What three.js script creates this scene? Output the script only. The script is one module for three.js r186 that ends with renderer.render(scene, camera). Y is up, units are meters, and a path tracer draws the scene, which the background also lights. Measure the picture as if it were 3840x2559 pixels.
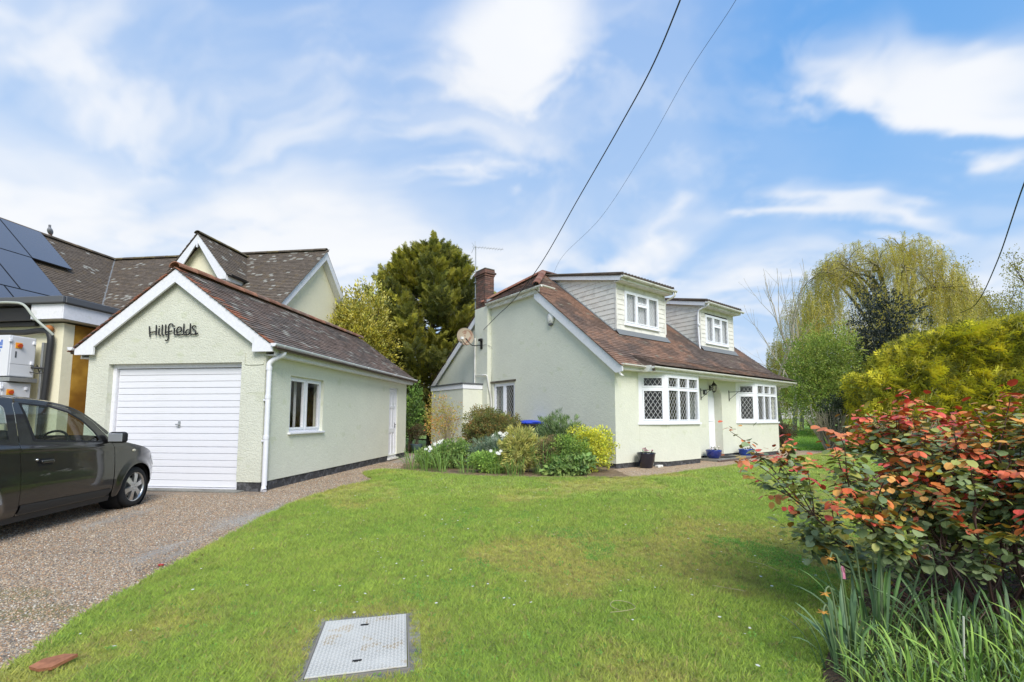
import * as THREE from 'three';
import { mergeGeometries, mergeVertices, toCreasedNormals } from 'three/addons/utils/BufferGeometryUtils.js';
import { RoundedBoxGeometry } from 'three/addons/geometries/RoundedBoxGeometry.js';

// ---------------------------------------------------------------- camera
const W = 1024, H = 682;
const renderer = new THREE.WebGLRenderer({ antialias: true });
renderer.setSize(W, H);
renderer.toneMapping = THREE.LinearToneMapping;
renderer.toneMappingExposure = 1.6;
renderer.shadowMap.enabled = true;
const scene = new THREE.Scene();
const F = 1712.25 / 3840 * 1024;
const camera = new THREE.PerspectiveCamera(2 * Math.atan(H / 2 / F) * 180 / Math.PI, W / H, 0.05, 1200);
camera.position.set(0, 1.25, 0);
camera.rotation.set(4.77 * Math.PI / 180, 0, 0);
camera.setViewOffset(W, H, 0, -39.2, W, H);
camera.updateProjectionMatrix();
scene.add(camera);

// ---------------------------------------------------------------- noise
function mulberry(a) { return () => { a |= 0; a = a + 0x6D2B79F5 | 0; let t = Math.imul(a ^ a >>> 15, 1 | a); t = t + Math.imul(t ^ t >>> 7, 61 | t) ^ t; return ((t ^ t >>> 14) >>> 0) / 4294967296; }; }
const hash = (x, y, z = 0) => { let h = Math.imul(x, 374761393) ^ Math.imul(y, 668265263) ^ Math.imul(z, 2147483647 ^ 0x5bd1e995); h = Math.imul(h ^ h >>> 13, 1274126177); h = Math.imul(h ^ h >>> 16, 0x85ebca6b); return ((h ^ h >>> 15) >>> 0) / 4294967296; };
const sm = t => t * t * (3 - 2 * t), mix = (a, b, t) => a + (b - a) * t, clamp = (x, a = 0, b = 1) => Math.min(b, Math.max(a, x));
const sstep = (a, b, x) => sm(clamp((x - a) / (b - a)));
function vn(x, y, p = 0, s = 0) {            // value noise, period p (0 = none)
  let i = Math.floor(x), j = Math.floor(y), u = x - i, v = y - j, i1 = i + 1, j1 = j + 1; u = u * u * (3 - 2 * u); v = v * v * (3 - 2 * v);
  if (p) { i = ((i % p) + p) % p; j = ((j % p) + p) % p; i1 = ((i1 % p) + p) % p; j1 = ((j1 % p) + p) % p; }
  const a = hash(i, j, s), b = hash(i1, j, s), c = hash(i, j1, s), d = hash(i1, j1, s), e = a + (b - a) * u;
  return e + (c + (d - c) * u - e) * v;
}
// a slow field sampled once on a grid and read between its points
function grid(fn, x0, x1, z0, z1, n) { const d = new Float32Array(n * n); for (let j = 0; j < n; j++) for (let i = 0; i < n; i++) d[j * n + i] = fn(mix(x0, x1, i / (n - 1)), mix(z0, z1, j / (n - 1))); return (x, z) => { const u = clamp((x - x0) / (x1 - x0)) * (n - 1.001), v = clamp((z - z0) / (z1 - z0)) * (n - 1.001), i = u | 0, j = v | 0, a = u - i, b = v - j, o = j * n + i; return mix(mix(d[o], d[o + 1], a), mix(d[o + n], d[o + n + 1], a), b); }; }
function vn3(x, y, z, s = 0) {
  const k = Math.floor(z), w = sm(z - k);
  return mix(vn(x, y, 0, s + k * 131), vn(x, y, 0, s + (k + 1) * 131), w);
}
function fbm(x, y, o = 5, p = 0, s = 0, g = 0.5) { let r = 0, a = 1, n = 0; for (let k = 0; k < o; k++) { r += a * vn(x, y, p, s + k * 17); n += a; a *= g; x *= 2; y *= 2; if (p) p *= 2; } return r / n; }
function fbm3(x, y, z, o = 5, s = 0, g = 0.5) { let r = 0, a = 1, n = 0; for (let k = 0; k < o; k++) { r += a * vn3(x, y, z, s + k * 977); n += a; a *= g; x *= 2.03; y *= 2.03; z *= 2.03; } return r / n; }

// ---------------------------------------------------------------- sky: thin high cloud over blue, one sheet of air all round
const SUN = new THREE.Vector3(0.32, 0.92, 0.68).normalize();
{
  const w = 1664, h = 832, data = new Float32Array(w * h * 4);
  // broad cloud banks, as azimuth (deg, 0 = straight ahead, + right), elevation, half widths, tilt, weight
  const banks = [[-5, 37, 9, 5.5, 25, 1.0], [-9, 31, 10, 4, 0, .7], [-40, 33, 24, 10, -15, .5], [-26, 40, 20, 7, -10, .35], [44, 31, 9, 3.6, -32, 1.15], [49, 26, 8, 3.5, -35, 1.0], [-22, 19, 20, 6, 0, 1.0], [-2, 20, 13, 5, 0, .8], [21, 19, 9, 4.5, 5, 1.1], [-46, 20, 18, 8, 0, .8],
    [37, 18.5, 5, 3, -20, 1.0], [34, 12, 20, 4, 0, .9], [-20, 55, 16, 8, 0, .4], [90, 32, 30, 10, 10, .9], [-95, 36, 34, 12, -10, .9], [140, 30, 30, 10, 0, .9], [-150, 32, 34, 10, 0, .9], [175, 56, 40, 12, 0, .6], [70, 60, 40, 9, 0, .5]];
  for (let j = 0; j < h; j++) for (let i = 0; i < w; i++) {
    const el = ((j + .5) / h - .5) * Math.PI, az = ((i + .5) / w - .5) * 2 * Math.PI;
    const x = Math.cos(el) * Math.cos(az), z = Math.cos(el) * Math.sin(az), y = Math.sin(el);
    const o = (j * w + i) * 4, e = Math.max(el * 180 / Math.PI, 0);
    if (y < -.05) { data[o] = .16; data[o + 1] = .18; data[o + 2] = .12; data[o + 3] = 1; continue; }
    const A = Math.atan2(x, -z) * 180 / Math.PI;      // azimuth from straight ahead
    // sheet coordinates of a cloud deck
    const k = 1 / (y + .22), cx = x * k, cz = z * k;
    const q1 = fbm(cx * 1.3 + 9.1, cz * 1.3 + 3.7, 5, 0, 5) - .5, q2 = fbm(cx * 1.3 + 1.7, cz * 1.3 + 8.2, 5, 0, 9) - .5;
    const wisp = fbm(cx * 2.0 + q1 * 2.2 + cz * .9, cz * 2.3 + q2 * 2.2, 6, 0, 21, .53);
    const broad = fbm(cx * .8 + q2, cz * .8 + q1, 4, 0, 41);
    const fine = fbm(cx * 5 + q1 * 5 + cz * 3, cz * 9 + q2 * 4 - cx * 2, 6, 0, 77, .6);
    let b = 0;
    for (const [ba, be, sa, se, tl, wt] of banks) {
      let da = A - ba; if (da > 180) da -= 360; if (da < -180) da += 360;
      da *= Math.cos(el); let de = e - be; const c = Math.cos(tl * Math.PI / 180), s = Math.sin(tl * Math.PI / 180);
      const u = (da * c + de * s + q1 * 22 + (fine - .5) * 7) / sa, v = (-da * s + de * c + q2 * 17 + (fine - .5) * 7) / se;
      b = Math.max(b, wt * Math.exp(-(u * u + v * v) * .8));
    }
    let cl = sstep(.22, 1.15, b * (.18 + 1.5 * wisp) + (fine - .5) * .62 + (broad - .52) * .7 + .02);
    const veil = .04 + .36 * sstep(.42, .68, broad + .14 * (wisp - .5)) + .42 * sstep(.40, .72, fine) * wisp;
    const haze = Math.exp(-e / 11);
    const up = clamp(e / 48);
    let r = mix(.24, .068, up), g = mix(.52, .30, up), bl = mix(.88, .74, up);
    const t = 1 - (1 - cl * .92) * (1 - veil * .66) * (1 - .95 * haze);
    const white = .86 + .08 * wisp;
    r = mix(r, white * .985, t); g = mix(g, white * .997, t); bl = mix(bl, white * 1.02, t);
    data[o] = r * .68; data[o + 1] = g * .68; data[o + 2] = bl * .68; data[o + 3] = 1;
  }
  const tex = new THREE.DataTexture(data, w, h, THREE.RGBAFormat, THREE.FloatType);
  tex.mapping = THREE.EquirectangularReflectionMapping; tex.magFilter = THREE.LinearFilter; tex.minFilter = THREE.LinearFilter; tex.needsUpdate = true;
  scene.background = tex; scene.environment = tex;
}
const sun = new THREE.DirectionalLight(new THREE.Color(1, .955, .88), 2.3);
sun.position.copy(SUN).multiplyScalar(60); sun.castShadow = true; sun.shadow.radius = 56;
sun.shadow.mapSize.set(4096, 4096);
Object.assign(sun.shadow.camera, { left: -40, right: 40, top: 40, bottom: -40, near: 1, far: 160 });
sun.target.position.set(0, 0, -12); scene.add(sun, sun.target);

// ---------------------------------------------------------------- helpers
const V = (x, y, z) => new THREE.Vector3(x, y, z);
const rad = d => d * Math.PI / 180;
const lin = (r, g, b) => new THREE.Color().setRGB(r, g, b);
function tex(w, h, fn, srgb = true) {          // fn(i, j, u, v) -> [r, g, b] 0..1
  const d = new Uint8Array(w * h * 4);
  for (let j = 0; j < h; j++) for (let i = 0; i < w; i++) { const c = fn(i, j, (i + .5) / w, (j + .5) / h), o = (j * w + i) * 4; for (let k = 0; k < 3; k++) d[o + k] = clamp(c[k]) * 255; d[o + 3] = 255; }
  const t = new THREE.DataTexture(d, w, h, THREE.RGBAFormat); t.magFilter = THREE.LinearFilter; t.minFilter = THREE.LinearMipmapLinearFilter; t.generateMipmaps = true;
  t.wrapS = t.wrapT = THREE.RepeatWrapping; if (srgb) t.colorSpace = THREE.SRGBColorSpace; t.needsUpdate = true; return t;
}
const rep = (t, m) => { const c = t.clone(); c.repeat.set(1 / m, 1 / m); c.needsUpdate = true; return c; };
const mat = (color, rough = .8, o = {}) => new THREE.MeshPhysicalMaterial({ color, roughness: rough, metalness: 0, side: THREE.DoubleSide, ...o });

const DROP = new Set(['position', 'normal', 'uv', 'color']);
function clean(g) {
  g = g.index ? g.toNonIndexed() : g;
  for (const k of Object.keys(g.attributes)) if (!DROP.has(k)) g.deleteAttribute(k);
  if (!g.attributes.normal) g.computeVertexNormals();
  if (!g.attributes.uv) g.setAttribute('uv', new THREE.BufferAttribute(new Float32Array(g.attributes.position.count * 2), 2));
  return g;
}
function merge(list) {
  list = list.flat(9).filter(Boolean).map(clean);
  const col = list.some(g => g.attributes.color);
  if (col) for (const g of list) if (!g.attributes.color) g.setAttribute('color', new THREE.BufferAttribute(new Float32Array(g.attributes.position.count * 3).fill(1), 3));
  return list.length === 1 ? list[0] : mergeGeometries(list);
}
function uvBox(g, ox = 0, oy = 0) {            // uv in metres by the main direction of each face
  g = clean(g); const p = g.attributes.position, n = g.attributes.normal, uv = new Float32Array(p.count * 2);
  for (let i = 0; i < p.count; i += 3) {
    const nx = Math.abs(n.getX(i) + n.getX(i + 1) + n.getX(i + 2)), ny = Math.abs(n.getY(i) + n.getY(i + 1) + n.getY(i + 2)), nz = Math.abs(n.getZ(i) + n.getZ(i + 1) + n.getZ(i + 2));
    for (let k = i; k < i + 3; k++) {
      const x = p.getX(k), y = p.getY(k), z = p.getZ(k);
      if (nx >= ny && nx >= nz) { uv[2 * k] = z + ox; uv[2 * k + 1] = y + oy; } else if (nz >= ny) { uv[2 * k] = x + ox; uv[2 * k + 1] = y + oy; } else { uv[2 * k] = x + ox; uv[2 * k + 1] = z + oy; }
    }
  }
  g.setAttribute('uv', new THREE.BufferAttribute(uv, 2)); return g;
}
function box(x0, x1, y0, y1, z0, z1, r = 0) {
  const w = Math.abs(x1 - x0), h = Math.abs(y1 - y0), d = Math.abs(z1 - z0);
  const g = r ? new RoundedBoxGeometry(w, h, d, 1, Math.min(r, w / 2.1, h / 2.1, d / 2.1)) : new THREE.BoxGeometry(w, h, d);
  g.translate((x0 + x1) / 2, (y0 + y1) / 2, (z0 + z1) / 2); return uvBox(g);
}
// straight prism: closed 2-D outline (s to the side, u up) swept from p0 to p1
function prism(poly, p0, p1, up = V(0, 1, 0)) {
  const d = p1.clone().sub(p0).normalize(), side = new THREE.Vector3().crossVectors(up, d).normalize(), u2 = new THREE.Vector3().crossVectors(d, side);
  const pts = poly.map(([s, u]) => side.clone().multiplyScalar(s).addScaledVector(u2, u)), pos = [];
  let area = 0; poly.forEach(([x, y], i) => { const [X, Y] = poly[(i + 1) % poly.length]; area += x * Y - X * y; });
  const tri = (a, b, c) => { if (area < 0) pos.push(...a, ...c, ...b); else pos.push(...a, ...b, ...c); };
  const A = pts.map(p => p.clone().add(p0).toArray()), B = pts.map(p => p.clone().add(p1).toArray()), n = pts.length;
  for (let i = 0; i < n; i++) { const j = (i + 1) % n; tri(A[i], B[j], B[i]); tri(A[i], A[j], B[j]); }
  for (const [a, b, c] of THREE.ShapeUtils.triangulateShape(poly.map(q => new THREE.Vector2(...q)), [])) { const f = area < 0 ? [a, c, b] : [a, b, c]; pos.push(...A[f[0]], ...A[f[2]], ...A[f[1]], ...B[f[0]], ...B[f[1]], ...B[f[2]]); }
  const g = new THREE.BufferGeometry(); g.setAttribute('position', new THREE.Float32BufferAttribute(pos, 3)); g.computeVertexNormals(); return uvBox(g);
}
const rect = (s0, s1, u0, u1) => [[s0, u0], [s1, u0], [s1, u1], [s0, u1]];
function slab(pts, depth, holes = []) {        // polygon in x, y with holes, from z = 0 to -depth
  const s = new THREE.Shape(pts.map(p => new THREE.Vector2(...p)));
  for (const hl of holes) s.holes.push(new THREE.Path(hl.map(p => new THREE.Vector2(...p))));
  const g = new THREE.ExtrudeGeometry(s, { depth, bevelEnabled: false, curveSegments: 20 }); g.translate(0, 0, -depth); return uvBox(g);
}
const rectPts = (x0, x1, y0, y1) => [[x0, y0], [x1, y0], [x1, y1], [x0, y1]];
function tube(pts, r, seg = 24, rs = 6, closed = false) { return clean(new THREE.TubeGeometry(new THREE.CatmullRomCurve3(pts, closed, 'centripetal'), seg, r, rs, closed)); }
function rod(a, b, r, rs = 8, r2 = r) {
  const d = b.clone().sub(a), g = new THREE.CylinderGeometry(r2, r, d.length(), rs, 1); g.translate(0, d.length() / 2, 0);
  g.applyQuaternion(new THREE.Quaternion().setFromUnitVectors(V(0, 1, 0), d.normalize())); g.translate(a.x, a.y, a.z); return clean(g);
}
function lathe(pts, seg = 24) { return clean(new THREE.LatheGeometry(pts.map(p => new THREE.Vector2(...p)), seg)); }
const taken = {};
const numbered = n => { const k = taken[n] = (taken[n] ?? -1) + 1; return k ? `${n}_${String(k).padStart(3, '0')}` : n; };
function mesh(name, g, m, parent = scene) {
  const o = new THREE.Mesh(Array.isArray(g) ? merge(g) : g, m); o.castShadow = o.receiveShadow = true;
  o.name = parent === scene ? numbered(name) : name; parent.add(o); return o;
}
function tag(o, label, category, group, kind) { if (label) o.userData.label = label; if (category) o.userData.category = category; if (group) o.userData.group = group; if (kind) o.userData.kind = kind; return o; }
function thing(name, label, category, [x, y, z] = [0, 0, 0], turn = 0, group) {
  const o = new THREE.Group(); o.name = numbered(name); scene.add(o); o.position.set(x, y, z); o.rotation.y = turn; return tag(o, label, category, group);
}
function struct(name, g, m) { return tag(mesh(name, g, m), null, null, null, 'structure'); }
// many small copies of one shape as one part or one mass
function copies(name, g, m, list, parent = scene) {  // list: {p: Vector3, q: Quaternion, s: number|Vector3, c: Color}
  const o = new THREE.InstancedMesh(g, m, list.length), M4 = new THREE.Matrix4(), S = V(1, 1, 1);
  list.forEach((e, i) => { if (e.s?.isVector3) S.copy(e.s); else S.setScalar(e.s ?? 1); M4.compose(e.p, e.q, S); o.setMatrixAt(i, M4); if (e.c) o.setColorAt(i, e.c); });
  o.castShadow = o.receiveShadow = true; o.name = parent === scene ? numbered(name) : name; o.userData.kind = 'stuff'; parent.add(o); return o;
}
const quat = (x, y, z, order = 'YXZ') => new THREE.Quaternion().setFromEuler(new THREE.Euler(x, y, z, order));
// frame of the garage: across to the left a, depth b  ->  world;  frame of the bungalow: along the front a, back t -> world
const GA = rad(6.75), HA = rad(52.32);
const gw = (a, b, y = 0) => V(-4.297 - Math.cos(GA) * a + Math.sin(GA) * b, y, -(7.908 + Math.sin(GA) * a + Math.cos(GA) * b));
const hw = (a, t, y = 0) => V(2.57 + Math.sin(HA) * a - Math.cos(HA) * t, y, -(11.389 + Math.cos(HA) * a + Math.sin(HA) * t));
const rise = (x, z) => .5 * sstep(16.5, 26, -z) * sstep(8, 12, x);   // the garden climbs a little to the right behind the bungalow
// ---------------------------------------------------------------- materials
const stuccoBump = tex(512, 512, (i, j, u, v) => { const n = .55 * fbm(u * 64, v * 64, 3, 64, 3) + .45 * fbm(u * 20, v * 20, 4, 20, 8); return [n, n, n]; }, false);
const roughcast = tex(512, 512, (i, j, u, v) => { const q = fbm(u * 24, v * 24, 3, 24, 31); const n = .3 * fbm(u * 90, v * 90, 2, 90, 5) + .7 * sstep(.35, .7, fbm(u * 36 + q * 2, v * 36 + q * 2, 3, 0, 12)); return [n, n, n]; }, false);
const paintMap = (s, base, amt) => tex(512, 512, (i, j, u, v) => {   // faint weathering of exterior paint: blotches and fine specks
  const a = fbm(u * 6, v * 6, 5, 6, s) - .5, b = fbm(u * 60, v * 60, 3, 60, s + 3) - .5, c = sstep(.66, .8, fbm(u * 9, v * 15, 4, 0, s + 9));
  const k = 1 + amt * (a * .8 + b * .6); return [base[0] * k - c * .03, base[1] * k - c * .024, base[2] * k - c * .045];
});
const SAGE = [.862, .866, .800];
const M = {};
M.wall = mat(0xffffff, .92, { map: rep(paintMap(3, SAGE, .05), 2.6), bumpMap: rep(stuccoBump, 1.1), bumpScale: .006 });
M.roughWall = mat(0xffffff, .94, { map: rep(paintMap(11, SAGE.map(c => c * .985), .07), 2.1), bumpMap: rep(roughcast, .5), bumpScale: .006 });
M.cream = mat(0xffffff, .92, { map: rep(paintMap(23, [.93, .905, .79], .04), 2.4), bumpMap: rep(stuccoBump, 1.1), bumpScale: .005 });
M.ochre = mat(0xffffff, .9, { map: tex(512, 512, (i, j, u, v) => { const n = fbm(u * 4, v * 5, 5, 0, 51), m = fbm(u * 14, v * 16, 4, 0, 57), st = sstep(.5, .72, fbm(u * 3 + 7, v * 3, 5, 0, 61)); return [mix(.80, .47, st * .9) - m * .10 + n * .10, mix(.62, .31, st * .9) - m * .11 + n * .10, mix(.26, .09, st) - m * .05]; }), bumpMap: rep(stuccoBump, 1.1), bumpScale: .005 });
M.ochre.map.repeat.set(.3, .3);
const whiteMap = tex(256, 256, (i, j, u, v) => { const a = fbm(u * 7, v * 7, 4, 7, 71), b = fbm(u * 40, v * 40, 2, 40, 75), d = sstep(.68, .8, a); const k = .93 + .05 * (b - .5); return [k - d * .035, k - d * .03, k - d * .045]; });
M.white = mat(0xfafaff, .45, { map: rep(whiteMap, 1.3) });
M.upvc = mat(0xf4f5fb, .3);
M.whiteAged = mat(0xffffff, .55, { map: rep(tex(256, 256, (i, j, u, v) => { const a = fbm(u * 5, v * 22, 5, 0, 91), d = sstep(.5, .8, a) * .14, e = sstep(.6, .8, fbm(u * 12, v * 12, 4, 12, 95)) * .07; return [.91 - d - e, .905 - d - e, .885 - d * 1.3 - e]; }), 1.2) });
M.boards = mat(0xffffff, .6, { map: rep(tex(256, 256, (i, j, u, v) => { const a = fbm(u * 3, v * 40, 4, 0, 101), d = sstep(.5, .75, fbm(u * 6, v * 8, 5, 0, 105)) * .07; const k = .91 + .03 * (a - .5) - d; return [k, k * .985, k * .945]; }), 1.0) });
const tileGrain = tex(128, 128, (i, j, u, v) => { const a = fbm(u * 5, v * 5, 5, 5, 111), b = fbm(u * 26, v * 26, 2, 26, 117), k = .78 + .34 * (a - .5) + .2 * (b - .5) + .1; return [k, k, k]; });
const tileBump = tex(128, 128, (i, j, u, v) => { const n = fbm(u * 20, v * 20, 4, 20, 131); return [n, n, n]; }, false);
M.tile = mat(0xffffff, .93, { vertexColors: true, map: tileGrain, bumpMap: tileBump, bumpScale: .002 });
M.deck = mat(lin(.15, .115, .09), .95);
M.lead = mat(lin(.19, .2, .21), .7);
M.plinth = mat(0xffffff, .9, { map: rep(tex(256, 256, (i, j, u, v) => { const a = fbm(u * 8, v * 8, 5, 8, 141), d = sstep(.52, .66, fbm(u * 14, v * 9, 4, 0, 147)); const k = .2 + .12 * a + d * .12; return [k, k, k * 1.03]; }), 1.2), bumpMap: rep(roughcast, .8), bumpScale: .01 });
M.concrete = mat(0xffffff, .92, { map: rep(tex(256, 256, (i, j, u, v) => { const a = fbm(u * 6, v * 6, 5, 6, 151), b = fbm(u * 50, v * 50, 2, 50, 155); const k = .5 + .22 * (a - .5) + .12 * (b - .5); return [k, k * .985, k * .93]; }), .9), bumpMap: rep(stuccoBump, .8), bumpScale: .004 });
M.glass = mat(0xffffff, .02, { transmission: 1, thickness: 0, ior: 1.5 });
M.lattice = mat(lin(.5, .5, .5), .5);
M.net = mat(lin(.8, .81, .82), .95, { transmission: .35, thickness: 0 });
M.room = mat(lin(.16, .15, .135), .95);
M.iron = mat(lin(.03, .03, .03), .5, { metalness: .5 });
M.blackPlastic = mat(lin(.022, .022, .024), .5);
M.greyPlastic = mat(lin(.10, .105, .115), .55);
M.steel = mat(lin(.5, .51, .52), .38, { metalness: .85 });
M.galv = mat(lin(.42, .43, .43), .5, { metalness: .7 });

// ---------------------------------------------------------------- ground
const drivePts = [[-2.05, 1.0], [-2.22, 1.7], [-2.42, 2.4], [-2.60, 2.94], [-2.70, 3.52], [-2.82, 4.3], [-2.90, 5.0], [-3.04, 5.9], [-3.10, 6.6], [-3.07, 7.5], [-2.96, 8.4], [-2.62, 9.3], [-2.95, 9.75], [-3.3, 10.5], [-2.95, 11.0]];
const pathPts = [[1.96, 9.46], [2.63, 9.55], [3.3, 9.98], [4.15, 10.6], [5.2, 11.48], [6.28, 12.38], [7.3, 13.2], [8.3, 13.96], [10.08, 15.4], [12.2, 17.0], [14, 17.9]];
const bedFront = [[-2.62, 10.85], [-2.1, 10.42], [-1.57, 10.1], [-.67, 9.66], [.43, 9.46], [1.2, 9.44]];
const roseBed = [[1.25, 1.7], [1.46, 2.28], [1.72, 2.58], [2.1, 2.95], [2.5, 3.4], [3.0, 3.9], [3.9, 4.5], [6.5, 5.0]];
const inPoly = (P, x, y) => { let c = false; for (let i = 0, j = P.length - 1; i < P.length; j = i++) { const [a, b] = P[i], [d, e] = P[j]; if ((b > y) !== (e > y) && x < (d - a) * (y - b) / (e - b) + a) c = !c; } return c; };
const lawnPoly = [[-1.6, -3], ...drivePts, ...bedFront, ...pathPts, [16, 17.2], [16, 12], [16, -3]];
const roseBedPoly = [[1.1, -3], ...roseBed, [16, 6], [16, -3]];
const bedPoly = [...bedFront, [1.96, 9.46], [2.45, 9.62], [2.42, 11.1], [.3, 14.0], [-1.2, 15.2], [-2.2, 14.2], [-2.9, 12.2]];
function wobble(P, amp, f, s) {                // break up a straight outline
  const out = []; for (let i = 0; i < P.length; i++) { const [a, b] = P[i], [c, d] = P[(i + 1) % P.length], L = Math.hypot(c - a, d - b), n = L > 20 ? 1 : Math.max(1, Math.round(L / .12)); for (let k = 0; k < n; k++) { const x = mix(a, c, k / n), z = mix(b, d, k / n); out.push([x + amp * (fbm(x * f, z * f, 3, 0, s) - .5) * 2, z + amp * (fbm(x * f + 40, z * f, 3, 0, s + 1) - .5) * 2]); } } return out;
}
function sheet(poly, y) { const s = new THREE.Shape(poly.map(([x, z]) => new THREE.Vector2(x, z))), g = new THREE.ShapeGeometry(s); g.rotateX(-Math.PI / 2); g.translate(0, y, 0); const p = g.attributes.position, uv = new Float32Array(p.count * 2); for (let i = 0; i < p.count; i++) { uv[2 * i] = p.getX(i); uv[2 * i + 1] = p.getZ(i); } g.setAttribute('uv', new THREE.BufferAttribute(uv, 2)); return g; }

// what the turf is made of at a place: 0 dense grass, towards 1 dry moss; and clover
const moss_ = (x, z) => { // the worn, mossy areas seen round the cover, near the planting and in drifts across the lawn
  const m = fbm(x * .9 + 3, z * .7 + 5, 4, 0, 201) + .25 * (fbm(x * 4, z * 4, 3, 0, 205) - .5);
  const cov = Math.max(0, 1 - Math.hypot((x + .83) / .62, (z - 2.66) / .62)) * 1.2, right = sstep(.6, 2.6, x) * sstep(6.2, 3.4, z) * .22, front = sstep(2.6, 1.9, z) * .12 * sstep(-.6, .5, x);
  return clamp(sstep(.50, .74, m + right + front) * .8 + cov * .9);
};
const moss = grid(moss_, -5, 15, -2, 18, 260);
const clover = (x, z) => sstep(.56, .66, fbm(x * 1.3 + 30, z * 1.1 + 12, 4, 0, 211)) * sstep(7.5, 4.5, z) * sstep(-1.2, .3, x);
const lushness = grid((x, z) => clamp(.5 + 1.5 * (.6 * fbm(x * 1.5 + 60, z * 1.2 + 4, 4, 0, 221) + .4 * fbm(x * 7 + 20, z * 7 + 4, 2, 0, 223) - .5)), -5, 15, -2, 18, 420);
function turf(x, z) { const m = moss(x, z), l = lushness(x, z), c = [mix(.32, .48, l), mix(.475, .575, l), mix(.055, .09, l)]; const k = [.62, .53, .14]; return c.map((v, i) => mix(v, k[i], m * .75)); }
M.ground = mat(0xffffff, 1, { map: rep(tex(256, 256, (i, j, u, v) => { const a = fbm(u * 8, v * 8, 5, 8, 231); return [.42 + .16 * a, .52 + .14 * a, .2 + .06 * a]; }), 5) });
{
  const g = new THREE.PlaneGeometry(1400, 1400, 1, 1); g.rotateX(-Math.PI / 2); g.translate(0, -.06, 0);
  const p = g.attributes.position, uv = g.attributes.uv; for (let i = 0; i < p.count; i++) uv.setXY(i, p.getX(i), p.getZ(i));
  struct('ground', g, M.ground);
}
{ // lawn sheet; its texture covers 16 m x 16 m of ground
  const t = tex(1024, 1024, (i, j, u, v) => { const x = u * 20 - 5, z = v * 20 - 2, c = turf(x, z), n = .5 + vn(x * 40, z * 40, 0, 241) * .3 + hash(i, j, 9) * .25; return c.map(q => Math.pow(q * n * .95, 1 / 2.2)); });
  t.wrapS = t.wrapT = THREE.ClampToEdgeWrapping;
  M.lawn = mat(0xffffff, 1, { map: t });
  const g = sheet(wobble(lawnPoly, .05, 3, 251), .03), uv = g.attributes.uv;
  for (let i = 0; i < uv.count; i++) uv.setXY(i, (uv.getX(i) + 5) / 20, (-uv.getY(i) + 2) / 20);
  struct('lawn', g, M.lawn);
}
{ // lawn beyond the bungalow, climbing gently
  const g = new THREE.PlaneGeometry(46, 40, 46, 40); g.rotateX(-Math.PI / 2); g.translate(30, 0, -36);
  const p = g.attributes.position, uv = g.attributes.uv; for (let i = 0; i < p.count; i++) { const x = p.getX(i), z = p.getZ(i); p.setY(i, -.02 + rise(x, z)); uv.setXY(i, x / 6, z / 6); }
  g.computeVertexNormals();
  M.backLawn = mat(0xffffff, 1, { map: tex(512, 512, (i, j, u, v) => { const a = fbm(u * 8, v * 8, 5, 8, 261), b = fbm(u * 70, v * 70, 3, 70, 263), k = .7 + .5 * b; return [(.48 + .12 * a) * k, (.64 + .1 * a) * k, (.2 + .05 * a) * k]; }) });
  struct('back_lawn', g, M.backLawn);
}
// gravel: sheet with fine stone colours, then loose stones on top
const stoneTone = r => { const k = r(), t = .55 + .75 * r(); return k < .38 ? [.46 * t, .32 * t, .20 * t] : k < .60 ? [.52 * t, .43 * t, .31 * t] : k < .74 ? [.27 * t, .225 * t, .18 * t] : k < .86 ? [.58 * t, .53 * t, .46 * t] : k < .95 ? [.44 * t, .24 * t, .13 * t] : [.13 * t, .115 * t, .10 * t]; };
const worn_ = (x, z) => { // bare concrete showing through the gravel, in streaks along the wheel tracks
  const u = x + .12 * z, q = fbm(u * 1.1 + 4, z * .35, 4, 0, 271), s = fbm(u * 3.0, z * .7 + 9, 4, 0, 277), w = Math.exp(-(((u + 2.55) / .55) ** 2)) + Math.exp(-(((u + 4.1) / .5) ** 2)) * .9 + Math.exp(-(((x + 3.3) / .4) ** 2 + ((z - 2.9) / .4) ** 2)) * .6;
  return clamp(sstep(.46, .62, .5 * q + .5 * s) * sstep(.25, .9, w) * sstep(7.6, 6.2, z) * sstep(2.3, 3.2, z));
};
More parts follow.
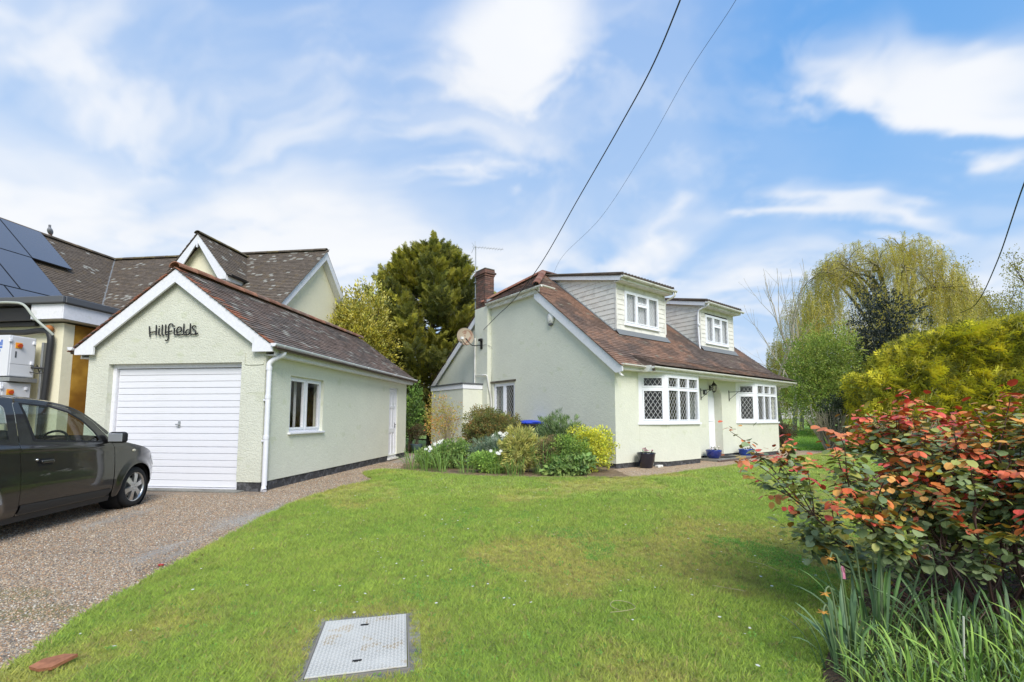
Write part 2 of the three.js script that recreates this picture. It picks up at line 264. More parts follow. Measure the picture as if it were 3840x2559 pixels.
{
  const worn = grid(worn_, -9, 0, 1, 10, 220), fc = grid((x, z) => fbm(x * 5, z * 5, 3, 0, 281), -9, 0, 1, 10, 200), fm = grid((x, z) => fbm(x * .8 + 3, z * 1.4 + 8, 4, 0, 283), -9, 0, 1, 10, 120), fg = grid((x, z) => fbm(x * 9, z * 9, 3, 0, 285), -9, 0, 1, 10, 260);
  const rnd = mulberry(5), N = 2048, span = 9, cell = new Float32Array(N * N * 3), hgt = new Float32Array(N * N);
  // scattered pebbles drawn into a map, 9 m across, about 5 mm a texel: the colours of the stones themselves
  const base = [.29, .225, .16];
  for (let i = 0; i < N * N; i++) { const n = .8 + .4 * rnd(); for (let k = 0; k < 3; k++) cell[i * 3 + k] = base[k] * n * .8; }
  for (let s = 0; s < 620000; s++) { const x = Math.floor(rnd() * N), y = Math.floor(rnd() * N), R = 1 + Math.floor(rnd() * 1.9), c = stoneTone(rnd); for (let b = 0; b <= R; b++) for (let a = 0; a <= R; a++) { if (R > 1 && (a === 0 || a === R) && (b === 0 || b === R) && rnd() < .6) continue; const o = ((y + b) % N * N + (x + a) % N); cell[o * 3] = c[0]; cell[o * 3 + 1] = c[1]; cell[o * 3 + 2] = c[2]; hgt[o] = .4 + .6 * rnd(); } }
  const gr = tex(N, N, (i, j, u, v) => {
    const o = (j * N + i), x = -9 + u * span, z = 1 + v * span, w = clamp(worn(x, z) * 1.5 - .55 * hash(i >> 1, j >> 1, 7) - .25) * .8;
    const c = [cell[o * 3], cell[o * 3 + 1], cell[o * 3 + 2]], cc = .34 + .1 * fc(x, z), mud = sstep(.58, .74, fm(x, z)) * .28, oil = .65 * sstep(.25, .1, Math.hypot((x + 2.95) / 1.1, (z - 3.95) / 1.1)), ms = .7 * sstep(.20, .05, Math.min(Math.hypot((x + 3.1) / 2, z - 3.05), Math.hypot((x + 3.55) / 2, z - 3.35)) - .1 * (fg(x, z) - .3));
    const W3 = [cc, cc * .94, cc * .83], D3 = [.14, .10, .07], G3 = [.16, .15, .035]; for (let k = 0; k < 3; k++) { let q = mix(c[k], W3[k], w); q = mix(q, D3[k], mud + oil); q = mix(q, G3[k], ms); c[k] = Math.pow(clamp(q), 1 / 2.2); } return c;
  });
  const gb = tex(1024, 1024, (i, j) => { const q = hgt[(j * 2) * N + i * 2]; return [q, q, q]; }, false);
  M.drive = mat(0xffffff, .95, { map: gr, bumpMap: gb, bumpScale: .006 });
  const uvs = g => { const uv = g.attributes.uv; for (let i = 0; i < uv.count; i++) uv.setXY(i, (uv.getX(i) + 9) / span, (-uv.getY(i) - 1) / span); return g; };
  struct('driveway', uvs(sheet([[-26, -4], [-.8, -4], [-.8, 11.5], [-2.2, 16.5], [-26, 16.5]], 0)), M.drive);
  // path beside the bungalow: the same pebbles, paler and without wear
  const pm = tex(1024, 1024, (i, j) => { const o = j * N + i; return [0, 1, 2].map(k => Math.pow(clamp(cell[o * 3 + k] * [1.3, 1.24, 1.15][k]), 1 / 2.2)); });
  M.path = mat(0xffffff, .95, { map: rep(pm, 4.5) });
  struct('garden_path', sheet([[.4, 8.2], ...pathPts.map(([x, z]) => [x + .15, z - .25]), [14, 19], [12, 19], [9.8, 20], [4, 22], [-2, 20], [-2, 12]], .006), M.path);
  // loose stones
  const g = new THREE.IcosahedronGeometry(1, 0), p = g.attributes.position; for (let i = 0; i < p.count; i++) { const k = .8 + .4 * hash(Math.round(p.getX(i) * 50), Math.round(p.getY(i) * 50), Math.round(p.getZ(i) * 50)); p.setXYZ(i, p.getX(i) * k, p.getY(i) * k * .62, p.getZ(i) * k); } g.computeVertexNormals();
  const list = [], q = new THREE.Color();
  const lay = (n, x0, x1, z0, z1, ok, s0, s1) => { for (let i = 0; i < n; i++) { const x = mix(x0, x1, rnd()), z = mix(z0, z1, rnd()); if (!ok(x, z)) continue; const c = stoneTone(rnd), s = mix(s0, s1, rnd() * rnd()); list.push({ p: V(x, s * .25, -z), q: quat(rnd() * .6, rnd() * 6.28, rnd() * .6), s, c: lin(c[0], c[1], c[2]) }); } };
  const onDrive = (x, z) => !inPoly(lawnPoly, x + .03, z) && worn(x, z) < .2 + .9 * rnd() && !(z > 7.6 && x < -4.2);
  lay(70000, -5.6, -2.1, 1.9, 4.3, onDrive, .003, .0085); lay(60000, -6.6, -2.4, 4.3, 8.2, onDrive, .004, .0095); lay(14000, -4.3, -2.5, 8, 13, onDrive, .005, .011);
  copies('loose_gravel', g, mat(0xffffff, .9), list);
  const l2 = []; list.length = 0; lay(26000, 1.5, 12.5, 9.3, 18.5, (x, z) => !inPoly(lawnPoly, x, z) && !inPoly(bedPoly, x, z), .005, .012);
  for (const e of list) e.p.y += .006;
  copies('path_gravel', g, mat(0xffffff, .9), list);
}
M.soil = mat(0xffffff, 1, { map: rep(tex(512, 512, (i, j, u, v) => { const a = fbm(u * 14, v * 14, 5, 14, 291), b = hash(i, j, 3), k = .36 + .26 * a + .1 * b; return [k * 1.1, k * .93, k * .72]; }), 1.6), bumpMap: rep(roughcast, .7), bumpScale: .03 });
struct('flower_bed_soil', sheet(wobble(bedPoly, .05, 3, 301), .045), M.soil);
M.humus = mat(0xffffff, 1, { map: rep(tex(512, 512, (i, j, u, v) => { const a = fbm(u * 16, v * 16, 5, 16, 295), b = hash(i, j, 5), k = .17 + .2 * a + .09 * b; return [k * 1.12, k * .92, k * .70]; }), 1.4), bumpMap: rep(roughcast, .6), bumpScale: .03 });
struct('border_soil', sheet(wobble(roseBedPoly, .05, 4, 305), .042), M.humus);
// ---------------------------------------------------------------- building kit
const tileMats = new Map();
// rows of separate tiles on a slope; the ones that show largest are parts of their own, the rest one joined part
function tileField(parent, o) {
  const { O, U, Vv, L, S, ok = () => true, tw = .165, gauge = .1, tone, budget = 150, name = 'roof_tile', seed = 1, th = .012, lift = .004 } = o;
  const rnd = mulberry(seed), N = new THREE.Vector3().crossVectors(U, Vv).normalize(), len = gauge * 1.55, al = Math.atan(.014 / gauge);
  const base = new THREE.BoxGeometry(tw - .004, len, th); base.translate(0, len / 2, th / 2);
  { const p = base.attributes.position; for (let i = 0; i < p.count; i++) { const x = p.getX(i) / (tw / 2); p.setZ(i, p.getZ(i) - .004 * x * x); } base.computeVertexNormals(); }
  base.rotateX(-al); base.translate(0, 0, .016);
  const geo = clean(base), R = new THREE.Matrix4().makeBasis(U, Vv, N), qb = new THREE.Quaternion().setFromRotationMatrix(R), tiles = [];
  parent.updateMatrixWorld(true);
  const wp = V(0, 0, 0);
  for (let r = 0; r * gauge < S - gauge * .6; r++) for (let c = -1; c < L / tw; c++) {
    const ua = Math.max(0, (c + (r % 2 ? .5 : 0)) * tw), ub = Math.min(L, (c + 1 + (r % 2 ? .5 : 0)) * tw), wd = (ub - ua) / tw; if (wd < .2) continue;
    const u = (ua + ub) / 2, v = r * gauge; if (!ok(u, v + gauge * .5)) continue;
    const du = (rnd() - .5) * .006, tw_ = (rnd() - .5) * .022, up = rnd() * lift, t = tone(u, v, rnd), pos = O.clone().addScaledVector(U, u + du).addScaledVector(Vv, v + (rnd() - .5) * .006).addScaledVector(N, up);
    wp.copy(pos).applyMatrix4(parent.matrixWorld); const inv = wp.z < -1 && Math.abs(wp.x / wp.z) < 1.13 ? 0 : 50;
    tiles.push({ pos, wd, q: qb.clone().multiply(quat((rnd() - .5) * .05, 0, tw_)), t, d: wp.distanceTo(camera.position) + inv });
  }
  tiles.sort((a, b) => a.d - b.d);
  const own = tiles.slice(0, budget), rest = tiles.slice(budget), pal = [];
  for (let k = 0; k < 12 && own.length; k++) { const t = own[Math.floor((k + .5) / 12 * own.length)].t; pal.push([t, mat(lin(...t), .93, { map: tileGrain, bumpMap: tileBump, bumpScale: .002 })]); }
  for (const e of own) { let best = pal[0]; for (const q of pal) if (Math.abs(q[0][0] - e.t[0]) + Math.abs(q[0][1] - e.t[1]) + Math.abs(q[0][2] - e.t[2]) < Math.abs(best[0][0] - e.t[0]) + Math.abs(best[0][1] - e.t[1]) + Math.abs(best[0][2] - e.t[2])) best = q; const m = mesh(name, geo, best[1], parent); m.position.copy(e.pos); m.quaternion.copy(e.q); m.scale.x = e.wd; }
  if (rest.length) {
    const n = geo.attributes.position.count, P = new Float32Array(rest.length * n * 3), Nn = P.slice(), C = P.slice(), T = new Float32Array(rest.length * n * 2), a = V(0, 0, 0);
    rest.forEach((e, k) => { for (let i = 0; i < n; i++) { const w = (k * n + i) * 3; a.fromBufferAttribute(geo.attributes.position, i); a.x *= e.wd; a.applyQuaternion(e.q).add(e.pos).toArray(P, w); a.fromBufferAttribute(geo.attributes.normal, i).applyQuaternion(e.q).toArray(Nn, w); C[w] = e.t[0]; C[w + 1] = e.t[1]; C[w + 2] = e.t[2]; T[(k * n + i) * 2] = geo.attributes.uv.getX(i) * .9 + (k * .37) % 1; T[(k * n + i) * 2 + 1] = geo.attributes.uv.getY(i) * .9 + (k * .61) % 1; } });
    const g = new THREE.BufferGeometry(); for (const [k, v, s] of [['position', P, 3], ['normal', Nn, 3], ['color', C, 3], ['uv', T, 2]]) g.setAttribute(k, new THREE.BufferAttribute(v, s));
    tag(mesh(name + 's', g, M.tile, parent), null, null, null, 'stuff');
  }
}
// half-round ridge tiles laid end to end
function ridgeTiles(parent, p0, p1, tones, { r = .12, len = .45, seed = 3, name = 'ridge_tile', squash = .8 } = {}) {
  const rnd = mulberry(seed), d = p1.clone().sub(p0), n = Math.round(d.length() / len), prof = [];
  for (let k = 0; k <= 10; k++) { const a = Math.PI * k / 10; prof.push([Math.cos(a) * r, Math.sin(a) * r * squash]); } for (let k = 10; k >= 0; k--) { const a = Math.PI * k / 10; prof.push([Math.cos(a) * (r - .018), Math.sin(a) * (r - .018) * squash]); }
  const ms = tones.map(t => mat(lin(...t), .9, { map: tileGrain, bumpMap: tileBump, bumpScale: .003 }));
  const step = d.clone().multiplyScalar(1 / n), g = prism(prof, V(0, 0, 0), step.clone().multiplyScalar(.985));
  for (let k = 0; k < n; k++) { const m = mesh(name, g, ms[Math.floor(rnd() * ms.length)], parent); m.position.copy(p0).addScaledVector(step, k); m.position.y += (rnd() - .5) * .012; m.rotation.y = (rnd() - .5) * .012; }
}
function halfRound(r, t = .005) { const a = [], n = 10; for (let k = 0; k <= n; k++) { const q = Math.PI + Math.PI * k / n; a.push([Math.cos(q) * r, Math.sin(q) * r]); } for (let k = n; k >= 0; k--) { const q = Math.PI + Math.PI * k / n; a.push([Math.cos(q) * (r - t), Math.sin(q) * (r - t)]); } return a; }
function gutter(parent, p0, p1, { m = M.whiteAged, r = .056, joints = 2, name = 'gutter' } = {}) {
  const d = p1.clone().sub(p0), u = d.clone().normalize(), parts = [prism(halfRound(r), p0, p1)];
  for (const e of [p0, p1]) { const s = e === p0 ? 1 : -1, c = []; for (let k = 0; k <= 10; k++) { const q = Math.PI + Math.PI * k / 10; c.push([Math.cos(q) * (r + .003), Math.sin(q) * (r + .003)]); } parts.push(prism(c, e.clone(), e.clone().addScaledVector(u, s * .012))); }
  for (let k = 1; k <= joints; k++) { const c = p0.clone().lerp(p1, k / (joints + 1)); parts.push(prism(halfRound(r + .007, .007), c.clone().addScaledVector(u, -.06), c.clone().addScaledVector(u, .06))); }
  const n = Math.max(2, Math.round(d.length() / .9)); for (let k = 0; k <= n; k++) { const c = p0.clone().lerp(p1, (k + .3) / (n + .6)); parts.push(prism(halfRound(r + .004, .004), c.clone().addScaledVector(u, -.012), c.clone().addScaledVector(u, .012))); }
  return mesh(name, parts, m, parent);
}
// a window in its own x, y plane (z outward): frame with lights; each light has a sash, a pane and perhaps leadwork
function win(parent, name, { pos, ry = 0, w, h, lights, depth = .07, sash = .035, lead = 0, fm = M.upvc, glass = M.glass, label }) {
  const f = mesh(name, slab(rectPts(0, w, 0, h), depth, lights.map(l => rectPts(l[0], l[1], l[2], l[3]))), fm, parent); f.position.set(...pos); f.rotation.y = ry; if (label) f.userData.label = label;
  for (const [x0, x1, y0, y1] of lights) {
    const s = sash; if (s) { const g = slab(rectPts(x0 + .003, x1 - .003, y0 + .003, y1 - .003), depth * .8, [rectPts(x0 + s, x1 - s, y0 + s, y1 - s)]); g.translate(0, 0, .012); mesh('sash', g, fm, f); }
    const gx0 = x0 + s, gx1 = x1 - s, gy0 = y0 + s, gy1 = y1 - s;
    const p = new THREE.PlaneGeometry(gx1 - gx0, gy1 - gy0); p.translate((gx0 + gx1) / 2, (gy0 + gy1) / 2, -.022); mesh('pane', p, glass, f);
    if (lead) {
      const bars = [], dx = lead, dy = lead * 1.45, cx = (gx0 + gx1) / 2, cy = (gy0 + gy1) / 2;
      for (const sg of [1, -1]) for (let k = -40; k <= 40; k++) { // line (x-cx)/dx + sg*(y-cy)/dy = k + .5
        const at = []; const K = k + .5; for (const y of [gy0, gy1]) { const x = cx + dx * (K - sg * (y - cy) / dy); if (x >= gx0 - 1e-6 && x <= gx1 + 1e-6) at.push([x, y]); } for (const x of [gx0, gx1]) { const y = cy + sg * dy * (K - (x - cx) / dx); if (y > gy0 && y < gy1) at.push([x, y]); }
        if (at.length < 2) continue; const a = V(at[0][0], at[0][1], -.017), b = V(at[1][0], at[1][1], -.017); if (a.distanceTo(b) < .02) continue; bars.push(prism(rect(-.0052, .0052, -.002, .002), a, b, V(0, 0, 1)));
      }
      if (bars.length) mesh('lead_lattice', bars, M.lattice, f);
    }
  }
  return f;
}
const placeOn = (g, m) => { g = Array.isArray(g) ? merge(g) : g; g.applyMatrix4(m); return g; };
const faceX = g => { g.rotateY(Math.PI / 2); return uvBox(g); };   // slab drawn in (depth, y) turned to face +x
const faceXneg = g => { g.rotateY(Math.PI / 2); g.translate(0, 0, 0); return uvBox(g); };

// ---------------------------------------------------------------- garage
const garage = thing('garage', 'pale green rendered garage with white up-and-over door and tiled gable roof', 'garage', gw(0, 0).toArray(), -GA);
{
  const g = garage, GW = 3.49, GL = 7.1, AX = -GW / 2, slope = .735, yTop = x => 3.965 - slope * Math.abs(x - AX);
  mesh('front_wall', slab([[-GW, .0], [-3.067, .0], [-3.067, 2.233], [-.446, 2.233], [-.446, .16], [0, .16], [0, yTop(0) - .1], [AX, 3.83], [-GW, yTop(0) - .1]].map(p => p), .22), M.roughWall, g);
  mesh('side_wall', faceX(slab(rectPts(.222, GL, .16, yTop(0) - .12), .22, [rectPts(.757, 1.947, .965, 2.062), rectPts(5.66, 6.33, .161, 2.17)])), M.wall, g);
  { const s = faceX(slab(rectPts(.222, GL, 0, yTop(0) - .12), .22)); s.translate(-GW + .22, 0, 0); mesh('side_wall', s, M.roughWall, g); }
  { const s = slab([[-GW + .222, 0], [-.222, 0], [-.222, yTop(-.222) - .12], [AX, 3.8], [-GW + .222, yTop(-.222) - .12]], .2); s.translate(0, 0, -GL + .2); mesh('back_wall', s, M.roughWall, g); }
  mesh('floor', box(-GW + .23, -.23, .01, .04, -.25, -GL + .22), M.concrete, g);
  mesh('plinth', [box(-.02, -.2, 0, .158, -.24, -5.66), box(-.02, -.2, 0, .158, -6.33, -GL), box(-.446, -.018, 0, .158, -.018, -.2)], M.plinth, g);
  // roof: decks, tiles, ridge
  const L = 7.50, z0 = .135, eX = .30, S = Math.hypot(eX - AX, slope * (eX - AX));
  for (const s of [1, -1]) {
    const e = V(AX + s * (eX - AX), yTop(eX) - .02, 0), a = V(AX, 3.945, 0);
    const dk = new THREE.BufferGeometry(), q = [[e.x, e.y, z0 - .05], [a.x, a.y, z0 - .05], [a.x, a.y, z0 - L + .04], [e.x, e.y, z0 - L + .04]];
    mesh('roof_deck', prism(rect(0, S - .01, -.03, 0).map(([x, u]) => [s * x, u]), V(e.x, e.y, z0 - .05), V(e.x, e.y, z0 - L + .04), V(s * slope, 1, 0)), M.deck, g);
    const rTone = (u, v, r) => { const uu = s > 0 ? u : L - u, li = fbm(uu * 1.6, v * 3 + 9, 4, 0, 311), k = .72 + .56 * r(), old = sstep(.42, .6, li); let c = [mix(.225, .18, old) * k, mix(.16, .145, old) * k, mix(.13, .125, old) * k]; if (r() < .10 * sstep(.5, .7, fbm(uu * 2.2 + 4, v * 4, 4, 0, 317)) * (v > .4 ? 2.2 : .6)) c = [.40, .37, .32]; if (uu < .2 && r() < .6) c = [.36 * k, .14 * k, .08 * k]; return c; };
    const up = V(-s * 1, slope, 0).normalize();
    tileField(g, { O: V(e.x, e.y, s > 0 ? z0 : z0 - L), U: V(0, 0, s > 0 ? -1 : 1), Vv: up, L, S: S - .02, tone: rTone, budget: s > 0 ? 245 : 45, seed: 21 + s, ok: (u, v) => s > 0 || u > 0 });
  }
  ridgeTiles(g, V(AX, 3.96, z0), V(AX, 3.96, z0 - L), [[.40, .18, .105], [.34, .155, .095], [.43, .20, .12], [.30, .18, .13]], { r: .115, len: .42, squash: .9 });
  // bargeboards with boxed feet, at front and back
  for (const [zf, th] of [[.105, .035], [-GL - .17, .035]]) for (const s of [1, -1]) {
    const P = [[AX, 3.925], [AX + s * (.19 - AX), yTop(.19) - .045], [AX + s * (.19 - AX), 2.40], [AX + s * (-.19 - AX), 2.40], [AX + s * (-.19 - AX), 2.545], [AX, 3.69]];
    const b = slab(s > 0 ? P : P.slice().reverse(), th); b.translate(0, 0, zf); mesh('bargeboard', b, M.white, g);
    const sf = prism(rect(0, .235, -.012, 0), V(AX, 3.70, zf - .04).clone(), V(AX + s * (-.05 - AX), yTop(-.05) - .235, zf - .04), V(0, 1, 0)); if (zf > 0 && s > 0) sf.translate(0, 0, -.235); else if (zf > 0) sf.translate(0, 0, 0); 
    if (zf > 0) mesh('bargeboard_end', box(AX + s * (.185 - AX), AX + s * (.004 - AX), 2.405, 2.5, zf - .10, zf - .037), M.white, g);
  }
  // eaves
  for (const s of [1, -1]) { const X = x => AX + s * (x - AX); mesh('fascia', [box(X(.15), X(.175), 2.34, 2.545, .0, -GL - .1), box(X(.004), X(.148), 2.345, 2.36, .0, -GL - .1)], M.white, g); gutter(g, V(X(.235), 2.535, .15), V(X(.235), 2.52, -GL - .22), { m: M.white, joints: 3 }); }
  mesh('downpipe', [tube([V(.235, 2.46, -.15), V(.235, 2.38, -.14), V(.10, 2.27, -.06), V(.052, 2.2, -.03), V(.05, 2.1, -.03)], .042, 20, 10), rod(V(.055, 2.15, -.03), V(.055, .1, -.03), .042, 12), tube([V(.05, .12, -.03), V(.06, .06, -.02), V(.10, .03, .02)], .036, 8, 10), ...[2.12, 1.62, .92].map(y => rod(V(.05, y - .03, -.03), V(.055, y + .03, -.03), .05, 12)), ...[1.6, .9].map(y => box(.0, .03, y - .05, y - .02, -.08, .02))], M.white, g);
  mesh('rain_shoe', lathe([[.0, 0], [.052, 0], [.04, .08], [.036, .1]], 12).translate(.055, .005, -.02), M.white, g);
  // up-and-over door
  const fr = slab(rectPts(-3.067, -.446, .02, 2.231), .08, [rectPts(-2.995, -.518, -.0 + .03, 2.16)]); fr.translate(0, 0, -.09); const frame = mesh('garage_door_frame', fr, M.white, g);
  const door = mesh('garage_door', box(-2.99, -.523, .035, 2.155, -.165, -.15), M.white, g), n = 18, dh = 2.11 / n;
  const deep = new RoundedBoxGeometry(2.44, dh - .010, .022, 2, .006), shal = new RoundedBoxGeometry(2.44, dh - .004, .022, 2, .004);
  for (let k = 0; k < n; k++) { const m = mesh('slat', k % 3 === 1 ? shal : deep, M.white, door); m.position.set(-1.756, .04 + dh * (k + .5), -.139); }
  mesh('door_handle', [box(-1.725, -1.675, 1.08, 1.2, -.128, -.118, .003), rod(V(-1.7, 1.14, -.12), V(-1.7, 1.14, -.085), .012), box(-1.74, -1.69, 1.128, 1.152, -.095, -.075, .006)], M.steel, door);
  // side window
  win(g, 'window', { pos: [-.06, .985, -.757], ry: Math.PI / 2, w: 1.19, h: 1.075, lights: [[.045, .575, .045, 1.03], [.615, 1.145, .045, 1.03]], sash: .045, fm: M.white });
  mesh('window_sill', box(-.1, .05, .945, .983, -.72, -1.985, .008), M.white, g);
  mesh('window_reveal', [box(-.2, -.055, 2.05, 2.066, -.757, -1.947)], M.wall, g);
  mesh('curtain', [0].map(k => { const pts = []; for (let i = 0; i < 14; i++) pts.push(V(-.24 + .02 * Math.sin(i * 1.9), 0, -1.25 - k * .14 - i * .005)); const q = []; for (let i = 0; i < 13; i++) { const a = pts[i], b = pts[i + 1]; for (const y of [0]) q.push(a.x, 1.0, a.z, b.x, 1.0, b.z, b.x, 2.0, b.z, a.x, 1.0, a.z, b.x, 2.0, b.z, a.x, 2.0, a.z); } const gg = new THREE.BufferGeometry(); gg.setAttribute('position', new THREE.Float32BufferAttribute(q, 3)); gg.computeVertexNormals(); return gg; }), M.net, g);
  // side door
  const df = faceX(slab(rectPts(5.66, 6.33, .0, 2.17), .06, [rectPts(5.70, 6.29, .04, 2.13)])); df.translate(-.03, 0, 0); mesh('door_frame', df, M.white, g);
  const dp = []; for (const [a, b, c, d] of [[5.79, 5.975, 1.62, 2.02], [6.015, 6.2, 1.62, 2.02], [5.79, 5.975, .95, 1.55], [6.015, 6.2, .95, 1.55], [5.79, 5.975, .2, .82], [6.015, 6.2, .2, .82]]) dp.push([a, b, c, d]);
  const dd = faceX(slab(rectPts(5.705, 6.285, .05, 2.12), .045, dp.map(r => rectPts(...r)))); dd.translate(-.045, 0, 0); const sd = mesh('door', dd, M.white, g);
  mesh('door_panel', dp.map(([a, b, c, d]) => { const q = faceX(slab(rectPts(a - .005, b + .005, c - .005, d + .005), .012)); q.translate(-.062, 0, 0); return q; }), M.white, sd);
  mesh('handle', [box(-.045, -.038, .96, 1.12, -6.205, -6.235), rod(V(-.04, 1.06, -6.22), V(.0, 1.06, -6.22), .009), rod(V(.0, 1.06, -6.23), V(.0, 1.06, -6.1), .008)], M.iron, sd);
  mesh('door_step', box(-.05, .05, .03, .075, -5.63, -6.36), M.whiteAged, g);
  mesh('conduit', tube([V(-.445 + .42, 2.36, .008), V(-.03, 2.2, .008), V(-.06, 2.19, .008), V(-.36, 2.19, .008), V(-.38, 2.2, .008), V(-.38, 2.39, .008)], .006, 40, 6), M.wall, g);
}
{ // wrought house name, one continuous bent rod look
  const o = thing('house_name_sign', 'dark wrought metal house name Hillfields on the garage gable', 'sign', gw(0, 0).toArray(), -GA);
  const px = (x, y) => V(-2.275 + (x - 715) * .00269, 2.925 - (y - 637) * .00248, .03);
  const S = (pts, n = 24) => tube(pts.map(p => px(...p)), .0115, n, 6);
  const ST = { h: [[[717, 643], [720, 680], [726, 722]], [[768, 636], [769, 675], [771, 712]], [[721, 689], [745, 687], [769, 685]]], i: [[[791, 660], [789, 690], [792, 708], [806, 712]]], l: [[[813, 634], [813, 680], [816, 706], [830, 713]], [[838, 634], [838, 680], [841, 706], [852, 710]]], f: [[[893, 650], [888, 634], [872, 630], [861, 645], [861, 690], [862, 735], [852, 754], [841, 748]], [[846, 690], [866, 688], [888, 682]]], i2: [[[904, 662], [903, 690], [906, 708], [922, 712]]],
    e: [[[922, 694], [946, 690], [957, 676], [950, 658], [934, 656], [923, 672], [923, 697], [936, 712], [960, 712], [972, 706]]], l2: [[[972, 631], [972, 680], [975, 706], [992, 713]]], d: [[[1016, 680], [1003, 676], [990, 688], [990, 704], [1002, 713], [1014, 705], [1020, 690]], [[1019, 631], [1020, 680], [1023, 705], [1034, 712]]], s: [[[1061, 654], [1048, 648], [1035, 656], [1037, 670], [1056, 682], [1062, 698], [1052, 711], [1036, 708]], [[1052, 711], [1066, 710], [1078, 702]]] };
  for (const k of Object.keys(ST)) mesh('letter', [...ST[k].map(p => S(p)), ...(k[0] === 'i' ? [new THREE.SphereGeometry(.012, 8, 6).translate(...px(ST[k][0][0][0], 647).toArray())] : [])], M.iron, o);
  mesh('fixing_pin', [[726, 700], [862, 700], [972, 690], [1021, 690]].map(p => rod(px(...p), px(...p).setZ(-.01), .004, 6)), M.iron, o);
}
// ---------------------------------------------------------------- bungalow (local x along the front, z = minus the depth t)
const HL = 9.27, HD = 9.2;
const house = thing('bungalow', 'pale green rendered bungalow with red tiled roof, two dormers and two bay windows', 'house', hw(0, 0).toArray(), Math.PI / 2 - HA);
{
  const g = house, yF = t => 2.80 + .816 * t, yB = t => 6.31 - .70 * (t - 4.3), RT = 4.3, RY = yF(RT), HX = 1.45;
  const archPts = (x0, x1, y0, spring) => { const p = [[x0, y0], [x1, y0], [x1, spring]], c = (x0 + x1) / 2, r = (x1 - x0) / 2; for (let k = 1; k < 20; k++) { const a = Math.PI * k / 20; p.push([c + r * Math.cos(a), spring + r * 1.0 * Math.sin(a)]); } p.push([x0, spring]); return p; };
  // walls
  mesh('front_wall', slab([[.25, .13], [4.38, .13], ...archPts(4.38, 5.2, .13, 1.88).slice(2).reverse().slice(0, -1), [5.2, 1.88], [5.2, .13], [HL - .25, .13], [HL - .25, 2.62], [.25, 2.62]], .25, [rectPts(1.0, 3.63, 1.16, 2.42), rectPts(6.18, 8.56, 1.16, 2.42)]), M.wall, g);
  { const s = faceX(slab([[0, .13], [HD, .13], [HD, yB(HD) - .14], [5.95, 5.03], [2.85, 5.03], [.0, yF(0) - .14]], .25, [rectPts(4.065, 5.247, 1.16, 2.42)])); s.translate(.25, 0, 0); mesh('gable_wall', s, M.wall, g); }
  { const s = faceX(slab([[0, .0], [HD, .0], [HD, yB(HD) - .14], [RT, RY - .14], [0, yF(0) - .14]], .25)); s.translate(HL, 0, 0); mesh('gable_wall', s, M.wall, g); }
  mesh('back_wall', box(.25, HL - .25, 0, yB(HD) - .15, -HD + .25, -HD), M.wall, g);
  mesh('plinth', [box(.02, 4.38, 0, .128, -.018, -.2), box(5.2, HL - .02, 0, .128, -.018, -.2), box(.018, .2, 0, .128, -.2, -HD)], M.plinth, g);
  mesh('ground_floor', box(.26, HL - .26, .1, .16, -.27, -HD + .26), M.room, g);
  mesh('upper_floor', box(.26, HL - .26, 2.64, 2.7, -.27, -HD + .26), M.room, g);
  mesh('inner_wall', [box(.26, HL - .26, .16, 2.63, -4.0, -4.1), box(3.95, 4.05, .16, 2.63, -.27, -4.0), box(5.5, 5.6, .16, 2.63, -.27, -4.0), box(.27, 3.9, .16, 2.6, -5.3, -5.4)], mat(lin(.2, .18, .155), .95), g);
  // roof decks
  const al = Math.atan(.816), ca = Math.cos(al), Sf = (RT - .15) / ca, up = V(0, .816, -1).normalize();
  const quad = (...q) => { const n = new THREE.BufferGeometry(); n.setAttribute('position', new THREE.Float32BufferAttribute([...q[0], ...q[1], ...q[2], ...q[0], ...q[2], ...q[3]], 3)); n.computeVertexNormals(); return uvBox(n); };
  const hipT = x => 2.85 + (x + .12) * ((RT - 2.85) / (HX + .12));
  mesh('roof_deck', [quad([-.1, yF(-.28) - .02, .28], [.86, yF(-.28) - .02, .28], [.86, yF(.2) - .01, -.2], [-.1, yF(.2) - .01, -.2]), quad([.86, 2.58, .58], [HL + .2, 2.58, .58], [HL + .2, yF(.15) - .01, -.15], [.86, yF(.15) - .01, -.15]),
    quad([-.1, yF(.15) - .01, -.15], [HL + .2, yF(.15) - .01, -.15], [HL + .2, yF(2.85) - .01, -2.85], [-.1, yF(2.85) - .01, -2.85]), quad([-.1, yF(2.85) - .01, -2.85], [HL + .2, yF(2.85) - .01, -2.85], [HL + .2, RY - .01, -RT], [HX, RY - .01, -RT]),
    quad([-.1, yB(9.5), -9.5], [HL + .2, yB(9.5), -9.5], [HL + .2, yB(5.7), -5.7], [-.1, yB(5.7), -5.7]), quad([-.1, yB(5.7), -5.7], [HL + .2, yB(5.7), -5.7], [HL + .2, RY - .01, -RT], [HX, RY - .01, -RT]), quad([-.13, 5.22, -2.83], [-.13, 5.22, -5.72], [HX, RY - .02, -RT], [HX, RY - .02, -RT])], M.deck, g);
  // tiles
  const tone = (x, t, r) => { const li = fbm(x * .9 + 2, t * 1.5 + 1, 4, 0, 411), da = fbm(x * 2.2 + 20, t * 2.6, 4, 0, 417), k = .84 + .32 * r(); const red = clamp(sstep(.40, .62, li + .10 * sstep(4, .5, x) + .05 * sstep(1, 3.5, t) - .10 * sstep(3.5, 7.5, x))); let c = [mix(.195, .335, red) * k, mix(.142, .192, red) * k, mix(.116, .13, red) * k]; const dk = sstep(.50, .64, da) * .6; c = c.map((v, i) => mix(v, [.11, .082, .07][i], dk)); if (r() < .05 * sstep(.45, .65, da + .1)) c = [.30, .25, .19]; return c; };
  const dorm = [[1.6, 3.97, 1.22], [6.02, 8.28, 1.12]];
  const inDormer = (x, t) => dorm.some(([a, b, t0]) => x > a && x < b && t > t0);
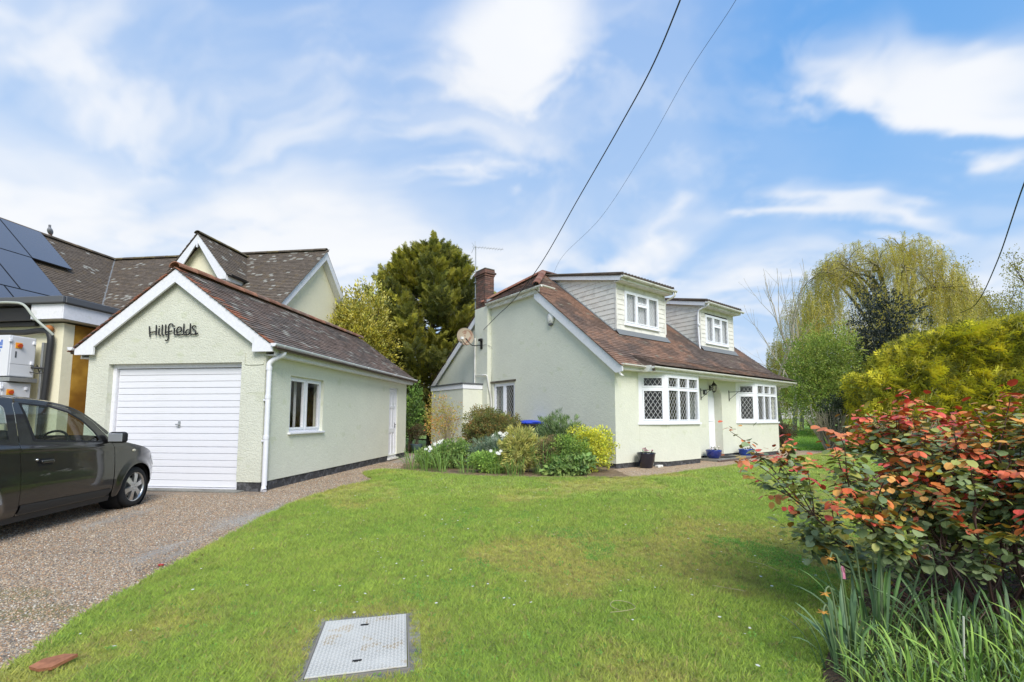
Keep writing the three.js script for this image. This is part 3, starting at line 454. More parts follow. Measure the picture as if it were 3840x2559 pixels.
  tileField(g, { O: V(-.14, yF(.15), -.15), U: V(1, 0, 0), Vv: up, L: HL + .37, S: Sf, seed: 31, budget: 190, tone: (u, v, r) => tone(u, v * ca, r), ok: (u, v) => { const x = u - .14, t = .15 + v * ca; return !(x < HX && t > hipT(x)) && !inDormer(x, t); } });
  tileField(g, { O: V(-.14, yF(-.32), .32), U: V(1, 0, 0), Vv: up, L: 1.0, S: .47 / ca + .05, seed: 32, budget: 20, tone: (u, v, r) => tone(u, v * ca - .4, r) });
  { const ub = V(0, .32, -.75).normalize(); tileField(g, { O: V(.86, 2.60, .60), U: V(1, 0, 0), Vv: ub, L: HL - .63, S: .79, seed: 33, budget: 50, tone: (u, v, r) => tone(u + .9, v - .7, r) }); }
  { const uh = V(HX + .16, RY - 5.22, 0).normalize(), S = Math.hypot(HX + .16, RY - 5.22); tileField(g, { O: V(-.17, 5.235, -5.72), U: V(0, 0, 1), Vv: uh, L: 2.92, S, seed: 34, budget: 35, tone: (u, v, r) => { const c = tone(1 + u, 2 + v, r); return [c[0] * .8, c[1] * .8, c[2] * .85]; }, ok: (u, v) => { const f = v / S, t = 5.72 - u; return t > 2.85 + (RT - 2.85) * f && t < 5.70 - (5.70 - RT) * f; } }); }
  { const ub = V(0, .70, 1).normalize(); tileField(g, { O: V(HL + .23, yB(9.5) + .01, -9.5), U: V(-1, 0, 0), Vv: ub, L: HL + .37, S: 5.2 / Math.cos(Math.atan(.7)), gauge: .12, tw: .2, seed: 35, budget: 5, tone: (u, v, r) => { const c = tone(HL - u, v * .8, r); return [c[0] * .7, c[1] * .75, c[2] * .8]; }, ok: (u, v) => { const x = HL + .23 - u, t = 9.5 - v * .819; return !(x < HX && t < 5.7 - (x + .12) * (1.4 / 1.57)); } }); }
  const rt = [[.36, .15, .095], [.40, .18, .12], [.30, .12, .075], [.42, .22, .155]];
  ridgeTiles(g, V(-.16, 5.29, -2.83), V(HX, RY + .05, -RT), rt, { r: .115, len: .36, seed: 8, name: 'hip_tile' });
  ridgeTiles(g, V(-.16, 5.29, -5.74), V(HX, RY + .05, -RT), rt, { r: .115, len: .36, seed: 9, name: 'hip_tile' });
  ridgeTiles(g, V(HX - .05, RY + .03, -RT), V(HL + .24, RY + .03, -RT), [[.2, .09, .06], [.16, .085, .065]], { r: .12, len: .44, seed: 10 });
  // bargeboards
  { const P = [[-.33, yF(-.33) - .03], [-.33, yF(-.33) - .13], [-.12, yF(-.33) - .16], [2.98, yF(2.98) - .33], [2.98, yF(2.98) - .03]]; const b = faceX(slab(P, .03)); b.translate(-.075, 0, 0); mesh('bargeboard', b, M.white, g);
    const b2 = faceX(slab([[5.65, yB(5.65) - .03], [9.55, yB(9.55) - .03], [9.55, yB(9.55) - .27], [5.65, yB(5.65) - .27]].reverse(), .03)); b2.translate(-.075, 0, 0); mesh('bargeboard', b2, M.white, g);
    const b3 = faceX(slab(P, .03)); b3.translate(HL + .2, 0, 0); mesh('bargeboard', b3, M.white, g);
    mesh('verge_soffit', [prism(rect(0, .1, -.01, 0), V(-.0, yF(2.95) - .26, -2.95), V(0, yF(-.3) - .26, .3), V(0, 1, 0)).translate(-.1, 0, 0)], M.whiteAged, g); }
  // hip gutter and its board
  mesh('hip_fascia', [box(-.13, -.105, 5.03, 5.17, -2.72, -5.55), box(-.105, .0, 5.03, 5.045, -2.72, -5.55)], M.whiteAged, g);
  gutter(g, V(-.19, 5.2, -2.5), V(-.19, 5.2, -5.42), { joints: 1, r: .06 }); mesh('gutter', [prism(halfRound(.05), V(-.19, 5.2, -2.52), V(.3, 5.17, -2.50))], M.whiteAged, g);
  mesh('lead_flashing', [prism([[0, 0], [.16, .05], [.10, .11], [.05, .08], [.02, .14]], V(-.1, 5.24, -5.44), V(.2, 5.36, -5.46))], M.galv, g);
  // front eaves
  mesh('fascia', [box(-.06, .84, 2.46, 2.60, .20, .225), box(-.06, .84, 2.46, 2.475, .0, .2), box(.84, HL + .16, 2.44, 2.57, .48, .505), box(.865, HL + .16, 2.445, 2.46, .0, .478), box(.84, .864, 2.445, 2.6, .22, .478)], M.whiteAged, g);
  gutter(g, V(-.08, 2.60, .285), V(.98, 2.59, .285), { joints: 0 }); gutter(g, V(.80, 2.565, .565), V(HL + .22, 2.545, .565), { joints: 3 });
  mesh('gutter_outlet', [rod(V(.9, 2.58, .29), V(.9, 2.5, .5), .03), rod(V(1.62, 2.5, .51), V(1.66, 2.43, .5), .008)], M.whiteAged, g);
  { const e = faceX(slab([[-.58, 2.45], [-.58, 2.60], [.16, yF(.16) + .02], [-.30, yF(-.3) - .02], [-.3, 2.45]].reverse(), .02)); e.translate(.885, 0, 0); mesh('eaves_end', e, mat(lin(.2, .145, .115), .9, { map: tileGrain }), g); }
  // gable window and lintel, wall crack-free strip
  { const w = win(g, 'window', { pos: [.045, 1.16, -5.245], ry: -Math.PI / 2, w: 1.18, h: 1.255, lights: [[.05, .565, .06, 1.2], [.615, 1.13, .06, 1.2]], sash: .04, lead: .12 }); }
  mesh('window_sill', box(-.05, .06, 1.11, 1.158, -4.02, -5.29, .008), M.whiteAged, g);
  mesh('lintel', box(-.035, .01, 2.44, 2.50, -4.0, -5.39, .004), mat(lin(.12, .10, .075), .9, { map: tileGrain }), g);
  mesh('curtain', [box(.3, .32, 1.0, 2.5, -4.1, -4.35), box(.3, .32, 1.0, 2.5, -4.95, -5.2)], mat(lin(.42, .47, .45), .9), g);
  // bays
  for (const [x0, x1, x2, x3, d] of [[.95, 1.53, 3.10, 3.68, .45], [6.14, 6.6, 8.14, 8.6, .45]]) {
    const foot = o => [[x0 - o * 1.2, 0], [x1 - o * .5, d + o], [x2 + o * .5, d + o], [x3 + o * 1.2, 0]];
    const up3 = (P, y0, y1) => { const s = new THREE.Shape(P.map(([x, z]) => new THREE.Vector2(x, -z))), e = new THREE.ExtrudeGeometry(s, { depth: y1 - y0, bevelEnabled: false }); e.rotateX(-Math.PI / 2); e.translate(0, y0, 0); return uvBox(e); };
    const wallRing = [[x0, .002], [x1, d], [x2, d], [x3, .002]];
    mesh('bay_wall', up3(wallRing, .13, 1.085), M.wall, g); mesh('bay_plinth', up3([[x0 + .02, .002], [x1 + .01, d - .02], [x2 - .01, d - .02], [x3 - .02, .002]], 0, .128), M.plinth, g);
    mesh('bay_sill', up3(foot(.05).map(([x, z]) => [x, z < .01 ? .003 : z]), 1.087, 1.135), M.upvc, g);
    mesh('bay_head', up3([[x0 - .01, .003], [x1, d + .012], [x2, d + .012], [x3 + .01, .003]], 2.405, 2.442), M.upvc, g);
    const L = Math.hypot(x1 - x0, d), an = Math.atan2(d, x1 - x0), h = 1.27, tl = [.93, 1.21], ll = [.06, .87];
    const y0 = 1.136;
    const nx = -Math.sin(an), nz = Math.cos(an);
    win(g, 'bay_window', { pos: [x0 + nx * -.0, y0, .0 + nz * .0], ry: -an, w: L, h, lights: [[.10, L - .08, ...ll], [.10, L - .08, ...tl]], lead: .12, sash: .04 });
    const fw = x2 - x1, cols = [[.07, fw / 3 + .01], [fw / 3 + .05, fw * 2 / 3 - .05], [fw * 2 / 3 - .01, fw - .07]];
    const fwin = win(g, 'bay_window', { pos: [x1, y0, d], w: fw, h, lights: cols.flatMap(([a, b]) => [[a, b, ...ll], [a, b, ...tl]]), lead: .12, sash: .022 });
    win(g, 'bay_window', { pos: [x2, y0, d], ry: an, w: Math.hypot(x3 - x2, d), h, lights: [[.08, L - .10, ...ll], [.08, L - .10, ...tl]], lead: .12, sash: .04 });
    const fold = (xa, za, xb, zb, n) => { const q = []; let p = null; for (let i = 0; i <= n; i++) { const t = i / n, k = (i % 2 ? .022 : -.022), dx = xb - xa, dz = zb - za, l = Math.hypot(dx, dz), c = [xa + dx * t - dz / l * k, za + dz * t + dx / l * k]; if (p) q.push(p[0], 1.12, p[1], c[0], 1.12, c[1], c[0], 2.4, c[1], p[0], 1.12, p[1], c[0], 2.4, c[1], p[0], 2.4, p[1]); p = c; } const b = new THREE.BufferGeometry(); b.setAttribute('position', new THREE.Float32BufferAttribute(q, 3)); b.computeVertexNormals(); return b; };
    mesh('curtain', [fold(x2 - .22, d - .2, x2 - .03, d - .18, 10), fold(x2 + .02, d - .2, x3 - .1, .0, 12)], mat(lin(.30, .34, .31), .95, { transmission: .2, thickness: 0 }), g);
  }
  // porch: front door set in the arch
  { const s = slab(rectPts(4.3, 5.28, .1, 2.36), .05); s.translate(0, 0, -.255); const d = mesh('front_door', s, M.upvc, g);
    mesh('door_panel', [[4.46, 4.75, 1.15, 1.95], [4.83, 5.12, 1.15, 1.95], [4.46, 4.75, .3, 1.02], [4.83, 5.12, .3, 1.02]].map(([a, b, c, e]) => box(a, b, c, e, -.256, -.238, .01)), M.upvc, d);
    mesh('letter_plate', [box(4.52, 4.72, 1.06, 1.11, -.255, -.24, .004), rod(V(4.43, 1.25, -.25), V(4.43, 1.25, -.2), .02)], M.steel, d); }
  mesh('porch_tile', box(4.385, 5.195, .06, .135, -.25, .03, .006), mat(lin(.36, .15, .08), .8, { map: tileGrain }), g);
  // extension with flat roof beside the chimney breast
  mesh('extension_wall', box(-.94, -.003, 0, 2.29, -5.68, -7.9), M.wall, g);
  mesh('extension_fascia', [box(-.965, -.941, 2.25, 2.405, -5.65, -7.93), box(-.94, -.166, 2.25, 2.405, -5.656, -5.679)], M.white, g);
  mesh('extension_roof', [box(-1.0, -.002, 2.407, 2.45, -5.62, -7.97, .01)], M.greyPlastic, g);
  // chimney breast, stack of single bricks
  mesh('chimney_breast', box(-.165, -.002, 0, 5.14, -5.38, -6.17), M.wall, g);
  { const c0 = -.165, c1 = .22, t0 = 5.53, t1 = 6.10; const st = mesh('chimney', box(c0 + .012, c1 - .012, 5.1, 6.52, -t0 - .012, -t1 + .012), mat(lin(.26, .22, .19), .95, { map: tileGrain }), g);
    const bm = [[.21, .11, .085], [.24, .125, .095], [.17, .10, .08], [.26, .15, .12], [.14, .095, .08]].map(t => mat(lin(...t), .92, { map: tileGrain, bumpMap: tileBump, bumpScale: .004 })), r = mulberry(77), ch = .075, G = {};
    const brick = (w, d, x, y, z) => { const k = w.toFixed(3) + d.toFixed(3); G[k] ??= new THREE.BoxGeometry(w, .065, d); const m = mesh('brick', G[k], bm[Math.floor(r() * bm.length)], st); m.position.set(x + (r() - .5) * .004, y, z + (r() - .5) * .004); };
    for (let k = 0; k < 18; k++) { const y = 5.17 + k * ch, o = k >= 15 ? .03 * Math.min(2, k - 14) - (k === 17 ? .03 : 0) : 0, X0 = c0 - o, X1 = c1 + o, Z0 = -t0 + o, Z1 = -t1 - o, odd = k % 2;
      const run = (len, odd) => { const a = []; let p = 0; let first = odd ? .215 : .1025; while (p < len - .01) { const w = Math.min(first, len - p); a.push([p + w / 2, w - .01]); p += w; first = .215; } return a; };
      for (const z of [Z0 - .05, Z1 + .05]) for (const [c, w] of run(X1 - X0, odd)) if (w > .03) brick(w, .1, X0 + c, y, z);
      for (const x of [X0 + .05, X1 - .05]) for (const [c, w] of run(Z0 - Z1 - .2, !odd)) if (w > .03) brick(.1, w, x, y, Z0 - .1 - c); }
    mesh('chimney_cap', [box(c0 - .02, c1 + .02, 6.5, 6.535, -t0 + .02, -t1 - .02, .01), box(c0 + .04, c1 - .04, 6.53, 6.56, -t0 - .06, -t1 + .06, .02)], M.concrete, st);
    mesh('chimney_pot', lathe([[.09, 0], [.1, .02], [.075, .05], [.06, .06], [.0, .06]], 14).translate(.02, 6.54, -5.82), mat(lin(.12, .10, .09), .9), st); }
  // rain pipes and wires on the gable
  mesh('waste_pipe', [tube([V(-.25, 2.72, -5.55), V(-.23, 2.72, -5.4), V(-.2, 2.7, -5.33), V(-.19, 2.6, -5.32), V(-.14, 2.3, -5.31), V(-.06, 1.9, -5.3), V(-.05, .2, -5.28)], .024, 40, 8), rod(V(-.2, 2.46, -6.1), V(-.2, 4.1, -6.1), .024, 8), rod(V(-.2, 2.76, -6.1), V(-.22, 2.75, -5.4), .012, 6)], M.whiteAged, g);
  mesh('cable', [tube([V(-.19, 3.75, -5.65), V(-.185, 3.8, -5.5), V(-.14, 3.75, -5.37), V(-.02, 3.7, -5.33), V(-.02, 2.4, -5.32), V(-.02, 1.0, -5.32)], .007, 40, 5)], mat(lin(.35, .35, .32), .7), g);

  // dormers
  const clip = (P, a, b, c) => { const o = []; for (let i = 0; i < P.length; i++) { const p = P[i], q = P[(i + 1) % P.length], d = a * p[0] + b * p[1] - c, e = a * q[0] + b * q[1] - c; if (d <= 0) o.push(p); if ((d < 0) !== (e < 0) && d !== e) { const t = d / (d - e); o.push([p[0] + (q[0] - p[0]) * t, p[1] + (q[1] - p[1]) * t]); } } return o; };
  [[1.57, 4.0, 1.2, 3.88, 5.43], [6.0, 8.31, 1.1, 3.80, 5.33]].forEach(([x0, x1, tf, yb, yt], di) => {
    const z = -tf, sl = .235, yR = t => yt + .03 + sl * (t - tf), bh = .152;
    const tb = (RY - yR(0)) / sl > 0 ? RT : RT;
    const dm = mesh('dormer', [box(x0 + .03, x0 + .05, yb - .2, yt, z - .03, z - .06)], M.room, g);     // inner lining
    // cheeks
    for (const s of [0, 1]) {
      let k = 0; for (let y = yb - .12; y < yR(RT) ; y += bh, k++) { let P = [[tf, y], [RT, y], [RT, y + bh - .004], [tf, y + bh - .004]]; P = clip(P, .816, -1, -2.80 - .0); P = clip(P, -sl, 1, yt + .0 - sl * tf); if (P.length < 3) continue;
        let ar = 0; P.forEach(([a, b], i) => { const [c, d] = P[(i + 1) % P.length]; ar += a * d - c * b; }); if (Math.abs(ar) < .004) continue; if (ar < 0) P.reverse();
        const b = slab(P, .018); b.rotateY(Math.PI / 2); const pp = b.attributes.position; for (let i = 0; i < pp.count; i++) { const f = clamp((pp.getY(i) - y) / bh); pp.setX(i, pp.getX(i) + (s ? 1 : -1) * (.012 * (1 - f))); } b.computeVertexNormals(); b.translate(s ? x1 + .0 : x0 + .018, 0, 0); mesh('weatherboard', uvBox(b), M.boards, dm); }
    }
    // front boards round the window
    const wx0 = x0 + (di ? .30 : .36), wx1 = x1 - (di ? .42 : .38), wy0 = yb + (di ? .13 : .18), wy1 = wy0 + 1.03;
    for (let y = yb; y < yt - .02; y += bh) { const y1 = Math.min(y + bh - .004, yt); for (const [a, b] of (y < wy0 - .02 || y > wy1 - .05) ? [[x0 + .02, x1 - .02]] : [[x0 + .02, wx0], [wx1, x1 - .02]]) { const q = box(a, b, y, y1, z, z + .018), pp = q.attributes.position; for (let i = 0; i < pp.count; i++) pp.setZ(i, pp.getZ(i) + .012 * (1 - (pp.getY(i) - y) / bh)); q.computeVertexNormals(); mesh('weatherboard', q, M.boards, dm); } }
    mesh('corner_trim', [box(x0 - .018, x0 + .03, yb - .02, yt, z - .03, z + .034, .004), box(x1 - .03, x1 + .018, yb - .02, yt, z - .03, z + .034, .004)], M.boards, dm);
    mesh('lead_apron', [prism(rect(x0 - .08, x1 + .08, 0, .006), V(0, yb - .005, z + .036), V(0, yF(tf - .17) + .05, z + .17), V(0, 1, 0)), prism(rect(-.05, .05, 0, .012), V(x0 - .05, yF(tf) + .035, z), V(x0 - .05, yF(4.1) + .035, -4.1), V(0, 1, 0)), prism(rect(-.05, .05, 0, .012), V(x1 + .05, yF(tf) + .035, z), V(x1 + .05, yF(4.1) + .035, -4.1), V(0, 1, 0))], M.lead, dm);
    const ww = wx1 - wx0, c1 = ww * .325, c2 = ww * .665;
    win(g, 'dormer_window', { pos: [wx0, wy0, z + .05], w: ww, h: wy1 - wy0, lights: [[.04, c1 - .02, .06, .98], [c1 + .02, c2 - .02, .06, .66], [c1 + .02, c2 - .02, .71, .98], [c2 + .02, ww - .04, .06, .98]], lead: .12, sash: .035 });
    mesh('dormer_window_sill', box(wx0 - .02, wx1 + .02, wy0 - .035, wy0 - .001, z - .0, z + .085, .006), M.upvc, g);
    mesh('net_curtain', [box(wx0, wx1, wy0, wy1, z - .06, z - .064)], M.net, g);
    mesh('dormer_room', [box(x0 + .06, x1 - .06, 3.0, 5.4, z - 1.6, z - 1.64)], mat(lin(.5, .48, .44), .95), g);
    // roof
    const oF = tf - .3, oR = V(0, sl, -1).normalize();
    mesh('dormer_roof_deck', prism(rect(-(x1 + .13), -(x0 - .13), -.03, 0), V(0, yR(oF) + .04, -oF), V(0, yR(RT) + .04, -RT), V(0, 1, 0)), M.deck, dm);
    tileField(dm, { O: V(x0 - .15, yR(oF - .03) + .05, -oF + .03), U: V(1, 0, 0), Vv: oR, L: x1 - x0 + .3, S: (RT - oF) / Math.cos(Math.atan(sl)), gauge: .3, tw: .3 / 2, th: .022, budget: 30, seed: 55 + di, tone: (u, v, r) => { const k = .8 + .4 * r(); return [.17 * k, .13 * k, .10 * k]; } });
    mesh('roll', Array.from({ length: Math.round((x1 - x0 + .3) / .15) }, (_, k) => { const x = x0 - .15 + .075 + k * .15; return rod(V(x, yR(oF) + .085, -oF + .05), V(x, yR(RT) + .085, -RT), .028, 6); }), mat(lin(.15, .115, .09), .9, { map: tileGrain }), dm);
    for (const s of [0, 1]) { const X = s ? x1 + .09 : x0 - .115; const P = [[oF - .02, yR(oF) + .02], [RT, yR(RT) + .02], [RT, yR(RT) - .10], [oF + .05, yR(oF) - .12]]; const b = faceX(slab(P.reverse(), .025)); b.translate(X + .025, 0, 0); mesh('dormer_bargeboard', b, M.white, dm); }
    mesh('dormer_fascia', [box(x0 - .09, x1 + .09, yR(oF) - .12, yR(oF) + .02, -oF - .03, -oF), box(x0 - .09, x1 + .09, yR(oF) - .125, yR(oF) - .11, z + .01, -oF - .031)], M.whiteAged, dm);
    gutter(dm, V(x0 - .14, yR(oF) + .0, -oF + .06), V(x1 + .16, yR(oF) - .015, -oF + .06), { joints: 1, r: .058 });
    if (di === 0) mesh('downpipe', tube([V(x1 + .1, yR(oF) - .05, -oF + .06), V(x1 + .1, yR(oF) - .16, -oF + .05), V(x1 + .06, yR(oF) - .3, z + .06), V(x1 + .05, yR(oF) - .36, z + .02), V(x1 + .05, yb + .1, z - .0)], .032, 30, 8), M.whiteAged, dm);
    else mesh('downpipe', [tube([V(x0 - .04, yR(oF) - .04, -oF + .06), V(x0 - .04, yR(oF) - .1, -oF + .05), V(x0 - .07, yR(oF) - .22, z + .06), V(x0 - .07, yR(oF) - .28, z), V(x0 - .07, yb, z - .0), V(x0 - .07, yb - .12, z + .02)], .034, 40, 8), rod(V(x0 - .07, 4.5, z), V(x0 - .07, 4.56, z), .042)], M.white, dm);
  });
}
// ---------------------------------------------------------------- fittings on the bungalow
const onHouse = (x, y, z) => { const v = hw(x, -z, y); return v.toArray(); };
{ // satellite dish on the chimney breast
  const o = thing('satellite_dish', 'rusty oval satellite dish on a black arm on the chimney breast', 'satellite dish', onHouse(-.165, 3.8, -5.72), Math.PI / 2 - HA);
  const pts = []; for (let k = 0; k <= 10; k++) { const r = .30 * k / 10; pts.push([r, r * r * .55]); } pts.push([.306, .052], [.30, .056]);
  const d = lathe(pts, 32); d.scale(1, 1, 1.12); d.rotateX(Math.PI / 2 - .3); d.rotateY(-.2);
  const dish = mesh('dish', d, mat(0xffffff, .6, { metalness: .1, map: tex(128, 128, (i, j, u, v) => { const n = fbm(u * 6, v * 6, 4, 0, 431), s = sstep(.48, .66, n); return [mix(.60, .50, s), mix(.55, .36, s), mix(.47, .27, s)]; }) }), o); dish.position.set(-.42, .3, -.42); dish.rotation.y = -.15;
  mesh('arm', [tube([V(-.01, 0, 0), V(-.12, -.02, 0), V(-.28, .0, -.2), V(-.42, .25, -.38)], .016, 20, 8), tube([V(-.40, .04, -.4), V(-.46, -.02, -.25), V(-.62, .08, -.2), V(-.66, .2, -.25)], .011, 14, 6)], M.iron, o);
  mesh('wall_plate', [box(-.03, -.0, -.14, .2, -.06, .06, .006), box(-.1, -.02, .14, .22, -.09, .09, .01)], M.iron, o);
  mesh('receiver', [box(-.7, -.6, .16, .26, -.3, -.2, .02)], M.whiteAged, o);
}
{ const o = thing('alarm_box', 'white oval alarm box high on the gable under the bargeboard', 'alarm', onHouse(0, 4.17, -2.3), Math.PI / 2 - HA);
  const b = new THREE.SphereGeometry(1, 18, 14); b.scale(.07, .19, .14); b.translate(-.03, 0, 0); mesh('cover', b, M.whiteAged, o); mesh('lamp_strip', box(-.075, -.0, -.205, -.145, -.07, .07, .01), M.greyPlastic, o); }
{ const o = thing('television_aerial', 'thin metal television aerial on a pole beside the chimney', 'aerial', onHouse(-.1, 5.2, -6.25), Math.PI / 2 - HA);
  mesh('mast', rod(V(0, 0, 0), V(0, 2.35, 0), .019, 8), M.galv, o); mesh('bracket', [box(-.06, .1, .35, .38, -.02, .15), box(-.06, .1, .95, .98, -.02, .15)], M.galv, o);
  const y = 2.28; mesh('boom', rod(V(-.15, y, 0), V(1.0, y + .06, .35), .009, 6), M.galv, o);
  for (let k = 0; k < 9; k++) { const t = .22 + k * .09, c = V(-.15 + 1.15 * t, y + .06 * t, .35 * t); mesh('element', rod(c.clone().add(V(-.05, 0, .15)), c.clone().add(V(.05, 0, -.15)), .004, 5), M.galv, o); }
  mesh('reflector', [rod(V(-.1, y - .18, -.12), V(-.1, y - .02, .05), .007, 5), rod(V(-.1, y + .02, .05), V(-.1, y + .2, -.1), .007, 5), rod(V(-.12, y - .16, .14), V(-.12, y + .18, .14), .006, 5)], M.galv, o); }
{ const o = thing('wall_lantern', 'black metal lantern at the top of the porch arch', 'lantern', onHouse(4.5, 2.2, .02), Math.PI / 2 - HA);
  mesh('bracket', [box(-.03, .03, -.1, .06, -.02, .0), rod(V(0, .0, 0), V(0, .02, .12), .01)], M.iron, o);
  mesh('cage', [...[0, 1, 2, 3, 4, 5].map(k => { const a = k * Math.PI / 3; return rod(V(.05 * Math.cos(a), -.12, .12 + .05 * Math.sin(a)), V(.085 * Math.cos(a), .05, .12 + .085 * Math.sin(a)), .008, 5); }), lathe([[.09, 0], [.095, .015], [.02, .1], [.012, .14], [0, .17]], 6).translate(0, .05, .12), lathe([[0, -.04], [.03, -.02], [.055, 0], [.05, .012]], 6).translate(0, -.13, .12)], M.iron, o);
  mesh('glass', lathe([[.045, -.11], [.078, .05]], 6).translate(0, 0, .12), M.glass, o); }
for (const [x, y, lab] of [[3.97, 2.0, 'iron hanging basket bracket on the wall between bay window and number plaque'], [5.67, 2.0, 'iron hanging basket bracket on the wall right of the porch arch']]) {
  const o = thing('basket_bracket', lab, 'bracket', onHouse(x, y, .01), Math.PI / 2 - HA, 'brackets either side of the porch');
  mesh('back_plate', box(-.012, .012, -.2, .15, -.01, .006), M.iron, o); mesh('arm', [rod(V(0, .1, 0), V(0, .1, .36), .008, 6), tube([V(0, .1, .36), V(0, .13, .4), V(0, .16, .37)], .008, 8, 6)], M.iron, o); mesh('strut', rod(V(0, -.15, 0), V(0, .09, .3), .007, 6), M.iron, o);
}
{ const o = thing('number_plaque', 'small dark plaque with a pale mark on the wall beside the porch', 'plaque', onHouse(4.2, 2.04, .004), Math.PI / 2 - HA);
  mesh('plate', box(-.1, .1, -.065, .065, 0, .018, .006), M.blackPlastic, o); mesh('emblem', [new THREE.TorusGeometry(.018, .007, 6, 16).translate(.035, .016, .02), new THREE.TorusGeometry(.02, .007, 6, 16).translate(.035, -.022, .02), box(.004, .016, -.045, .036, .016, .024)], mat(lin(.8, .8, .78), .6), o); }
{ const o = thing('front_step', 'low concrete slab in front of the porch', 'step', onHouse(0, 0, 0), Math.PI / 2 - HA); mesh('slab', box(3.72, 6.1, .0, .075, .0, .62, .012), M.concrete, o); mesh('slab_edge', box(3.70, 6.12, 0, .05, .6, .66, .01), mat(lin(.17, .12, .10), .9, { map: tileGrain }), o); }
tag(mesh('doormat', placeOn([box(4.35, 5.15, .078, .095, .12, .52, .006)], new THREE.Matrix4().compose(hw(0, 0), quat(0, Math.PI / 2 - HA, 0), V(1, 1, 1))), mat(lin(.03, .028, .026), 1, { bumpMap: roughcast, bumpScale: .004 })), 'dark doormat on the slab before the porch', 'doormat');
// pots
function pot(name, label, pos, prof, m, sx = 1, flowers = 8, seed = 1) {
  const o = thing(name, label, 'plant pot', pos, .4, 'glazed pots along the bungalow front'); const r = mulberry(seed);
  const b = lathe(prof, 36); b.scale(sx, 1, 1); mesh('pot_body', b, m, o); const R = prof.at(-2)[0] * .93, hT = prof.at(-2)[1] - .03;
  const s = new THREE.CircleGeometry(R, 20); s.rotateX(-Math.PI / 2); s.scale(sx, 1, 1); s.translate(0, hT, 0); mesh('potting_soil', clean(s), M.soil, o);
  const st = [], lf = [], fl = []; for (let k = 0; k < flowers; k++) { const a = r() * 6.28, d = Math.sqrt(r()) * R * .85, x = Math.cos(a) * d * sx, z = Math.sin(a) * d, h = .05 + .09 * r(); st.push(rod(V(x, hT, z), V(x + .02, hT + h, z), .003, 4)); for (let q = 0; q < 4; q++) { const l = new THREE.PlaneGeometry(.022, .045); l.translate(0, .02, 0); l.rotateX(.9); l.rotateY(r() * 6.28); l.translate(x, hT + h * r(), z); lf.push(clean(l)); } for (let q = 0; q < 5; q++) { const l = new THREE.CircleGeometry(.016, 5); l.translate(.014, 0, 0); l.rotateZ(q * 1.257); l.rotateX(-.5 - r()); l.rotateY(-.6 + r()); l.translate(x + .02, hT + h, z); fl.push(clean(l)); } }
  mesh('stem', st, mat(lin(.06, .08, .03), .9), o); mesh('leaf', lf, mat(lin(.10, .15, .05), .8), o); tag(mesh('flower', fl, mat(seed === 1 ? lin(.45, .2, .25) : lin(.75, .7, .66), .8), o), null); return o;
}
const glaze = (r, g, b) => mat(lin(r, g, b), .16, { clearcoat: .6, clearcoatRoughness: .1, map: tileGrain });
pot('planter', 'dark navy glazed round pot at the corner of the bay window', onHouse(.80, 0, .30), [[0, 0], [.13, 0], [.15, .02], [.2, .18], [.222, .34], [.235, .37], [.23, .39], [.205, .385], [.2, .33]], glaze(.012, .012, .03), 1, 7, 1);
pot('planter', 'bright blue glazed pot at the left end of the porch slab', onHouse(4.02, .076, .32), [[0, 0], [.12, 0], [.15, .015], [.2, .1], [.215, .2], [.225, .225], [.215, .25], [.2, .245], [.19, .2]], glaze(.016, .035, .25), 1, 10, 2);
pot('planter', 'low wide blue glazed oval pot under the far bay window', onHouse(6.0, .0, .34), [[0, 0], [.13, 0], [.16, .02], [.2, .13], [.21, .23], [.225, .25], [.22, .27], [.2, .265], [.19, .22]], glaze(.018, .06, .33), 1.25, 8, 3);
tag(mesh('white_brick', box(-.1, .1, 0, .06, -.05, .05, .008).rotateY(.6).translate(...onHouse(1.16, .005, .42)), M.whiteAged), 'white painted brick beside the navy pot', 'brick');
{ const o = thing('wheelie_bin', 'black wheeled bin with a blue lid against the gable wall', 'bin', onHouse(-.42, .045, -2.85), Math.PI / 2 - HA + Math.PI / 2);
  const b = new THREE.BoxGeometry(.56, .98, .62, 1, 4, 1), p = b.attributes.position; for (let i = 0; i < p.count; i++) { const k = .82 + .18 * (p.getY(i) / .98 + .5); p.setX(i, p.getX(i) * k); p.setZ(i, p.getZ(i) * k); } b.computeVertexNormals(); b.translate(0, .54, 0); mesh('bin_body', uvBox(b), M.blackPlastic, o);
  mesh('rim', box(-.30, .30, 1.0, 1.05, -.33, .33, .015), M.blackPlastic, o);
  const bl = mat(lin(.02, .06, .5), .4); const l = new THREE.SphereGeometry(1, 20, 8, 0, 6.28, 0, 1.57); l.scale(.34, .07, .38); mesh('lid', [l.translate(0, 1.09, .0), box(-.31, .31, 1.052, 1.095, -.36, .34, .015)], bl, o); mesh('lid_handle', [rod(V(-.25, 1.07, -.37), V(.25, 1.07, -.37), .018)], bl, o); for (const s of [-1, 1]) { const w = new THREE.CylinderGeometry(.1, .1, .05, 18); w.rotateZ(Math.PI / 2); w.translate(s * .27, .1, -.27); mesh('wheel', clean(w), M.blackPlastic, o); } }

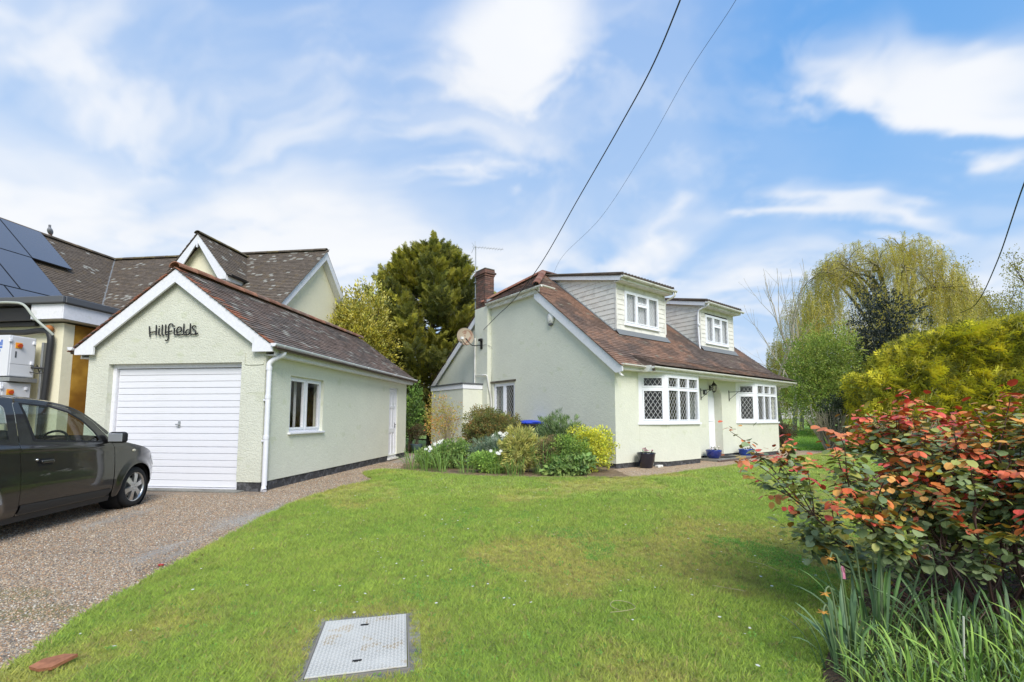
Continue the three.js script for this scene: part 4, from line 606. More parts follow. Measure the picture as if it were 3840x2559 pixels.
// ---------------------------------------------------------------- neighbouring house (drawn in the garage frame: a to the left, b deep)
const nb = thing('neighbour_house', 'cream neighbouring house with lichened brown tiled roof and gabled dormer', 'house', gw(0, 0).toArray(), -GA);   // local x = -a, z = -b
{
  const g = nb, RA = 11.7, RB = 7.6, RYn = 7.2, GE = 3.45, sl = 1.0, eave = 3.9, quad = (...q) => { const n = new THREE.BufferGeometry(); n.setAttribute('position', new THREE.Float32BufferAttribute([...q[0], ...q[1], ...q[2], ...q[0], ...q[2], ...q[3]], 3)); n.computeVertexNormals(); return uvBox(n); };
  const run = (RYn - eave) / sl, P = (a, b, y) => [-a, y, -b];
  const nt = (lich) => (u, v, r) => { const n = fbm(u * .7 + lich, v * .9 + 3, 4, 0, 511), k = .85 + .3 * r(); let c = [.175 * k, .137 * k, .105 * k]; if (r() < .03 + .10 * sstep(.42, .66, n)) c = [.42, .40, .35]; else if (r() < .12) c = [.2, .15, .10]; return c; };
  // walls
  mesh('main_wall', [box(-RA + run - .35, -RA + run - .6, 0, eave, 3, -RB + run), box(-RA - run, -RA + run - .36, 0, eave, 3, 2.75)], M.cream, g);
  mesh('wing_wall', [box(-RA + run - .35, -GE - .25, 0, eave, -RB + run - .3, -RB + run - .55), box(-RA, -GE - .25, 0, eave, -RB - run + .3, -RB - run + .55)], M.cream, g);
  { const s = faceX(slab([[RB - run + .3, 0], [RB + run - .3, 0], [RB + run - .3, eave + .2], [RB, RYn - .12], [RB - run + .3, eave + .2]], .25)); s.translate(-GE, 0, 0); mesh('gable_wall', s, M.cream, g); }
  // roof planes
  mesh('roof_deck', [quad(P(RA, -3, RYn - .03), P(RA, RB, RYn - .03), P(RA - run, RB, eave - .03), P(RA - run, -3, eave - .03)), quad(P(RA, -3, RYn - .03), P(RA, RB + run, RYn - .03), P(RA + run, RB + run, eave - .03), P(RA + run, -3, eave - .03)), quad(P(RA, RB, RYn - .03), P(GE - .25, RB, RYn - .03), P(GE - .25, RB - run, eave - .03), P(RA, RB - run, eave - .03)), quad(P(RA, RB, RYn - .03), P(GE - .25, RB, RYn - .03), P(GE - .25, RB + run, eave - .03), P(RA, RB + run, eave - .03))], M.deck, g);
  const S = run * Math.SQRT2, h2 = Math.SQRT1_2;
  tileField(g, { O: V(-(RA - run), eave, 1.2), U: V(0, 0, -1), Vv: V(-1, 1, 0).normalize(), L: RB + 1.2, S, gauge: .10, tw: .125, seed: 61, budget: 120, tone: nt(1), ok: (u, v) => { const b = u - 1.2, dn = run - v * h2; return RB - b > dn - .02; } });
  tileField(g, { O: V(-RA, eave, -(RB - run)), U: V(1, 0, 0), Vv: V(0, 1, -1).normalize(), L: RA - GE + .3, S, gauge: .10, tw: .125, seed: 62, budget: 150, tone: nt(7), ok: (u, v) => { const dn = run - v * h2; return u > dn - .02 && !(Math.abs(RA - u - 6.15) < 1.02 && v < S * .55); } });
  ridgeTiles(g, V(-RA, RYn - .01, 2), V(-RA, RYn - .01, -RB), [[.14, .11, .08], [.18, .13, .08]], { r: .12, len: .45, seed: 63 });
  ridgeTiles(g, V(-RA, RYn - .01, -RB), V(-GE + .25, RYn - .01, -RB), [[.14, .11, .08], [.17, .13, .06]], { r: .12, len: .45, seed: 64 });
  // gable end boards
  for (const s of [-1, 1]) { const Q = [[RB, RYn - .02], [RB + s * run * 1.04, RYn - run * 1.04 - .02], [RB + s * run * 1.04, RYn - run * 1.04 - .30], [RB, RYn - .33]]; const b = faceX(slab(s < 0 ? Q : Q.slice().reverse(), .03)); b.translate(-GE + .24, 0, 0); mesh('bargeboard', b, M.white, g); mesh('verge_soffit', prism(rect(0, .2, -.01, 0), V(-GE + (s < 0 ? 0 : .21), RYn - .30, -RB), V(-GE + (s < 0 ? 0 : .21), RYn - run - .30, -RB - s * run), V(0, 1, 0)), M.white, g); }
  mesh('valley_gutter', prism(rect(-.07, .07, 0, .006), V(-RA + .05, RYn - .02, -RB + .05), V(-RA + run, eave + .03, -RB + run), V(0, 1, 0)), M.lead, g);
  // gabled dormer in the wing
  { const DA = 6.15, DB = 5.45, DY = 6.97, hw2 = .95, ds = 1.25, dep = 2.3, ey = DY - hw2 * ds;
    const wl = slab([[-DA - hw2 + .1, 4.6], [-DA + hw2 - .1, 4.6], [-DA + hw2 - .1, ey + .06], [-DA, DY - .1], [-DA - hw2 + .1, ey + .06]], .15, [rectPts(-DA - .42, -DA + .42, 4.75, 5.62)]); wl.translate(0, 0, -DB - .02); const dm = mesh('gabled_dormer', wl, M.cream, g);
    mesh('dormer_cheek', [box(-DA + hw2 - .22, -DA + hw2 - .1, 4.6, ey + .05, -DB - .18, -DB - dep), box(-DA - hw2 + .1, -DA - hw2 + .22, 4.6, ey + .05, -DB - .18, -DB - dep)], M.cream, dm);
    for (const s of [-1, 1]) { const Q = [[-DA, DY], [-DA + s * hw2 * 1.08, DY - hw2 * 1.08 * ds], [-DA + s * hw2 * 1.08, DY - hw2 * 1.08 * ds - .17], [-DA + s * (hw2 * .82), DY - hw2 * 1.08 * ds - .17], [-DA, DY - .25]]; const b = slab(s > 0 ? Q : Q.slice().reverse(), .03); b.translate(0, 0, -DB + .24); mesh('dormer_bargeboard', b, M.white, dm);
      const vv = V(-s, ds, 0).normalize(), SS = hw2 * 1.15 * Math.hypot(1, ds); mesh('dormer_roof_deck', prism(rect(0, SS, -.03, 0).map(([x, u]) => [s * x, u]), V(-DA + s * hw2 * 1.15, DY - hw2 * 1.15 * ds + .02, -DB + .2), V(-DA + s * hw2 * 1.15, DY - hw2 * 1.15 * ds + .02, -DB - dep), V(s * ds, 1, 0)), M.deck, dm);
      tileField(dm, { O: V(-DA + s * hw2 * 1.15, DY - hw2 * 1.15 * ds + .03, s > 0 ? -DB + .27 : -DB - dep), U: V(0, 0, s > 0 ? -1 : 1), Vv: vv, L: dep + .27, S: SS, gauge: .10, tw: .125, seed: 66 + s, budget: s > 0 ? 60 : 20, tone: nt(12) });
      mesh('dormer_gutter', prism(halfRound(.055), V(-DA + s * hw2 * 1.2, ey - .13, -DB + .2), V(-DA + s * hw2 * 1.2, ey - .13, -DB - dep + .3)), M.blackPlastic, dm); mesh('dormer_fascia', box(-DA + s * hw2 * 1.06, -DA + s * hw2 * 1.10, ey - .3, ey - .12, -DB + .2, -DB - dep + .3), M.white, dm); mesh('dormer_soffit', box(-DA + s * hw2 * .9, -DA + s * hw2 * 1.055, ey - .3, ey - .285, -DB + .2, -DB - dep + .3), M.white, dm); }
    ridgeTiles(dm, V(-DA, DY + .03, -DB + .27), V(-DA, DY + .03, -DB - dep), [[.2, .15, .05], [.15, .12, .07]], { r: .11, len: .42, seed: 67 });
    mesh('finial', [box(-DA - .02, -DA + .02, DY - .42, DY - .2, -DB + .22, -DB + .26)], M.white, dm);
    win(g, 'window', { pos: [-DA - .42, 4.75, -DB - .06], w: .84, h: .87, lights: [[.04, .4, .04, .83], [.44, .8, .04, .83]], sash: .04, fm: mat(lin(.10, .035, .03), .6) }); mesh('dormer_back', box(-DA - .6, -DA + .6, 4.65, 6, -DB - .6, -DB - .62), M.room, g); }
  // flat-roofed side extension
  { const A = 4.82, Y = 3.16, B0 = .6;
    mesh('extension_wall', [box(-A - 6, -A, 0, Y, -B0, -B0 - .2)], M.cream, g); mesh('extension_side_wall', [box(-A - .2, -A + .003, 0, Y, -B0 - .203, -5)], M.ochre, g);
    mesh('extension_fascia', [box(-A + .16, -A + .185, 3.215, 3.51, -B0 + .18, -5), box(-A - .55, -A + .158, 3.215, 3.51, -B0 + .16, -B0 + .185)], M.white, g);
    mesh('extension_soffit', box(-A - .55, -A + .158, 3.2, 3.213, -B0 + .158, -5), mat(lin(.5, .49, .42), .8), g);
    mesh('extension_gutter', [box(-A - 6, -A + .24, 3.52, 3.66, -B0 + .2, -B0 + .26, .02), box(-A + .19, -A + .25, 3.52, 3.66, -B0 + .199, -5, .02), box(-A - 6, -A + .2, 3.512, 3.6, -B0 + .199, -5)], M.greyPlastic, g);
    mesh('eaves_beam', [box(-A - 6, -A - .56, 3.19, 3.46, -B0 + .12, -B0 + .17, .01), box(-A - 6, -A - .56, 3.1, 3.18, -B0 + .02, -B0 + .1)], M.blackPlastic, g); }
}
{ // solar panels on the slope above the extension
  const RA = 11.7, RYn = 7.2, tilt = Math.PI / 4, pan = mat(lin(.07, .085, .12), .22, { clearcoat: .5, clearcoatRoughness: .08 }), fm = mat(lin(.012, .012, .014), .4);
  const pw = 1.105;   // along the roof
  const nm = (q) => q;
  const list = [[5.0, .13, 1.82, 'large dark grey solar panel just below the ridge, beside bare lichened tiles'], [3.88, .13, 1.82, 'large dark grey solar panel just below the ridge, second from the bare tiles'], [3.86, 1.97, 1.82, 'large dark grey solar panel in the middle row, beside bare tiles'], [2.74, 1.97, 1.82, 'large dark grey solar panel in the middle row, second from the bare tiles'], [3.5, 3.81, .8, 'short dark grey solar panel in the lowest row, above the gutter corner'], [2.38, 3.81, .8, 'short dark grey solar panel in the lowest row, above the dark beam']];
  for (const [b1, s0, ph, lab] of list) {
    const o = thing('solar_panel', lab, 'solar panel', gw(0, 0).toArray(), -GA, 'solar panels on the neighbouring roof');
    const C = (b, s, n) => V(-RA + s * Math.SQRT1_2 + n * Math.SQRT1_2, RYn - s * Math.SQRT1_2 + n * Math.SQRT1_2, -b);
    const slabAt = (bA, bB, sA, sB, nA, nB) => { const g = new THREE.BoxGeometry(bB - bA, sB - sA, nB - nA), mtx = new THREE.Matrix4().makeBasis(V(0, 0, 1), V(Math.SQRT1_2, -Math.SQRT1_2, 0), V(Math.SQRT1_2, Math.SQRT1_2, 0)); g.applyMatrix4(mtx); const c = C((bA + bB) / 2, (sA + sB) / 2, (nA + nB) / 2); g.translate(c.x, c.y, c.z); return clean(g); };
    mesh('frame', [slabAt(b1 - pw, b1, s0, s0 + ph, .10, .135)], fm, o); mesh('glass_face', slabAt(b1 - pw + .015, b1 - .015, s0 + .015, s0 + ph - .015, .136, .139), pan, o); mesh('rail', [slabAt(b1 - pw, b1, s0 + .2, s0 + .24, .03, .099), slabAt(b1 - pw, b1, s0 + ph - .3, s0 + ph - .26, .03, .099)], fm, o);
  }
}
{ // pigeon on the ridge
  const o = thing('pigeon', 'grey pigeon perched on the neighbouring ridge', 'bird', gw(11.7, 5.4, 7.28).toArray(), .6);
  const b = new THREE.SphereGeometry(1, 16, 12); b.scale(.075, .085, .15); b.rotateX(-.5); b.translate(0, .14, 0); const n = rod(V(0, .18, .07), V(0, .28, .1), .045, 10, .03), h = new THREE.SphereGeometry(.037, 12, 10); h.translate(0, .295, .105); const t = new THREE.ConeGeometry(.05, .2, 8); t.scale(1, 1, .35); t.rotateX(-2.0); t.translate(0, .07, -.17); const be = new THREE.ConeGeometry(.01, .03, 6); be.rotateX(1.6); be.translate(0, .29, .15);
  mesh('body', [b, n, h, t, be], mat(lin(.28, .28, .31), .9), o); mesh('leg', [rod(V(.025, 0, .0), V(.025, .08, 0), .006, 5), rod(V(-.025, 0, 0), V(-.025, .08, 0), .006, 5)], mat(lin(.4, .12, .1), .8), o);
}
// cabinets and cabling by the neighbouring wall
{
  const wm = mat(lin(.72, .73, .76), .4), or = mat(lin(.85, .38, .03), .5), rd = mat(lin(.55, .07, .02), .45);
  for (const [y0, y1, b0, b1, lab, logo] of [[2.04, 2.82, -.012, .43, 'white electrical cabinet with orange switch and blue lettering, upper of two', 1], [1.14, 1.925, -.09, .40, 'white electrical cabinet with orange switch behind the car, lower of two', 0]]) {
    const o = thing('electrical_cabinet', lab, 'cabinet', gw(0, 0).toArray(), -GA, 'cabinets on the neighbouring wall'); const x1 = -5.2;
    mesh('case', box(x1 - .62, x1, y0, y1, -b1, -b0, .012), wm, o);
    mesh('side_door', box(x1, x1 + .012, y0 + .02 + .22, y1 - .02, -b1 + .02, -b0 - .03, .004), wm, o); mesh('side_cover', box(x1, x1 + .010, y0 + .015, y0 + .235, -b1 + .02, -b0 - .03, .004), wm, o);
    mesh('switch', [box(x1 + .012, x1 + .022, y1 - .24, y1 - .13, -b0 - .20, -b0 - .09, .004)], or, o); const k = new THREE.CylinderGeometry(.032, .036, .04, 14); k.rotateZ(Math.PI / 2); k.translate(x1 + .04, y1 - .185, -b0 - .145); mesh('switch_knob', clean(k), rd, o);
    mesh('clasp', [[y1 - .1, b0 + .39], [y1 - .1, b0 - .0], [y0 + .28, b0 + .37]].map(([y, b]) => box(x1 + .005, x1 + .04, y - .03, y + .03, -b - .02, -b + .02, .006)), M.upvc, o); mesh('label_plate', box(x1 + .012, x1 + .016, y1 - .42, y1 - .3, -b0 - .12, -b0 - .095), M.greyPlastic, o);
    if (logo) { const bl = mat(lin(.04, .16, .55), .5), z = -b0 + .003; const bar = (a, b, c, d) => box(x1 - .62 + a, x1 - .62 + b, y1 + c, y1 + d, z - .002, z, 0); mesh('lettering', [bar(.30, .34, -.2, -.1), bar(.345, .375, -.2, -.13), bar(.385, .43, -.2, -.13), bar(.438, .452, -.2, -.09), bar(.46, .475, -.2, -.09), bar(.30, .475, -.25, -.215), bar(.40, .44, -.32, -.275)], bl, o); }
  }
  const o = thing('strut_frame', 'galvanised strut frame carrying the electrical cabinets', 'frame', gw(0, 0).toArray(), -GA);
  mesh('rail', box(-5.9, -5.12, 1.945, 2.02, -.44, .02, .004), M.galv, o); for (const x of [-5.11, -5.8]) mesh('upright', box(x - .025, x + .02, 0, 2.75, -.55, -.47, .004), M.galv, o); mesh('base_rail', box(-5.9, -5.12, .3, .36, -.44, .02, .004), M.galv, o);
  const c = thing('conduit_bundle', 'thick black cable bundle running down the cream wall', 'cable', gw(0, 0).toArray(), -GA);
  mesh('trunk', tube([V(-6.4, 2.98, -.5), V(-5.6, 2.97, -.5), V(-5.2, 3.0, -.5), V(-5.05, 2.97, -.5), V(-4.98, 2.85, -.5), V(-4.98, 2.5, -.5), V(-5.0, 1.9, -.5), V(-5.04, 1.2, -.5), V(-5.06, .1, -.5)], .055, 60, 10), M.blackPlastic, c);
  mesh('branch', [tube([V(-5.18, 2.24, -.36), V(-5.08, 2.235, -.42), V(-5.0, 2.24, -.48), V(-4.99, 2.3, -.5)], .022, 20, 8), tube([V(-5.18, 2.15, -.34), V(-5.1, 2.13, -.42), V(-5.03, 2.15, -.47), V(-5.0, 2.2, -.5)], .009, 20, 6), tube([V(-5.14, 2.3, -.42), V(-5.12, 2.05, -.5), V(-5.06, 1.93, -.52), V(-5.0, 1.95, -.52)], .009, 20, 6)], M.blackPlastic, c);
  mesh('sealant', new THREE.SphereGeometry(.07, 10, 8).translate(-5.06, 3.04, -.52), mat(lin(.45, .17, .05), .9), c);
  tag(mesh('grey_conduit', placeOn([tube([V(-6.2, 3.53, -.28), V(-5.7, 3.53, -.28), V(-5.4, 3.48, -.3), V(-5.2, 3.22, -.36), V(-4.97, 2.98, -.45), V(-4.93, 2.9, -.5)], .024, 40, 8)], new THREE.Matrix4().compose(gw(0, 0), quat(0, -GA, 0), V(1, 1, 1))), mat(lin(.42, .45, .40), .6)), 'pale grey flexible conduit under the neighbouring gutter', 'conduit');
}
// ---------------------------------------------------------------- car (local x forward, y up, z to its right; x = 0 at the front axle)
{
  const PH = rad(-7.5), car = thing('parked_car', 'dark grey three-door hatchback parked nose-in before the garage', 'car', [-6.15 + Math.sin(PH) * .1, 0, -6.40 - Math.cos(PH) * .1], rad(97.5));
  const paint = mat(lin(.012, .0115, .0125), .3, { metalness: .2, clearcoat: 1, clearcoatRoughness: .025 }), trim = mat(lin(.032, .032, .034), .6), rubber = mat(lin(.016, .016, .017), .85, { bumpMap: stuccoBump, bumpScale: .003 }), alloy = mat(lin(.56, .56, .55), .3, { metalness: .85 }), dark = mat(lin(.012, .012, .013), .8), glass = mat(lin(.72, .80, .76), .02, { transmission: 1, thickness: 0 }), cloth = mat(lin(.09, .09, .10), .95), dash = mat(lin(.13, .13, .135), .8);
  const lerpT = (T, x) => { if (x >= T[0][0]) return T[0][1]; for (let i = 1; i < T.length; i++) if (x >= T[i][0]) { const [a, b] = T[i - 1], [c, d] = T[i], t = (x - c) / (a - c); return d + (b - d) * t; } return T.at(-1)[1]; };
  const ET = [[.62, .60], [.55, .665], [.46, .725], [.30, .79], [.15, .835], [0, .872], [-.18, .91], [-.36, .95], [-.52, 1.075], [-.7, 1.215], [-.85, 1.315], [-1.0, 1.385], [-1.2, 1.43], [-1.45, 1.458], [-1.75, 1.465], [-2.1, 1.45], [-2.4, 1.41], [-2.62, 1.34], [-2.8, 1.12], [-2.9, .95]];
  const E = x => { let s = 0; for (let k = -2; k <= 2; k++) s += lerpT(ET, x + k * .03); return s / 5; };
  const w = (x, y) => { let b = .795 + .028 * Math.exp(-(((y - .52) / .30) ** 2)) - .05 * sstep(.34, .16, y); const cr = .008 * Math.exp(-(((y - (.90 + .045 * (x + 1.2) * -.9)) / .022) ** 2)) * sstep(.1, -.3, x); b += cr; if (y > .93) b -= (y - .93) * .29 + .10 * Math.max(0, y - 1.3); if (x > .05) b -= .19 * ((x - .05) / .6) ** 2 * (y > .6 ? 1 + (y - .6) : 1); if (x < -2.3) b -= .14 * ((-2.3 - x) / .6) ** 2; const fl = Math.hypot(x, y - .28), fr = Math.hypot(x + 2.37, y - .28); b += .022 * sstep(.44, .34, Math.min(fl, fr)) * (y < .75 ? 1 : 0); return b; };
  const sdSeg = (px, py, P) => { let d = 1e9; for (let i = 0; i < P.length; i++) { const [ax, ay] = P[i], [bx, by] = P[(i + 1) % P.length], dx = bx - ax, dy = by - ay, t = clamp(((px - ax) * dx + (py - ay) * dy) / (dx * dx + dy * dy + 1e-12)); d = Math.min(d, Math.hypot(px - ax - t * dx, py - ay - t * dy)); } return d; };
  const panel = (P, holes = [], off = 0, cell = .022) => {
    const xs = P.map(p => p[0]), ys = P.map(p => p[1]), x0 = Math.min(...xs) - cell, y0 = Math.min(...ys) - cell, nx = Math.ceil((Math.max(...xs) - x0) / cell) + 1, ny = Math.ceil((Math.max(...ys) - y0) / cell) + 1, S = new Float32Array((nx + 1) * (ny + 1));
    for (let j = 0; j <= ny; j++) for (let i = 0; i <= nx; i++) { const x = x0 + i * cell, y = y0 + j * cell; let d = sdSeg(x, y, P) * (inPoly(P, x, y) ? -1 : 1); for (const h of holes) d = Math.max(d, h.r ? h.r - Math.hypot(x - h.x, y - h.y) : -sdSeg(x, y, h) * (inPoly(h, x, y) ? -1 : 1)); S[j * (nx + 1) + i] = d; }
    const pos = [], nor = [], out = s => { const pz = [], nz = [], em = (x, y) => { const z = w(x, y) + off, e = .006, gx = (w(x + e, y) - w(x - e, y)) / (2 * e), gy = (w(x, y + e) - w(x, y - e)) / (2 * e), l = Math.hypot(gx, gy, 1); pz.push(x, y, s * z); nz.push(-gx / l, -gy / l, s / l); };
      for (let j = 0; j < ny; j++) for (let i = 0; i < nx; i++) { const c = [[i, j], [i + 1, j], [i + 1, j + 1], [i, j + 1]], v = c.map(([a, b]) => S[b * (nx + 1) + a]); if (v.every(q => q > 0)) continue; const poly = []; for (let k = 0; k < 4; k++) { const m = (k + 1) % 4, A = [x0 + c[k][0] * cell, y0 + c[k][1] * cell], B = [x0 + c[m][0] * cell, y0 + c[m][1] * cell]; if (v[k] <= 0) poly.push(A); if ((v[k] <= 0) !== (v[m] <= 0)) { const t = v[k] / (v[k] - v[m]); poly.push([A[0] + (B[0] - A[0]) * t, A[1] + (B[1] - A[1]) * t]); } } for (let k = 1; k + 1 < poly.length; k++) { const T = [poly[0], poly[k], poly[k + 1]]; if (s < 0) T.reverse(); T.forEach(q => em(...q)); } }
      const g = new THREE.BufferGeometry(); g.setAttribute('position', new THREE.Float32BufferAttribute(pz, 3)); g.setAttribute('normal', new THREE.Float32BufferAttribute(nz, 3)); return clean(g); };
    return out;
  };
  const under = (x0, x1, lo, n = 24) => { const p = []; for (let k = 0; k <= n; k++) { const x = mix(x0, x1, k / n); p.push([x, E(x) - lo]); } return p; };
  const doorWin = [[-1.60, 1.02], [-.70, .962], [-.78, 1.08], [-.92, 1.215], [-1.10, 1.315], [-1.32, 1.375], [-1.66, 1.40]], quarterWin = [[-2.46, 1.05], [-1.90, 1.03], [-1.87, 1.36], [-1.90, 1.39], [-2.30, 1.365], [-2.44, 1.30]];
  const arch = { x: 0, y: .28, r: .335 }, arch2 = { x: -2.37, y: .28, r: .335 };
  const doorP = [[-1.785, .235], [-.52, .235], [-.468, .30], [-.455, .82], [-.50, .93], [-.56, 1.02], ...under(-.74, -1.72, .035, 14), [-1.76, 1.40], [-1.80, .98]];
  for (const s of [1, -1]) {
    const side = (n, f, m, lab) => { const o = mesh(n, f(s), m, car); if (lab) o.userData.label = lab; return o; };
    const door = side('door', panel(doorP, [doorWin]), paint);
    mesh('door_window', panel(doorWin, [], -.012)(s), glass, door);
    mesh('window_seal', panel([[-1.63, .998], [-.66, .938], [-.75, 1.085], [-.905, 1.235], [-1.09, 1.335], [-1.32, 1.395], [-1.685, 1.42]], [doorWin], .002, .012)(s), dark, door);
    const W = w(-1.5, .77); mesh('door_handle', [placeOn(new RoundedBoxGeometry(.16, .035, .03, 3, .014), new THREE.Matrix4().makeTranslation(-1.50, .775, s * (W + .018)))], paint, door); mesh('door_lock', placeOn(new THREE.SphereGeometry(.014, 10, 8), new THREE.Matrix4().makeTranslation(-1.615, .80, s * (W + .003))), alloy, door); mesh('handle_recess', panel([[-1.60, .73], [-1.42, .73], [-1.40, .775], [-1.43, .81], [-1.58, .81]], [], .003)(s), dark, door);
    mesh('door_trim', panel([[-1.78, .245], [-.50, .245], [-.475, .33], [-1.78, .345]], [], .010, .014)(s), trim, door);
    side('front_wing', panel([[-.449, .30], [-.40, .20], [.62, .42], [.62, .50], ...under(.62, -.36, .002, 22), [-.50, 1.03], [-.492, .93], [-.447, .82]], [arch, [[.37, .71], [.46, .70], [.56, .645], [.61, .59], [.61, .53], [.52, .55], [.42, .62]]]), paint);
    mesh('headlight', panel([[.37, .71], [.46, .70], [.56, .645], [.61, .59], [.61, .53], [.52, .55], [.42, .62]], [], .003, .014)(s), mat(lin(.62, .64, .60), .12, { clearcoat: 1 }), car);
    side('bumper_side', panel([[.30, .17], [.62, .20], [.62, .495], [.335, .345], [.3, .28]], [{ x: 0, y: .28, r: .338 }]), paint);
    side('rear_quarter', panel([[-2.9, .5], [-2.70, .28], [-2.05, .22], [-1.79, .235], [-1.806, .98], [-1.766, 1.40], ...under(-1.73, -2.85, .002, 20)], [arch2, quarterWin]), paint);
    mesh('quarter_window', panel(quarterWin, [], -.01)(s), glass, car);
    side('cant_rail', panel([[-1.725, E(-1.725) - .038], ...under(-1.70, -.74, .032, 18), [-.565, 1.035], [-.515, 1.045], ...under(-.53, -1.725, .001, 22)]), paint);
    side('sill', panel([[-2.03, .165], [-.42, .165], [-.43, .228], [-.5, .229], [-2.03, .229]], [], -.01, .014), trim);
    { const o = new THREE.SphereGeometry(1, 12, 8); o.scale(.035, .018, .012); o.translate(-.08, .80, s * (w(-.08, .80) + .002)); mesh('side_indicator', clean(o), mat(lin(.62, .58, .45), .2), car); }
    { const m = mesh('wing_mirror', placeOn(new RoundedBoxGeometry(.10, .145, .21, 3, .042), new THREE.Matrix4().makeTranslation(-.56, 1.0, s * .905)), dark, car); mesh('mirror_glass', placeOn(new RoundedBoxGeometry(.008, .105, .165, 2, .003), new THREE.Matrix4().makeTranslation(-.612, 1.0, s * .905)), mat(lin(.7, .72, .74), .35, { metalness: .8 }), m); mesh('mirror_stalk', rod(V(-.55, .945, s * .76), V(-.56, .97, s * .86), .022), dark, m); }
    for (const hx of [0, -2.37]) {
      const wheel = mesh('wheel', lathe([[.2, -.085], [.24, -.092], [.268, -.075], [.282, -.05], [.284, 0], [.282, .05], [.268, .075], [.24, .092], [.2, .085]], 40).rotateX(Math.PI / 2), rubber, car); wheel.position.set(hx, .283, s * .715); wheel.userData.label = 'black tyre with alloy rim';
      const F = s; const rim = [lathe([[.206, -.08], [.212, .078], [.198, .086], [.188, .066], [.182, -.06]], 36).rotateX(Math.PI / 2)];
      for (let k = 0; k < 6; k++) { const a = k * Math.PI / 3 + .3, sp = new THREE.BoxGeometry(.16, .058, .03, 3, 1, 1), p = sp.attributes.position; for (let i = 0; i < p.count; i++) { const t = (p.getX(i) / .16 + .5); p.setY(i, p.getY(i) * (1.15 - .25 * Math.sin(t * 3.14) + t * .25)); p.setZ(i, p.getZ(i) - .02 * (t - .3) * (t - .3)); } sp.computeVertexNormals(); sp.translate(.112, 0, .062); if (F < 0) { sp.rotateY(Math.PI); sp.rotateZ(0); } sp.rotateZ(a); rim.push(clean(sp)); }
      rim.push(clean(new THREE.CylinderGeometry(.05, .055, .03, 18).rotateX(Math.PI / 2).translate(0, 0, F * .062))); for (let k = 0; k < 4; k++) rim.push(clean(new THREE.CylinderGeometry(.008, .008, .02, 8).rotateX(Math.PI / 2).translate(.034 * Math.cos(k * 1.571), .034 * Math.sin(k * 1.571), F * .075)));
      mesh('rim', rim, alloy, wheel); mesh('brake_disc', clean(new THREE.CylinderGeometry(.125, .125, .02, 28).rotateX(Math.PI / 2)), M.galv, wheel); mesh('rim_back', clean(new THREE.CircleGeometry(.17, 24).translate(0, 0, -F * .02)), dark, wheel);
      const li = new THREE.CylinderGeometry(.335, .335, .26, 30, 1, true, Math.PI / 2 + Math.PI * .0, Math.PI * 1.0); li.rotateX(Math.PI / 2); mesh('arch_liner', clean(new THREE.CylinderGeometry(.333, .333, .24, 32, 1, true).rotateX(Math.PI / 2).translate(hx, .29, s * .655)), dark, car);
    }
  }
  // shells across the car
  const loft = (X0, X1, n, crown, bulge, drop = 0) => { const m = 20, pos = [], g = new THREE.BufferGeometry(), idx = []; for (let i = 0; i <= n; i++) { const x = mix(X0, X1, i / n), y = E(x), ww = w(x, y); for (let k = 0; k <= m; k++) { const q = -1 + 2 * k / m, c = 1 - q * q * q * q, b = 1 - q * q; pos.push(x + bulge(x) * b, y + crown(x) * c, q * ww); } } for (let i = 0; i < n; i++) for (let k = 0; k < m; k++) { const a = i * (m + 1) + k; idx.push(a, a + 1, a + m + 1, a + 1, a + m + 2, a + m + 1); } g.setAttribute('position', new THREE.Float32BufferAttribute(pos, 3)); g.setIndex(idx); g.computeVertexNormals(); return clean(g); };
  mesh('bonnet', loft(.62, -.36, 34, x => .055 * sstep(.7, .3, x) + .01, x => .10 * sstep(-.1, .62, x)), paint, car);
  mesh('windscreen', loft(-.375, -1.0, 20, x => .03 + .02 * sstep(-.4, -1, x), x => .10 * sstep(-1.0, -.4, x)), glass, car);
  mesh('roof', loft(-1.01, -2.62, 40, x => .052, x => 0), paint, car);
  mesh('tailgate', loft(-2.62, -2.9, 14, x => .04, x => -.05), paint, car);
  { const nose = [], m = 20, n = 14, idx = []; for (let j = 0; j <= n; j++) { const y = mix(.2, E(.62), j / n), ww = w(.62, y), bul = .10 + .05 * Math.sin(clamp((y - .2) / .3) * Math.PI * .75); for (let k = 0; k <= m; k++) { const q = -1 + 2 * k / m; nose.push(.62 + bul * (1 - q * q), y + .01 * (1 - q * q), q * ww); } } for (let j = 0; j < n; j++) for (let k = 0; k < m; k++) { const a = j * (m + 1) + k; idx.push(a, a + m + 1, a + 1, a + 1, a + m + 1, a + m + 2); } const g = new THREE.BufferGeometry(); g.setAttribute('position', new THREE.Float32BufferAttribute(nose, 3)); g.setIndex(idx); g.computeVertexNormals(); mesh('front_bumper', clean(g), paint, car); }
  { const g = []; const m = 16, n = 10, idx = []; for (let j = 0; j <= n; j++) { const y = mix(.25, .96, j / n), ww = w(-2.88, y); for (let k = 0; k <= m; k++) { const q = -1 + 2 * k / m; g.push(-2.88 - .08 * (1 - q * q), y, q * ww); } } for (let j = 0; j < n; j++) for (let k = 0; k < m; k++) { const a = j * (m + 1) + k; idx.push(a, a + 1, a + m + 1, a + 1, a + m + 2, a + m + 1); } const b = new THREE.BufferGeometry(); b.setAttribute('position', new THREE.Float32BufferAttribute(g, 3)); b.setIndex(idx); b.computeVertexNormals(); mesh('rear_bumper', clean(b), paint, car); }
  mesh('underbody', [box(-2.75, .55, .17, .24, -.62, .62, .02), box(-2.0, -.4, .2, .3, -.74, .74), box(-.42, .5, .24, .7, -.5, .5), box(-2.75, -2.05, .24, .75, -.5, .5)], dark, car);
  mesh('dashboard', [box(-.75, -.38, .6, .93, -.7, .7, .05), box(-1.0, -.7, .55, .8, -.16, .16, .04)], dash, car);
